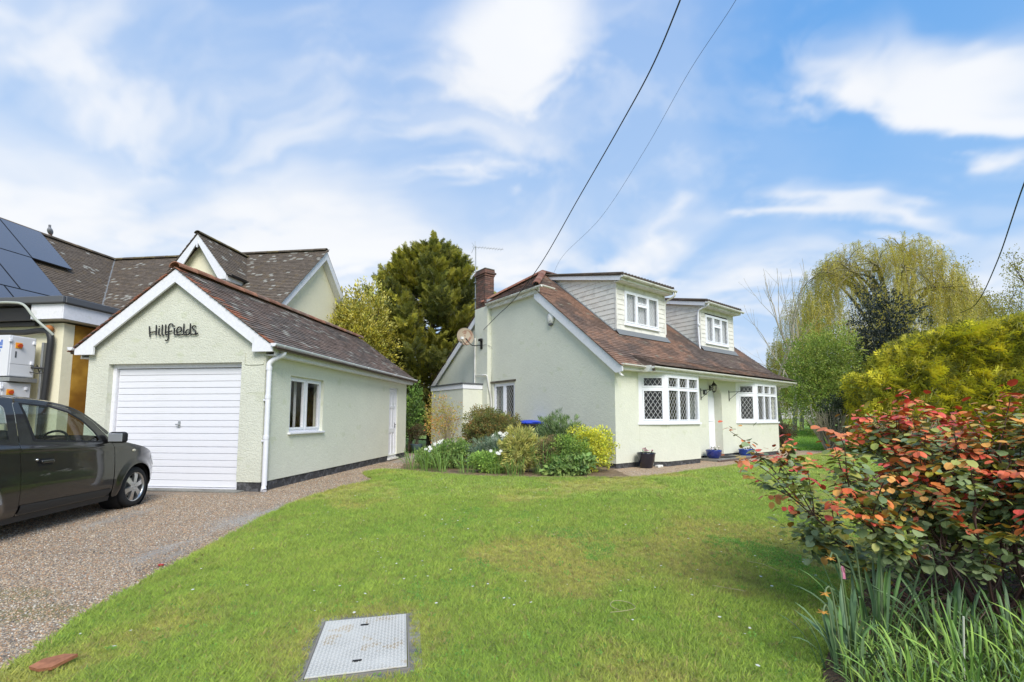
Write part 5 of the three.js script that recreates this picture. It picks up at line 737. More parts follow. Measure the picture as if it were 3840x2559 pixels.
  { const t = new THREE.TorusGeometry(.175, .014, 10, 30); t.rotateY(Math.PI / 2); t.rotateZ(-.4); t.translate(-.86, .93, .36); mesh('steering_wheel', [clean(t), rod(V(-.86, .93, .36), V(-.65, .83, .36), .03), box(-.88, -.84, .915, .945, .2, .52, .01), box(-.89, -.83, .89, .97, .31, .41, .02)], dark, car); }
  for (const s of [1, -1]) { const st = mesh('seat', [placeOn(new RoundedBoxGeometry(.5, .16, .48, 3, .06), new THREE.Matrix4().makeTranslation(-1.33, .48, s * .36)), placeOn(new RoundedBoxGeometry(.16, .62, .46, 3, .07), new THREE.Matrix4().compose(V(-1.62, .82, s * .36), quat(0, 0, .28), V(1, 1, 1)))], cloth, car); mesh('headrest', placeOn(new RoundedBoxGeometry(.1, .17, .26, 3, .04), new THREE.Matrix4().makeTranslation(-1.76, 1.22, s * .36)), cloth, st); }
  mesh('rear_seat', [box(-2.5, -2.15, .4, .55, -.6, .6, .05), box(-2.62, -2.48, .5, 1.0, -.6, .6, .05)], cloth, car);
  mesh('door_card', [box(-1.75, -.5, .3, .93, .70, .715), box(-1.75, -.5, .3, .93, -.715, -.70)], cloth, car);
}
// ---------------------------------------------------------------- small things on the ground
{ // inspection cover of tread plate
  const o = thing('inspection_cover', 'galvanised tread plate inspection cover set in the lawn', 'manhole cover', [-.805, .035, -2.565], rad(13.3));
  const w = .465, l = .61; mesh('plate', box(-w / 2, w / 2, .012, .02, -l / 2, l / 2, .003), mat(0xffffff, .5, { metalness: .12, map: rep(tex(256, 256, (i, j, u, v) => { const a = fbm(u * 5, v * 5, 5, 5, 601), d = sstep(.62, .74, fbm(u * 7 + 2, v * 7, 4, 0, 607)) * .12; const k = .76 + .16 * (a - .5); return [k - d * .4, k * .985 - d * .8, k * .94 - d * 1.3]; }), .6) }), o);
  const bars = [], b0 = new THREE.SphereGeometry(1, 6, 4); b0.scale(.0105, .0028, .0034);
  for (let i = 0; i < 26; i++) for (let j = 0; j < 35; j++) { const x = -w / 2 + .012 + i * .0181, z = -l / 2 + .014 + j * .0178; if (x > w / 2 - .008 || z > l / 2 - .008) continue; const b = b0.clone(); b.rotateY((i + j) % 2 ? .785 : -.785); b.translate(x, .0202, z); bars.push(b); }
  tag(mesh('tread', bars, mat(lin(.62, .61, .57), .45, { metalness: .12 }), o), null, null, null, 'stuff');
  mesh('keyhole', [box(-.026, .018, .0195, .0240, -.207, -.193), box(-.03, .014, .0195, .0240, .198, .212)], dark_(), o); function dark_() { return mat(lin(.01, .01, .01), .9); }
  const fr = slab(rectPts(-w / 2 - .012, w / 2 + .012, -l / 2 - .012, l / 2 + .012), .03, [rectPts(-w / 2 - .004, w / 2 + .004, -l / 2 - .004, l / 2 + .004)]); fr.rotateX(-Math.PI / 2); fr.translate(0, .014, 0); mesh('frame', uvBox(fr), mat(lin(.24, .22, .19), .8), o);
  const cs = slab(rectPts(-w / 2 - .075, w / 2 + .075, -l / 2 - .065, l / 2 + .10), .04, [rectPts(-w / 2 - .013, w / 2 + .013, -l / 2 - .013, l / 2 + .013)]); cs.rotateX(-Math.PI / 2); cs.translate(0, .004, 0); mesh('concrete_surround', uvBox(cs), M.concrete, o);
}
{ const g = slab([[-.075, -.03], [-.02, -.055], [.03, -.05], [.085, .035], [.02, .045], [-.05, .02]], .016); g.rotateX(-Math.PI / 2 + .18); g.rotateY(.2); g.translate(-2.24, .075, -2.33); tag(mesh('terracotta_shard', uvBox(g), mat(lin(.42, .17, .085), .9, { map: rep(tileGrain, .3) })), 'broken piece of terracotta tile lying in the grass', 'tile shard'); }
{ const g = new THREE.IcosahedronGeometry(.02, 1); g.scale(1.2, .6, .8); g.translate(-2.97, .014, -3.98); tag(mesh('red_scrap', clean(g), mat(lin(.35, .03, .03), .7)), 'small red scrap on the gravel drive', 'litter'); }
{ const o = thing('concrete_apron', 'worn concrete strip along the foot of the garage door', 'apron', gw(0, 0).toArray(), -GA); mesh('strip', box(-3.3, -.3, 0, .02, -.2, .16, .006), M.concrete, o); }
// overhead wires: hung between real points, each sagging
function wire(label, pts, r, m) { tag(mesh('overhead_cable', tube(pts, r, 90, 6), m), label, 'cable', 'overhead cables'); }
const pixel = (u, v, Z) => { const a = (u - 1920) / 1712.25, b = -(v - 1426.5) / 1712.25, c = Math.cos(rad(4.77)), s = Math.sin(rad(4.77)), y = b * c + s, z = c - b * s, k = Z / z; return V(a * k, 1.25 + y * k, -Z); };
{ const wm = mat(lin(.03, .03, .032), .7);
  // from the chimney breast over the garden to a pole behind the viewer
  wire('thick black overhead cable sagging from the chimney breast across the sky', [hw(-.17, 5.6, 4.33), pixel(1870, 1180, 13.6), pixel(1925, 1127, 12.8), pixel(2024, 996, 11.4), pixel(2170, 743, 9.2), pixel(2325, 473, 7.2), pixel(2448, 245, 5.9), pixel(2551, 0, 4.9), pixel(2640, -240, 4.2), pixel(2760, -600, 3.4)], .0095, wm);
  wire('thin overhead wire running down behind the first dormer', [hw(2.2, 4.6, 6.5), pixel(2113, 958, 14.5), pixel(2250, 820, 12.5), pixel(2420, 560, 10), pixel(2590, 260, 8), pixel(2760, 0, 6.6), pixel(2900, -260, 5.6)], .0035, wm);
  wire('black overhead cable coming down into the trees beyond the golden hedge', [pixel(3600, 1175, 24), pixel(3660, 1140, 20), pixel(3740, 980, 15), pixel(3840, 690, 11), pixel(3960, 380, 9)], .016, wm); }

// ---------------------------------------------------------------- plant kit
const leafM = (o = {}) => mat(0xffffff, 1, { transmission: .28, thickness: 0, ...o });
const GREEN = leafM(), GLOSSY = leafM({ roughness: .42, transmission: 0 });
function leafG(w, l, fold = .25, bend = .2, n = 3, round = false) {       // one leaf along +y, lying in x, y and folded along its rib
  const pos = [], row = t => { const q = (round ? Math.sqrt(Math.max(0, 1 - (2 * Math.pow(t, .9) - 1) ** 2)) : Math.sin(Math.PI * Math.pow(t, .8))) * w / 2, z = -bend * l * t * t; return [[-q, t * l, z + q * fold], [0, t * l, z], [q, t * l, z + q * fold]]; };
  for (let i = 0; i < n; i++) { const a = row(i / n), b = row((i + 1) / n); for (const k of [0, 1]) pos.push(...a[k], ...a[k + 1], ...b[k + 1], ...a[k], ...b[k + 1], ...b[k]); }
  const g = new THREE.BufferGeometry(); g.setAttribute('position', new THREE.Float32BufferAttribute(pos, 3)); g.computeVertexNormals(); return clean(g);
}
function cluster(leaf, n, spread, seed, up = .4, sc = .5) { const r = mulberry(seed), a = []; for (let k = 0; k < n; k++) { const g = leaf.clone(), s = 1 - sc * r(); g.scale(s, s, s); g.rotateX(-(1 - up) * 1.4 * r() + .15); g.rotateZ((r() - .5) * .5); g.rotateY(r() * 6.283); g.translate((r() - .5) * spread, (r() - .35) * spread, (r() - .5) * spread); a.push(g); } return merge(a); }
function sprayG(len, n, w, seed, droop = .15) {              // flat feathery conifer spray along +y
  const r = mulberry(seed), pos = []; const tri = (a, b, c) => pos.push(...a, ...b, ...c);
  for (let k = 0; k < n; k++) { const t = (k + .5) / n, s = k % 2 ? 1 : -1, L = len * (.55 - .38 * t) * (.75 + .5 * r()), y = t * len * .75, an = .55 + .3 * r(), dx = s * Math.sin(an) * L, dy = Math.cos(an) * L, z = -droop * t * t * len + (r() - .5) * .05 * len; tri([0, y - w, z], [0, y + w, z], [dx, y + dy, z - L * .1 + (r() - .5) * .05]); tri([dx * .5, y + dy * .5 - w, z], [dx * .5, y + dy * .5 + w, z], [dx * .75 + s * L * .25, y + dy * .5 + L * .05, z + .02]); }
  tri([-w, 0, 0], [w, 0, 0], [0, len, -droop * len]);
  const g = new THREE.BufferGeometry(); g.setAttribute('position', new THREE.Float32BufferAttribute(pos, 3)); g.computeVertexNormals(); return clean(g);
}
const toward = (dir, roll) => new THREE.Quaternion().setFromUnitVectors(V(0, 1, 0), dir).multiply(quat(0, roll, 0));
const tint = (r, base, v = .3) => { const k = 1 + (r() - .5) * 2 * v, h = (r() - .5) * v * .5; return lin(base[0] * k * (1 + h), base[1] * k, base[2] * k * (1 - h)); };
const pick = (r, arr) => arr[Math.min(arr.length - 1, Math.floor(r() * arr.length))];
const barkM = mat(0xffffff, .95, { map: rep(tex(128, 256, (i, j, u, v) => { const n = fbm(u * 14, v * 5, 4, 0, 701), k = .22 + .3 * n; return [k, k * .88, k * .74]; }), .5), bumpMap: rep(roughcast, .4), bumpScale: .02 });
const twigM = mat(lin(.16, .12, .09), .9), paleTwig = mat(lin(.46, .40, .30), .9), redTwig = mat(lin(.10, .052, .04), .8);
function branchTube(pts, r0, r1, seg = 8, rs = 5) { const c = new THREE.CatmullRomCurve3(pts), g = new THREE.TubeGeometry(c, seg, 1, rs), p = g.attributes.position, q = V(0, 0, 0); for (let i = 0; i <= seg; i++) { c.getPointAt(i / seg, q); const R = mix(r0, r1, i / seg); for (let k = 0; k <= rs; k++) { const o = i * (rs + 1) + k; p.setXYZ(o, q.x + (p.getX(o) - q.x) * R, q.y + (p.getY(o) - q.y) * R, q.z + (p.getZ(o) - q.z) * R); } } return clean(g); }
// a branching skeleton; fn(tipPoint, direction, depth) is called at the ends
function grow(r, p, d, len, rad0, depth, o, out, tips) {
  const n = 3, pts = [p.clone()], q = p.clone(), dd = d.clone(); for (let k = 0; k < n; k++) { dd.add(V((r() - .5) * o.wig, (r() - .5) * o.wig + o.rise, (r() - .5) * o.wig)).normalize(); q.addScaledVector(dd, len / n); pts.push(q.clone()); }
  const r1 = rad0 * .62; out.push(branchTube(pts, rad0, r1, depth > 1 ? 6 : 4, depth > 1 ? 6 : 4)); if (depth <= o.leafDepth) pts.slice(1).forEach(x => tips.push([x, dd.clone(), depth])); if (!depth) return;
  const kids = o.kids + (r() < .4 ? 1 : 0); for (let k = 0; k < kids; k++) { const s = k === 0 ? .3 : o.spread, t = k === 0 ? 1 : .45 + .55 * r(), at = pts[Math.min(n, Math.max(1, Math.round(t * n)))], nd = dd.clone().add(V((r() - .5) * 2 * s, (r() - .5) * 2 * s * .7, (r() - .5) * 2 * s)).normalize(); grow(r, at, nd, len * (.62 + .25 * r()), r1 * (k ? .75 : .95), depth - 1, o, out, tips); }
}
// shrub: stems from the base, leaf clusters through rounded masses
function shrub(name, label, category, pos, { w, h, d = w, n = 500, geo, m = GREEN, tones, seed = 1, base = .12, lumps = 6, stems = 10, stemM = twigM, group, up = .5, vary = .3, flat = false, shape = 1 }) {
  const r = mulberry(seed), o = thing(name, label, category, pos, 0, group), L = [];
  for (let k = 0; k < lumps; k++) { const a = r() * 6.283, q = Math.sqrt(r()) * .55; L.push([V(Math.cos(a) * q * w / 2, h * (base + .25 + (.55 - base) * r()), Math.sin(a) * q * d / 2), V(w * (.26 + .14 * r()), h * (.24 + .14 * r()), d * (.26 + .14 * r()))]); } L.push([V(0, h * .55, 0), V(w * .40, h * .42, d * .40)]);
  const st = []; for (let k = 0; k < stems; k++) { const [c, s] = pick(r, L), e = c.clone().add(V((r() - .5) * s.x * 1.5, s.y * r() * .8, (r() - .5) * s.z * 1.5)); st.push(branchTube([V((r() - .5) * w * .15, 0, (r() - .5) * d * .15), V(e.x * .4, e.y * .5, e.z * .4), e], .012 * Math.max(1, h), .003, 6, 4)); }
  mesh('stem', st, stemM, o); const list = [];
  for (let k = 0; k < n; k++) { const [c, s] = pick(r, L), v = V(r() - .5, r() - .5, r() - .5).normalize(), R = Math.pow(r(), .4), p = V(c.x + v.x * s.x * R, Math.max(.03, c.y + v.y * s.y * R), c.z + v.z * s.z * R); const dir = v.clone().add(V(0, up, 0)).normalize(); list.push({ p, q: toward(dir, r() * 6.283), s: .7 + .6 * r(), c: tint(r, pick(r, tones), vary) }); }
  copies('foliage', geo, m, list, o); return o;
}
// ---------------------------------------------------------------- trees behind
const oval = leafG(.05, .085, .25, .2), tiny = leafG(.03, .05, .2, .2, 2), slim = leafG(.018, .11, .2, .3);
const ovalC = cluster(oval, 9, .16, 3), tinyC = cluster(tiny, 12, .11, 5), slimC = cluster(slim, 10, .10, 7, .7), midC = cluster(leafG(.035, .06, .25, .2, 2), 10, .13, 9);
{ // tall conifer between garage and bungalow: upswept plumes on tiers of limbs
  const r = mulberry(801), o = thing('conifer', 'tall dense olive-green conifer behind the garage and bungalow', 'tree', [-3.75, -.05, -21.3]), Ht = 9.9, sp = sprayG(.40, 9, .028, 11, .08), list = [], limbs = [];
  mesh('trunk', branchTube([V(0, 0, 0), V(.05, 3, .05), V(-.05, 6.5, 0), V(0, 9.2, 0)], .24, .03, 12, 8), barkM, o);
  for (let k = 0; k < 200; k++) { const t = Math.pow((k + r()) / 200, .9), y = .2 + t * (Ht - 1.1), a = k * 2.39996 + r() * .7, R = 3.35 * (t < .35 ? .84 + t * .46 : Math.pow(1 - (t - .35) / .65, .62)) * (.72 + .42 * r()) + .12, lift = .25 + .55 * t + .25 * r(), e = V(Math.cos(a) * R, y + lift * R * .6, Math.sin(a) * R), c = new THREE.QuadraticBezierCurve3(V(0, y, 0), V(Math.cos(a) * R * .6, y + lift * R * .12, Math.sin(a) * R * .6), e);
    limbs.push(branchTube(c.getPoints(4), .035, .008, 5, 4)); const gold = r(), bt = gold > .5 ? [[.42, .40, .045], [.52, .48, .05], [.32, .32, .04]] : [[.15, .17, .035], [.22, .235, .04], [.32, .32, .04]];
    const side = V(-Math.sin(a), 0, Math.cos(a)); const NB = 6 + Math.round(R * 2.4); for (let j = 0; j < NB; j++) { const f = .38 + .62 * (j + r()) / NB, p0 = c.getPoint(f), L = (.55 + .5 * r()) * (1.15 - .5 * f), s = (j % 2 ? 1 : -1) * (.35 + .8 * r()), d = V(Math.cos(a), .55 + .5 * r(), Math.sin(a)).addScaledVector(side, s).normalize(); const NS = 17; for (let q = 0; q < NS; q++) { const g = (q + r()) / NS, p = p0.clone().addScaledVector(d, L * g).add(V((r() - .5) * .2 * (1.2 - g), (r() - .5) * .2 * (1.2 - g), (r() - .5) * .2 * (1.2 - g))), dir = d.clone().add(V((r() - .5) * 1.1, .15 + (r() - .5) * .7, (r() - .5) * 1.1)).normalize(); list.push({ p, q: toward(dir, r() * 6.28), s: (1.15 - .5 * g) * (.75 + .4 * r()), c: tint(r, pick(r, bt), .22) }); } } }
  for (let k = 0; k < 220; k++) { const y = Ht - 1.5 + 1.6 * r(), q = (Ht + .1 - y) * .35, p = V((r() - .5) * q, y, (r() - .5) * q); list.push({ p, q: toward(V((r() - .5) * .8, 1, (r() - .5) * .8).normalize(), r() * 6.28), s: .8 + .4 * r(), c: tint(r, [.36, .35, .045], .25) }); }
  mesh('limb', limbs, barkM, o); copies('crown', sp, GREEN, list, o);
}
shrub('variegated_tree', 'yellow variegated evergreen behind the garage ridge', 'tree', [-6.05, 0, -17.6], { w: 3.0, h: 6.3, d: 2.6, n: 6500, geo: cluster(leafG(.06, .11, .25, .2), 9, .2, 13), m: GLOSSY, tones: [[.55, .48, .06], [.60, .55, .14], [.24, .25, .04], [.40, .36, .045]], seed: 803, lumps: 16, base: .2, stems: 14, stemM: barkM });
shrub('green_shrub', 'bright green leafy shrub glimpsed past the corner of the garage', 'shrub', [-3.85, 0, -17.4], { w: 1.1, h: 2.4, d: 1, n: 900, geo: ovalC, tones: [[.16, .30, .045], [.22, .37, .06], [.11, .2, .04]], seed: 805 });
shrub('dry_shrub', 'brown-leaved potted shrub in the shade behind the garage', 'shrub', [-3.55, .28, -17.1], { w: .7, h: .7, n: 160, geo: tinyC, tones: [[.14, .09, .04], [.10, .10, .03]], seed: 806 });
tag(mesh('plant_tub', lathe([[0, 0], [.17, 0], [.22, .28], [.235, .3], [.21, .3], [.2, .27], [0, .26]], 20).translate(-3.55, 0, -17.1), mat(lin(.08, .12, .16), .6)), 'blue-grey plant tub in the shade behind the garage', 'tub');
{ // weeping willow
  const r = mulberry(811), o = thing('willow_tree', 'large weeping willow with yellow-green hanging strands beyond the golden hedge', 'tree', [23.6, rise(23, -28), -28.5]), out = [], tips = [];
  out.push(branchTube([V(.6, 0, 0), V(.4, 2.5, .1), V(.9, 5.2, 0), V(.3, 7.0, .1)], .5, .3, 12, 9));
  const dome = (a, f) => { const R = 5.5 * Math.pow(Math.sin(f), .8) * (.93 + .12 * Math.sin(a * 3 + 1) + .07 * Math.sin(a * 7)); return V(Math.cos(a) * R - .1 - .9 * (1 - Math.cos(f)) * (Math.cos(a) < 0 ? 1.3 : .2), 5.4 + 7.0 * Math.cos(f) * (.95 + .07 * Math.sin(a * 2.3)), Math.sin(a) * R * .85); };
  for (let k = 0; k < 26; k++) { const a = k * 2.4, f = .2 + 1.15 * ((k * .618) % 1), e = dome(a, f), s = V(.5 + .3 * Math.cos(a), 4.2 + 2.6 * r(), .3 * Math.sin(a)), m = s.clone().lerp(e, .55).add(V((r() - .5), 1.1 + r() * .8, (r() - .5))); out.push(branchTube([s, s.clone().lerp(m, .5).add(V(0, .3, 0)), m, e], .15, .03, 12, 6)); for (let q = 0; q < 6; q++) { const p = m.clone().lerp(e, r()), e2 = dome(a + (r() - .5) * .9, clamp(f + (r() - .5) * .6, .05, 1.5)); out.push(branchTube([p, p.clone().lerp(e2, .5).add(V(0, .35, 0)), e2], .035, .01, 7, 4)); } }
  mesh('trunk', out, mat(lin(.30, .26, .14), .95, { map: tileGrain }), o);
  const strand = []; { const q = mulberry(5), lf = leafG(.035, .12, .1, .2, 2); strand.push(branchTube([V(0, 0, 0), V(.10, .05, 0), V(.22, -.3, .02), V(.26, -1.0, 0), V(.24, -1.7, .03)], .006, .003, 7, 3)); for (let k = 0; k < 40; k++) { const t = k / 40, p = t < .15 ? V(t * 1.4, .04, 0) : V(.20 + .05 * Math.sin(t * 5), .1 - (t - .1) * 1.95, 0); const g = lf.clone(); g.rotateX(2.6 + (q() - .5)); g.rotateY(q() * 6.28); g.translate(p.x + (q() - .5) * .1, p.y, p.z + (q() - .5) * .1); strand.push(g); } }
  const sg = merge(strand), list = [];
  for (let k = 0; k < 5600; k++) { const a = r() * 6.283, f = Math.acos(1 - r() * .98), e = dome(a, f), inn = .62 + .40 * Math.sqrt(r()), cl = fbm(a * 4, f * 5, 3, 0, 815); if (cl < .47 && r() < .85) continue; e.x = mix(.2, e.x, inn); e.z *= inn; e.y = mix(6, e.y, inn); list.push({ p: e, q: quat((r() - .5) * .35, r() * 6.283, (r() - .5) * .35), s: V(1, f < .8 ? .25 + .4 * r() : .5 + .8 * r(), 1), c: tint(r, pick(r, [[.64, .55, .09], [.72, .63, .12], [.54, .47, .08], [.46, .42, .08]]), .25) }); }
  for (let k = 0; k < 900; k++) { const a = 2.2 + r() * 2.0, R = 4.6 + 1.6 * r(); list.push({ p: V(Math.cos(a) * R - .8, 2.6 + 3.2 * r(), Math.sin(a) * R * .8), q: quat((r() - .5) * .3, r() * 6.28, (r() - .5) * .3), s: V(1, .8 + .8 * r(), 1), c: tint(r, pick(r, [[.55, .48, .08], [.45, .40, .07]]), .25) }); }
  copies('hanging_strands', sg, leafM({ transmission: .5 }), list, o);
}
{ // second willow-like tree at the far right
  const r = mulberry(821), o = thing('pale_tree', 'loose yellow-green tree in young leaf beyond the golden hedge, right of the willow', 'tree', [30.5, rise(30, -28), -27.5]), out = [], tips = [];
  for (let k = 0; k < 5; k++) grow(r, V((r() - .5) * .3, 0, (r() - .5) * .3), V(Math.cos(k * 1.3) * .35, 1, Math.sin(k * 1.3) * .35).normalize(), 3.4, .16, 4, { wig: .3, rise: .02, leafDepth: 2, kids: 2, spread: .6 }, out, tips);
  mesh('trunk', out, barkM, o); const list = []; for (const [p] of tips) for (let k = 0; k < 3; k++) list.push({ p: p.clone().add(V((r() - .5) * .6, (r() - .5) * .6, (r() - .5) * .6)), q: quat(r() * 6, r() * 6, 0), s: .9 + .8 * r(), c: tint(r, [.40, .36, .06], .3) }); copies('crown', cluster(leafG(.05, .09, .2, .2, 2), 8, .3, 15), GREEN, list, o);
}
{ // bare tree beside the bungalow roof end
  const r = mulberry(831), o = thing('bare_tree', 'thin leafless tree rising beyond the end of the bungalow roof', 'tree', [15.9, rise(15.9, -26), -26]), out = [], tips = [];
  for (const [x, lean] of [[-.6, -.14], [.1, .02], [.5, .10]]) grow(r, V(x, 0, 0), V(lean, 1, .05).normalize(), 3.1, .12, 4, { wig: .22, rise: .12, leafDepth: 0, kids: 2, spread: .62 }, out, tips);
  mesh('trunk', out, paleTwig, o); const list = tips.filter(() => r() < .5).map(([p]) => ({ p, q: quat(r() * 6, r() * 6, 0), s: .5 + .4 * r(), c: tint(r, [.2, .19, .06], .3) })); copies('bud', cluster(tiny, 4, .08, 17), GREEN, list, o);
}
shrub('dark_evergreen', 'dark blue-green evergreen between the willow and the golden hedge', 'tree', [18.5, rise(18.5, -22), -22.2], { w: 3.2, h: 7.0, d: 2.6, n: 2600, geo: cluster(leafG(.07, .12, .3, .2), 8, .26, 19), m: leafM({ transmission: 0, roughness: .5 }), tones: [[.04, .052, .042], [.055, .068, .055], [.03, .042, .036]], seed: 841, lumps: 14, stems: 8, stemM: barkM });
shrub('spring_tree', 'fresh green bushy tree behind the end of the bungalow', 'tree', [15.4, rise(15.4, -23), -22.5], { w: 4.6, h: 5.3, d: 3, n: 4200, geo: cluster(leafG(.06, .1, .25, .2), 9, .26, 21), tones: [[.28, .38, .05], [.34, .44, .07], [.20, .28, .045], [.38, .42, .07]], seed: 843, lumps: 16, base: .05, stems: 16, stemM: barkM });
shrub('spring_tree', 'fresh green low tree between the bungalow end and the golden hedge', 'tree', [17.6, rise(17.6, -21), -20.8], { w: 3.2, h: 3.8, d: 2.4, n: 2400, geo: cluster(leafG(.06, .1, .25, .2), 9, .26, 22), tones: [[.24, .32, .05], [.28, .33, .06], [.15, .22, .045]], seed: 844, lumps: 12, base: .05, stems: 12, stemM: barkM });
{ // grey twiggy shrub
  const r = mulberry(851), o = thing('twiggy_shrub', 'bare pale-stemmed shrub on the lawn in front of the golden hedge', 'shrub', [12.3, rise(12.3, -17.6) + .0, -17.6]), out = [], tips = [];
  for (let k = 0; k < 48; k++) { const a = r() * 6.283, s = .25 + .75 * r(); grow(r, V((r() - .5) * .5, 0, (r() - .5) * .3), V(Math.cos(a) * s, .8, Math.sin(a) * s).normalize(), .72, .034, 2, { wig: .25, rise: .07, leafDepth: -1, kids: 2, spread: .5 }, out, tips); }
  mesh('twig', out, paleTwig, o);
}
{ const r = mulberry(852), o = thing('twiggy_shrub', 'bare pale-stemmed shrub close under the golden hedge', 'shrub', [12.4, .1, -14.4]), out = [], tips = []; for (let k = 0; k < 30; k++) { const a = r() * 6.283, s = .25 + .7 * r(); grow(r, V((r() - .5) * 1.0, 0, (r() - .5) * .3), V(Math.cos(a) * s, .9, Math.sin(a) * s).normalize(), .6, .013, 2, { wig: .25, rise: .07, leafDepth: -1, kids: 2, spread: .5 }, out, tips); } mesh('twig', out, paleTwig, o); }
shrub('brown_shrub', 'rounded brown twiggy shrub at the far corner of the bungalow', 'shrub', [hw(9.75, .1).x, 0, hw(9.75, .1).z], { w: .85, h: 1.0, n: 420, geo: tinyC, tones: [[.11, .075, .035], [.09, .085, .03], [.13, .09, .05]], seed: 853, stems: 30 });
{ // clipped golden hedge
  const r = mulberry(861), o = thing('golden_hedge', 'tall clipped golden conifer hedge on the right side of the garden', 'hedge'), sp = sprayG(.62, 11, .026, 23, .15), list = [];
  const A = V(12.9, 0, -16.4), B = V(21.5, 0, -13.6), D = B.clone().sub(A), L = D.length(), u = D.clone().normalize(), nrm = V(-u.z, 0, u.x).negate(); if (nrm.z < 0) nrm.negate();
  const top = s => 2.95 + .75 * sstep(0, 2.2, s) + .11 * s + .12 * Math.sin(s * 1.7) - 1.1 * sstep(.7, 0, s), dep = 1.3;
  const tw = []; for (let k = 0; k < 60; k++) { const s = r() * L, p = A.clone().addScaledVector(u, s), e = p.clone().addScaledVector(nrm, (r() - .5) * 1.9).addScaledVector(u, (r() - .5) * .8); e.y = top(s) * (.35 + .55 * r()); tw.push(branchTube([p, p.clone().lerp(e, .5).setY(e.y * .6), e], .05, .012, 5, 5)); } mesh('trunk', tw, barkM, o);
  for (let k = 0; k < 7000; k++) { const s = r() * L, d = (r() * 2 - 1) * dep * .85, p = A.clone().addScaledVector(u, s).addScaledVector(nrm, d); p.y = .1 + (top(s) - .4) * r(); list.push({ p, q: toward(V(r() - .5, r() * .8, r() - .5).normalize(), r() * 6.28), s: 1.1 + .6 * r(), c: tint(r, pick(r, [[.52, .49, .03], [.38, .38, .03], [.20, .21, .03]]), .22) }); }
  for (let k = 0; k < 15000; k++) { const s = r() * L, f = r(); let p, dir; if (f < .62) { const y = .1 + (top(s) - .1) * r(), j = fbm(s * 1.1, y * 2.6, 4, 0, 865) - .5; p = A.clone().addScaledVector(u, s).addScaledVector(nrm, dep - .18 + j * 1.25 + (r() - .5) * .16); p.y = y; dir = nrm.clone().multiplyScalar(.75).add(V((r() - .5) * 1.3, .35 + r() * .45, (r() - .5) * 1.3)); } else if (f < .92) { const d = (r() * 2 - 1) * dep; p = A.clone().addScaledVector(u, s).addScaledVector(nrm, d); p.y = top(s) - .18 - .22 * (d / dep) ** 4 + (r() - .5) * .16 + .5 * (fbm(s * 1.8, d * 2, 3, 0, 866) - .5); dir = V((r() - .5) * .9, 1, (r() - .5) * .9).addScaledVector(nrm, .2); } else { const d = (r() * 2 - 1) * dep, y = .1 + (top(0) + .6) * r(); p = A.clone().addScaledVector(u, -.12 + (r() - .5) * .3 + .2 * Math.abs(d)).addScaledVector(nrm, d); p.y = y; dir = u.clone().negate().add(V((r() - .5), .6, (r() - .5))); }
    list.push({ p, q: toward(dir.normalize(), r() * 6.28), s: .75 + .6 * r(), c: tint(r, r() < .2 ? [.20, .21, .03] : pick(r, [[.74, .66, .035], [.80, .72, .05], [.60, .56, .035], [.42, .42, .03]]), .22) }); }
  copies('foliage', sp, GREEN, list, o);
}
shrub('olive_shrub', 'dusky grey-green shrub at the left foot of the golden hedge', 'shrub', [13.0, .1, -17.6], { w: 2.0, h: 2.2, d: 1.4, n: 900, geo: ovalC, tones: [[.075, .095, .05], [.10, .12, .05]], seed: 871 });
// ---------------------------------------------------------------- flower bed before the gable
const SOILY = .045;
function strapG(len, w, bend, twist, n = 6) { // long upright leaf arching forward (+z)
  const pos = [], row = t => { const q = w / 2 * Math.pow(Math.sin(Math.PI * (.12 + .88 * Math.min(1, 1 - t * t * t * .98))) * .6 + .4 * (1 - t), 1) * (t > .97 ? .1 : 1) * (1 - t * t * t * .6), y = len * (t - bend * .45 * t * t * t), z = len * bend * t * t * .9, a = twist * t; return [[-q * Math.cos(a), y, z - q * Math.sin(a)], [0, y, z - q * .35], [q * Math.cos(a), y, z + q * Math.sin(a)]]; };
  for (let i = 0; i < n; i++) { const a = row(i / n), b = row((i + 1) / n); for (const k of [0, 1]) pos.push(...a[k], ...a[k + 1], ...b[k + 1], ...a[k], ...b[k + 1], ...b[k]); }
  const g = new THREE.BufferGeometry(); g.setAttribute('position', new THREE.Float32BufferAttribute(pos, 3)); g.computeVertexNormals(); return clean(g);
}
function strapClump(name, label, category, pos, { n, len, w, spread = .12, tones, seed, bend = .35, group, flowers, m }) {
  const r = mulberry(seed), o = thing(name, label, category, pos, 0, group), V4 = [.15, .4, .7, 1].map((b, i) => strapG(len, w, bend * b * 1.4, (i - 1.5) * .5)), ms = m ?? tones.map(t => mat(lin(...t), .5));
  for (let k = 0; k < n; k++) { const g = mesh('leaf', pick(r, V4), pick(r, ms), o), a = r() * 6.283, d = Math.sqrt(r()) * spread; g.position.set(Math.cos(a) * d, 0, Math.sin(a) * d); g.rotation.set((r() - .3) * .35, Math.PI / 2 - a + (r() - .5) * 1.2, (r() - .5) * .3, 'YXZ'); g.scale.set(.8 + .4 * r(), .65 + .5 * r(), 1); }
  if (flowers) flowers(o, r); return o;
}
const bloom = (o, r, x, y, z, lx, lz, petal, R, m, sm, name = 'flower') => { mesh('stem', branchTube([V(x, 0, z), V(x + lx * .3, y * .6, z + lz * .3), V(x + lx, y, z + lz)], .004, .003, 8, 5), sm, o); const f = []; for (let k = 0; k < 6; k++) { const g = petal.clone(); g.scale(R, R, R); g.rotateX(-.9 - .3 * r()); g.rotateY(k * 1.047); g.rotateX(.9); g.rotateY(r() * .3); g.translate(x + lx, y, z + lz); f.push(g); } return mesh(name, f, m, o); };
const petalG = leafG(.6, 1, .2, .2), whiteM = mat(lin(.78, .78, .70), .7, { transmission: .2, thickness: 0 }), stemGreen = mat(lin(.10, .17, .04), .7);
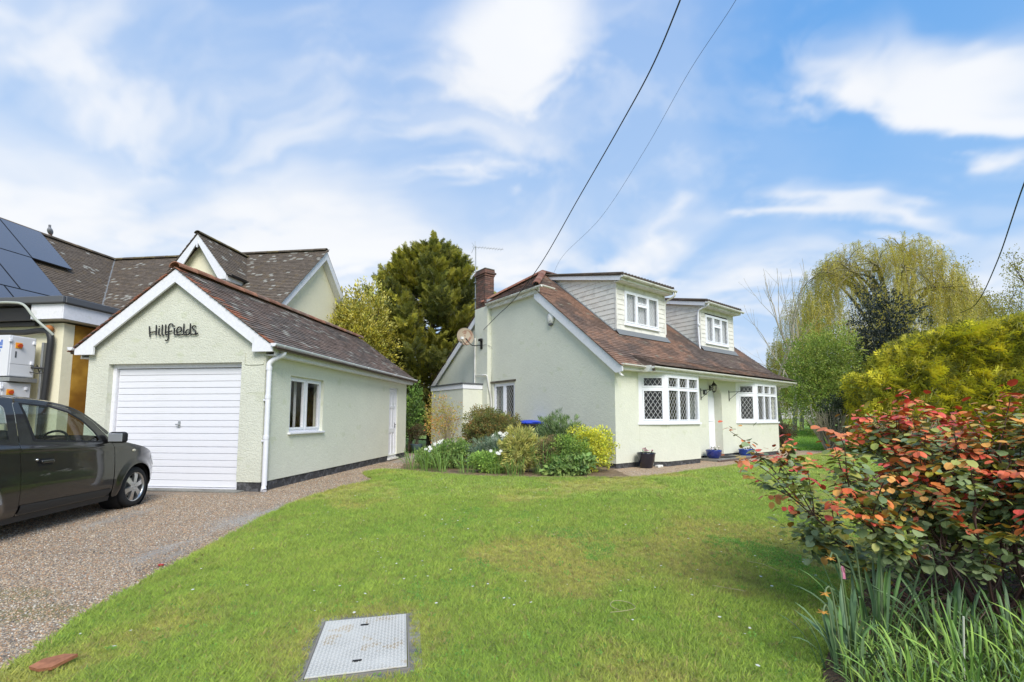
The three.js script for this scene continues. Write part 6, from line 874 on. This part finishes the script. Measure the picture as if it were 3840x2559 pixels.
const bedAt = (x, z) => [x, SOILY, -z];
shrub('clipped_hedge', 'rounded clipped bush with bronze tips against the gable window', 'hedge', bedAt(-.5, 12.5), { w: 1.6, h: 1.42, d: 1.15, n: 4200, geo: tinyC, tones: [[.2, .225, .045], [.26, .25, .05], [.32, .21, .05], [.15, .19, .04]], seed: 901, lumps: 14, base: .05, stems: 20, up: .3 });
shrub('wispy_shrub', 'tall loose shrub with yellow and copper young leaves beside the flat-roofed extension', 'shrub', bedAt(-1.78, 12.6), { w: 1.2, h: 1.75, d: .8, n: 560, geo: cluster(leafG(.03, .055, .25, .2, 2), 8, .17, 31), tones: [[0.507, 0.448, 0.078], [0.429, 0.39, 0.0683], [0.702, 0.312, 0.0975], [0.585, 0.488, 0.0975]], seed: 903, stems: 34, stemM: paleTwig, lumps: 8, base: .3 });
shrub('wispy_shrub', 'low thorny shrub with red tipped twigs left of the clipped bush', 'shrub', bedAt(-1.0, 12.2), { w: .55, h: 1.15, d: .5, n: 70, geo: cluster(leafG(.025, .045, .25, .2, 2), 7, .13, 32), tones: [[0.663, 0.254, 0.117], [0.293, 0.332, 0.078]], seed: 904, stems: 16, stemM: twigM, base: .35 });
shrub('golden_shrub', 'bright yellow-green shrub near the corner of the bungalow', 'shrub', bedAt(1.75, 10.45), { w: 1.25, h: .98, d: .9, n: 1000, geo: cluster(leafG(.035, .055, .25, .15, 2), 10, .15, 33), tones: [[0.78, 0.741, 0.0585], [0.702, 0.683, 0.0585], [0.429, 0.507, 0.0585], [0.78, 0.78, 0.0975]], seed: 905, base: .1, lumps: 9, stems: 18 });
shrub('feathery_shrub', 'tall grey-green narrow-leaved shrub behind the golden shrub', 'shrub', bedAt(1.2, 10.9), { w: 1.2, h: 1.38, d: .8, n: 620, geo: slimC, tones: [[0.195, 0.293, 0.0975], [0.254, 0.351, 0.137], [0.156, 0.234, 0.078]], seed: 906, base: .2, stems: 26, up: .9 });
shrub('green_shrub', 'mid-green bushy shrub between golden shrub and feathery shrub', 'shrub', bedAt(1.35, 10.2), { w: .9, h: .75, d: .7, n: 620, geo: tinyC, tones: [[0.254, 0.39, 0.0585], [0.332, 0.488, 0.078], [0.176, 0.273, 0.0488]], seed: 907, base: .05 });
shrub('golden_spiraea', 'low arching shrub with pale gold leaves in the middle of the bed', 'shrub', bedAt(.15, 10.35), { w: 1.1, h: .88, d: .8, n: 900, geo: slimC, tones: [[.55, .52, .12], [.5, .5, .14], [.62, .56, .16], [.33, .38, .09]], seed: 908, base: .12, stems: 24, up: .2 });
shrub('bronze_shrub', 'dull bronze-green shrub between the gold-leaved shrub and the golden shrub', 'shrub', bedAt(.85, 10.25), { w: .85, h: .78, d: .6, n: 460, geo: midC, tones: [[0.234, 0.205, 0.0683], [0.195, 0.234, 0.078], [0.312, 0.225, 0.0975]], seed: 909, base: .05, stems: 20 });
shrub('lavender_mound', 'silvery blue-green mound before the clipped bush', 'shrub', bedAt(-.62, 11.2), { w: 1.0, h: .72, d: .7, n: 620, geo: slimC, m: GREEN, tones: [[0.234, 0.332, 0.215], [0.312, 0.39, 0.273], [0.195, 0.293, 0.156]], seed: 910, base: .05, up: .7 });
shrub('leafy_perennial', 'green leafy perennial filling the bed below the wispy shrub', 'plant', bedAt(-1.45, 11.2), { w: 1.0, h: .6, d: .7, n: 560, geo: midC, tones: [[0.234, 0.37, 0.0683], [0.312, 0.429, 0.0975], [0.176, 0.293, 0.0585]], seed: 911, base: .02 });
shrub('leafy_perennial', 'pale green low perennial at the front edge of the bed', 'plant', bedAt(-.55, 10.35), { w: .8, h: .4, d: .5, n: 420, geo: tinyC, tones: [[0.37, 0.566, 0.0975], [0.293, 0.448, 0.078]], seed: 912, base: .02 });
shrub('leafy_perennial', 'broad-leaved dark green perennial under the golden shrub', 'plant', bedAt(1.25, 9.85), { w: 1.0, h: .36, d: .4, n: 300, geo: cluster(leafG(.07, .13, .25, .3), 6, .12, 35), tones: [[0.176, 0.293, 0.078], [0.254, 0.39, 0.0975], [0.312, 0.429, 0.117]], seed: 913, base: .0 });
shrub('leafy_perennial', 'small mixed green perennial at the left end of the bed', 'plant', bedAt(-2.0, 11.3), { w: .8, h: .5, d: .7, n: 380, geo: tinyC, tones: [[0.215, 0.332, 0.078], [0.293, 0.41, 0.0975]], seed: 914, base: .0 });
const narc = (o, r) => { for (let k = 0; k < 4; k++) bloom(o, r, (r() - .5) * .2, .42 + .12 * r(), (r() - .5) * .2, (r() - .5) * .1, .05, petalG, .05, whiteM, stemGreen); };
const SG = [[.16, .29, .055], [.22, .36, .07], [.13, .23, .05]];
[[-2.35, 10.95, .5, 'strappy green clump at the left tip of the bed', 0], [-1.95, 10.7, .52, 'strappy green clump below the white flowers', 1], [-1.55, 10.45, .45, 'strappy green clump second from the left tip of the bed', 0], [-1.0, 10.2, .42, 'short strappy green clump at the bed edge before the leafy perennials', 0], [-.35, 10.15, .58, 'tall strappy green clump left of the gold-leaved shrub', 1], [.05, 9.75, .34, 'short strappy green clump at the bed edge before the gold-leaved shrub', 0], [.62, 9.95, .62, 'tall strappy green clump right of the gold-leaved shrub', 0], [1.0, 9.85, .6, 'tall strappy green clump before the bronze-green shrub', 0]].forEach(([x, z, l, lab, fl], i) => strapClump('strappy_plant', lab, 'plant', bedAt(x, z), { n: 36, len: l * 1.12, w: .032, spread: .2, tones: SG, seed: 920 + i, group: 'strappy clumps along the flower bed', flowers: fl ? narc : null }));
strapClump('white_narcissus', 'white narcissus in flower at the left of the bed', 'flower', bedAt(-1.72, 11.55), { n: 10, len: .45, w: .02, tones: SG, seed: 931, flowers: (o, r) => { for (let k = 0; k < 8; k++) bloom(o, r, (r() - .5) * .3, .5 + .14 * r(), (r() - .5) * .2, (r() - .5) * .1, .06, petalG, .075, whiteM, stemGreen); } });
strapClump('white_narcissus', 'white narcissus in flower before the clipped bush', 'flower', bedAt(-.2, 11.3), { n: 10, len: .5, w: .02, tones: SG, seed: 932, flowers: (o, r) => { for (let k = 0; k < 9; k++) bloom(o, r, (r() - .5) * .45, .68 + .16 * r(), (r() - .5) * .2, (r() - .5) * .1, .06, petalG, .07, whiteM, stemGreen); } });

// ---------------------------------------------------------------- rose bush in the foreground
{
  const r = mulberry(951), o = thing('rose_bush', 'large rose bush with red young leaves at the right edge of the lawn', 'bush', [2.80, .04, -3.0]);
  const leaflet = leafG(.78, 1, .15, .15, 5, true), canes = [], leaves = [];
  const tonesG = [[.17, .235, .085], [.22, .29, .11], [.14, .19, .08], [.26, .32, .14], [.32, .36, .07]], tonesR = [[.66, .13, .045], [.72, .22, .055], [.62, .08, .05], [.68, .33, .07], [.56, .17, .055]], tonesY = [[.42, .37, .045], [.48, .31, .045], [.34, .34, .07]];
  const addLeaf = (p, dir, young) => { // compound leaf: five leaflets on a stalk
    const side = new THREE.Vector3().crossVectors(dir, V(0, 1, 0)).normalize(), s = (young > .5 ? .042 : .05) * (.7 + .6 * r()), tone = young > .75 ? pick(r, tonesR) : young > .45 ? pick(r, [...tonesR, ...tonesY]) : r() < .1 ? pick(r, tonesY) : pick(r, tonesG), n = pick(r, [3, 5, 5, 5]); const dn = V(0, -.25 - .3 * r(), 0), a0 = r() * 6.28;
    for (let k = 0; k < n; k++) { const t = k === n - 1 ? 1 : Math.floor(k / 2) * .42 + .2, sg = k === n - 1 ? 0 : k % 2 ? 1 : -1, q = p.clone().addScaledVector(dir, s * 2.3 * t), d = dir.clone().multiplyScalar(sg ? .45 : 1).addScaledVector(side, sg).add(dn).normalize(); leaves.push({ p: q, q: leafQ(d), s: s * (.85 + .3 * r()), t: tone, y: young }); } };
  const leafQ = d => { const x = new THREE.Vector3().crossVectors(d, V(0, 1, 0)).normalize(), n = new THREE.Vector3().crossVectors(x, d).normalize(); return new THREE.Quaternion().setFromRotationMatrix(new THREE.Matrix4().makeBasis(x, d, n)).multiply(quat((r() - .5) * .7, (r() - .5) * .9, 0)); };
  const cane = (p, d, len, rad0, depth, lfFrom) => { const n = 6, pts = [p.clone()], dd = d.clone(), q = p.clone(); for (let k = 0; k < n; k++) { dd.add(V((r() - .5) * .25, (r() - .5) * .2 + (depth ? .05 : -.02), (r() - .5) * .25)).normalize(); q.addScaledVector(dd, len / n); pts.push(q.clone()); } canes.push(branchTube(pts, rad0, rad0 * .45, 10, 5));
    for (let k = 1; k <= n; k++) { const t = k / n; if (t < lfFrom) continue; for (let m = 0; m < (depth ? 1 : 2); m++) { const dir = V(r() - .5, (r() - .35) * .7, r() - .5).normalize().addScaledVector(dd, .3).normalize(); addLeaf(pts[k].clone().add(V((r() - .5) * .03, (r() - .5) * .03, (r() - .5) * .03)), dir, depth === 0 && t > .7 && pts[k].y > .58 ? .62 + .38 * r() : r() * (pts[k].y > 1.05 ? .62 : .46)); } if (depth && t > .35) for (let m = 0; m < (r() < .75 ? 2 : 1); m++) { const nd = dd.clone().add(V((r() - .5) * 1.5, .2 + r() * .5, (r() - .5) * 1.5)).normalize(); cane(pts[k], nd, len * (.22 + .22 * r()), rad0 * .5, depth - 1, .25); } } };
  for (let k = 0; k < 52; k++) { const a = r() * 6.283, s = .2 + .8 * r(), p = V((r() - .5) * 1.1 + .45, 0, (r() - .5) * .5); let d = V(Math.max(-.6, Math.cos(a) * s * 1.05) + .14, .95, Math.sin(a) * s * .8).normalize(); cane(p, d, .70 + .38 * r(), .009, 1, p.x > .45 ? .3 : .45); }
  for (const [x, z, dx, dz, len] of [[-.1, .15, -.95, .2, 1.35], [-.15, -.05, -.8, -.1, 1.2], [-.2, .2, -.62, .25, 1.05], [0, .3, -.5, .35, 1.0], [-.1, -.2, -.6, -.35, 1.25], [.55, .25, .15, .1, 1.45], [1.0, .2, .1, .2, 1.4], [.3, .5, -.1, .45, .95], [.9, .5, .1, .5, 1.0], [-.2, 0, -1.0, .05, .8]]) cane(V(x, 0, z), V(dx, dx < -.45 ? .56 : .8, dz).normalize(), len * .88, .009, 1, .42);
  mesh('cane', canes, redTwig, o);
  // bare tangle low in the bush
  const tw = []; for (let k = 0; k < 170; k++) { const p = V((r() - .22) * 1.7, .05 + r() * .45, (r() - .4) * 1.0), d = V(r() - .5, r() - .4, r() - .5).normalize(), q = p.clone().addScaledVector(d, .25 + .35 * r()); tw.push(branchTube([p, p.clone().lerp(q, .5).add(V((r() - .5) * .12, (r() - .5) * .1, (r() - .5) * .12)), q], .004, .002, 6, 4)); } mesh('dead_twig', tw, mat(lin(.15, .10, .085), .9), o);
  // leaves: the ones that show largest as single leaves
  o.updateMatrixWorld(true); const cp = camera.position.clone().sub(o.position); leaves.forEach(e => e.d = e.p.distanceTo(cp) / e.s); leaves.sort((a, b) => a.d - b.d);
  const mats = new Map(), mOf = t => { const k = t.join(); if (!mats.has(k)) mats.set(k, mat(lin(...t), .5)); return mats.get(k); };
  leaves.slice(0, 290).forEach(e => { const m = mesh('leaf', leaflet, mOf(e.t), o); m.position.copy(e.p); m.quaternion.copy(e.q); m.scale.setScalar(e.s); });
  copies('leaves', leaflet, leafM({ roughness: .5, transmission: 0 }), leaves.slice(290).map(e => ({ p: e.p, q: e.q, s: e.s, c: lin(...e.t) })), o);
}
// ---------------------------------------------------------------- bulbs in the border
{ // low weeds and fallen leaves covering the border soil
  const r = mulberry(955), G = [], Lt = []; for (let k = 0; k < 2600; k++) { const x = mix(1.7, 5, r()), z = mix(2.2, 4.9, r()); if (!inPoly(roseBedPoly, x - .08, z) || !inPoly(roseBedPoly, x, z + .06)) continue; (r() < .55 ? G : Lt).push({ p: V(x, .045 + .02 * r(), -z), q: quat((r() - .5) * .6, r() * 6.283, (r() - .5) * .6), s: .6 + .8 * r(), c: null }); }
  G.forEach(e => e.c = tint(r, pick(r, [[.15, .23, .05], [.12, .19, .06], [.2, .28, .07]]), .25)); Lt.forEach(e => { e.c = tint(r, pick(r, [[.22, .14, .08], [.16, .10, .06], [.28, .2, .11]]), .3); e.p.y = .05; });
  copies('border_weeds', cluster(leafG(.03, .04, .2, .2, 2), 7, .06, 43, .3), GREEN, G); copies('leaf_litter', cluster(leafG(.028, .045, .3, .4, 2), 4, .08, 44, .1), GREEN, Lt);
}
{
  const BG = [[.14, .23, .11], [.18, .28, .13], [.15, .28, .08], [.11, .19, .09]], YG = [[.25, .40, .06], [.30, .47, .08], [.18, .33, .06]];
  const faded = mat(lin(.50, .24, .035), .8), fadedPale = mat(lin(.52, .40, .22), .8), stG = mat(lin(.16, .22, .10), .7);
  const nod = (o, r, x, y, z, dx, dz) => { mesh('stem', tube([V(x, 0, z), V(x + dx * .3, y * .6, z + dz * .3), V(x + dx * .7, y, z + dz * .7), V(x + dx, y + .02, z + dz), V(x + dx * 1.25, y - .01, z + dz * 1.2)], .0042, 20, 6), stG, o); const f = []; for (let k = 0; k < 6; k++) { const g = leafG(.014, .028, .3, .6); g.rotateX(2.2 + .5 * r()); g.rotateY(k * 1.05 + r()); g.translate(x + dx * 1.25, y - .005, z + dz * 1.2); f.push(g); } mesh('faded_flower', f, r() < .6 ? faded : fadedPale, o); };
  const B = (lab, x, z, n, len, w, tones, seed, fl, spread = .12) => strapClump('bulb_clump', lab, 'plant', [x, .04, -z], { n, len, w, tones, seed, spread, bend: .4, group: 'bulb foliage in the border', flowers: fl });
  B('blue-green bulb foliage with four faded daffodil heads before the rose canes', 2.0, 2.62, 40, .46, .036, BG, 961, (o, r) => { nod(o, r, -.05, .52, 0, -.07, .02); nod(o, r, .02, .54, .02, .05, .0); nod(o, r, .06, .54, 0, -.04, .03); nod(o, r, .32, .48, .05, -.05, .02); }, .16);
  B('blue-green bulb foliage leaning out of the dark under the rose', 2.28, 2.5, 30, .40, .034, BG, 962, null, .14);
  B('green bulb foliage with faded daffodil heads at the lawn edge', 1.62, 2.32, 24, .34, .04, BG, 963, (o, r) => { nod(o, r, -.02, .38, 0, -.07, .03); nod(o, r, -.06, .30, .02, -.06, .03); nod(o, r, .06, .52, -.05, -.06, 0); }, .12);
  B('bright green grassy bulb foliage along the bottom of the border', 2.05, 2.08, 34, .34, .022, YG, 964, null, .2); B('bright green grassy foliage right of the pale stake', 2.42, 2.12, 36, .36, .024, YG, 965, null, .22); B('bright green arching foliage at the far end of the border', 2.75, 2.2, 34, .36, .026, YG, 966, null, .22); B('mixed green foliage under the rose at the border edge', 2.6, 2.45, 30, .36, .032, BG, 967, null, .2); B('bright green grassy foliage nearest the tulip', 1.75, 2.02, 30, .28, .02, YG, 968, null, .18);
  { const rr = mulberry(975), LL = []; for (let k = 0; k < 2600; k++) { const x = mix(1.5, 3.3, rr()), z = mix(1.75, 2.75, rr()); if (!inPoly(roseBedPoly, x - .1, z)) continue; if (rr() < sstep(2.2, 2.75, z) * .8) continue; LL.push({ p: V(x, .04, -z), q: quat((rr() - .5) * .7, rr() * 6.283, (rr() - .5) * .7), s: V(.6 + .6 * rr(), .45 + .75 * rr(), 1), c: tint(rr, pick(rr, [[.20, .33, .06], [.15, .26, .06], [.13, .22, .08], [.26, .40, .07]]), .25) }); } copies('border_grass', strapG(.2, .016, .5, .4, 4), leafM({ roughness: .6, transmission: 0 }), LL); }
  const o = thing('tulip', 'single pink tulip bud with broad grey-green leaves at the border edge', 'flower', [1.72, .04, -2.42]), r = mulberry(969), tm = [mat(lin(.12, .21, .08), .5), mat(lin(.10, .18, .07), .5)];
  for (const [a, l, w, b] of [[2.2, .36, .07, .25], [3.9, .34, .08, .3], [.6, .30, .09, .35], [5.2, .26, .085, .5], [1.4, .24, .07, .6]]) { const m = mesh('leaf', strapG(l, w, b, .3, 8), pick(r, tm), o); m.rotation.y = a; m.position.set(Math.sin(a) * .015, 0, Math.cos(a) * .015); }
  mesh('stem', branchTube([V(0, 0, 0), V(-.01, .2, .01), V(-.035, .40, .02)], .005, .004, 8, 6), stemGreen, o);
  const pk = [mat(lin(.62, .22, .32), .55), mat(lin(.70, .45, .48), .55)]; for (let k = 0; k < 6; k++) { const g = strapG(.058, .034, -.15, 0, 5); g.translate(0, 0, .012 * (k % 2 ? 1 : .85)); g.rotateY(k * 1.047); g.translate(-.035, .398, .02); mesh('petal', g, pk[k % 2], o); }
  tag(mesh('plant_stake', rod(V(2.03, 0, -2.16), V(2.035, .36, -2.14), .004, 6), mat(lin(.62, .62, .50), .7)), 'thin pale stake standing in the border foliage', 'stake');
}
// ---------------------------------------------------------------- turf
{
  const r = mulberry(991), blade = (h, w, a, lean, ph) => { const s = Math.sin(a), c = Math.cos(a), p = t => [Math.cos(ph) * lean * t * t, h * t, Math.sin(ph) * lean * t * t], q = []; const P0 = p(0), P1 = p(.55), P2 = p(1); const L = [-c * w, 0, -s * w]; q.push(P0[0] + L[0], 0, P0[2] + L[2], P0[0] - L[0], 0, P0[2] - L[2], P1[0] - L[0] * .8, P1[1], P1[2] - L[2] * .8, P0[0] + L[0], 0, P0[2] + L[2], P1[0] - L[0] * .8, P1[1], P1[2] - L[2] * .8, P1[0] + L[0] * .8, P1[1], P1[2] + L[2] * .8, P1[0] + L[0] * .8, P1[1], P1[2] + L[2] * .8, P1[0] - L[0] * .8, P1[1], P1[2] - L[2] * .8, ...P2); return q; };
  const tuft = (n, R, h) => { const a = []; for (let k = 0; k < n; k++) { const b = blade(h * (.55 + .6 * r()), .0019 + .0016 * r(), r() * 6.28, h * (.3 + .9 * r()), r() * 6.28), x = (r() - .5) * 2 * R, z = (r() - .5) * 2 * R; for (let i = 0; i < b.length; i += 3) a.push(b[i] + x, b[i + 1], b[i + 2] + z); } const g = new THREE.BufferGeometry(); g.setAttribute('position', new THREE.Float32BufferAttribute(a, 3)); g.computeVertexNormals(); return clean(g); };
  const gA = tuft(11, .03, .044), gB = tuft(16, .05, .042), A = [], Bq = [], cov = (x, z) => { const dx = x + .805, dz = z - 2.565, c = Math.cos(rad(13.3)), s = Math.sin(rad(13.3)), u = dx * c + dz * s, v = -dx * s + dz * c; return Math.abs(u) < .262 && Math.abs(v) < .345; };
  const put = (arr, n, x0, x1, z0, z1, s0) => { for (let k = 0; k < n; k++) { const x = mix(x0, x1, r()), z = mix(z0, z1, r()); if (!inPoly(lawnPoly, x, z) || inPoly(roseBedPoly, x, z) || cov(x, z) || Math.abs(x) / z > 1.25) continue; const m = moss(x, z), l = lushness(x, z); if (r() < m * .35) continue; const t = turf(x, z), k2 = .7 + .6 * r(), dry = r() < .05 + .22 * m; const c = dry ? lin(.48 * k2, .40 * k2, .14 * k2) : lin(t[0] * k2, t[1] * k2, t[2] * k2); arr.push({ p: V(x, .028, -z), q: quat((r() - .5) * .25, r() * 6.283, (r() - .5) * .25), s: s0 * (.5 + .8 * l) * (.7 + .6 * r()) * (1 - .45 * m), c }); } };
  put(A, 78000, -2.9, 2.6, 1.6, 4.2, 1); put(A, 62000, -3.4, 5.2, 4.2, 7.0, 1.15); put(Bq, 62000, -3.6, 10.5, 6.8, 17, 1.3);
  // ragged edge of longer grass where the lawn meets gravel and beds
  const edge = [...drivePts, ...bedFront, ...pathPts]; for (let i = 0; i + 1 < edge.length; i++) { const [a, b] = edge[i], [c, d] = edge[i + 1], L = Math.hypot(c - a, d - b), n = Math.round(L * 190); for (let k = 0; k < n; k++) { const t = r(), x = mix(a, c, t) + (r() - .5) * .13, z = mix(b, d, t) + (r() - .5) * .13; const q = turf(x, z), k2 = .7 + .5 * r(); A.push({ p: V(x, .008, -z), q: quat((r() - .5) * .5, r() * 6.283, (r() - .5) * .5), s: .8 + .8 * r(), c: lin(q[0] * k2, q[1] * k2, q[2] * k2) }); } }
  const gm = mat(0xffffff, 1, { transmission: .42, thickness: 0 });
  copies('grass_tufts', gA, gm, A); copies('far_grass', gB, gm, Bq);
  { const Cq = []; for (let k = 0; k < 16000; k++) { const x = mix(9, 26, r()), z = mix(15, 30, r()); if (inPoly(lawnPoly, x, z) || z < 17.2 + Math.max(0, 13 - x) * .6) continue; const t = [.34, .55, .07], k2 = .7 + .6 * r(); Cq.push({ p: V(x, -.02 + rise(x, -z), -z), q: quat(0, r() * 6.28, 0), s: 2 + r(), c: lin(t[0] * k2, t[1] * k2, t[2] * k2) }); } copies('back_grass', gB, gm, Cq); }
  // clover and small weeds in drifts
  const cl = cluster(leafG(.016, .014, .1, .1, 2), 7, .03, 41, .2), W = []; for (let k = 0; k < 60000; k++) { const x = mix(-2.6, 4.2, r()), z = mix(1.7, 7, r()); if (!inPoly(lawnPoly, x, z) || inPoly(roseBedPoly, x, z) || cov(x, z)) continue; if (r() > clover(x, z) * .85 + .035) continue; const k2 = .75 + .5 * r(); W.push({ p: V(x, .043 + .012 * r(), -z), q: quat(0, r() * 6.28, 0), s: .7 + .7 * r(), c: lin(.24 * k2, .46 * k2, .07 * k2) }); } copies('clover', cl, gm, W);
  const ds = merge([...Array.from({ length: 9 }, (_, k) => { const g = leafG(.0045, .009, .1, .1, 2); g.rotateX(-1.35); g.rotateY(k * .698); g.translate(0, .05, 0); return g; })]), D = []; for (let k = 0; k < 900; k++) { const x = mix(-2.6, 6, r()), z = mix(1.9, 11, r()); if (!inPoly(lawnPoly, x, z) || inPoly(roseBedPoly, x, z) || cov(x, z) || fbm(x * 1.2 + 7, z * 1.2, 3, 0, 995) < .52) continue; D.push({ p: V(x, .018, -z), q: quat((r() - .5) * .4, r() * 6.28, (r() - .5) * .4), s: .8 + .6 * r() }); } copies('daisies', ds, whiteM, D);
}
// a few loose stalks lying on the lawn
{ const dry = mat(lin(.42, .36, .2), .9); [['dry looped stalk lying on the lawn', [V(.66, .07, -2.93), V(.62, .075, -2.98), V(.66, .08, -3.05), V(.75, .075, -3.03), V(.77, .07, -2.96), V(.70, .07, -2.92), V(.60, .068, -2.90)]], ['dry straight stalk lying on the lawn beside the tulip border', [V(1.42, .07, -3.35), V(1.50, .075, -3.28), V(1.60, .07, -3.24)]], ['pale dry weed stalk lying on the lawn near the rose bush', [V(1.95, .07, -3.9), V(2.02, .08, -3.78), V(2.06, .075, -3.64)]]].forEach(([l, p]) => tag(mesh('dry_stalk', tube(p, .002, 20, 5), dry), l, 'stalk')); }
renderer.render(scene, camera);
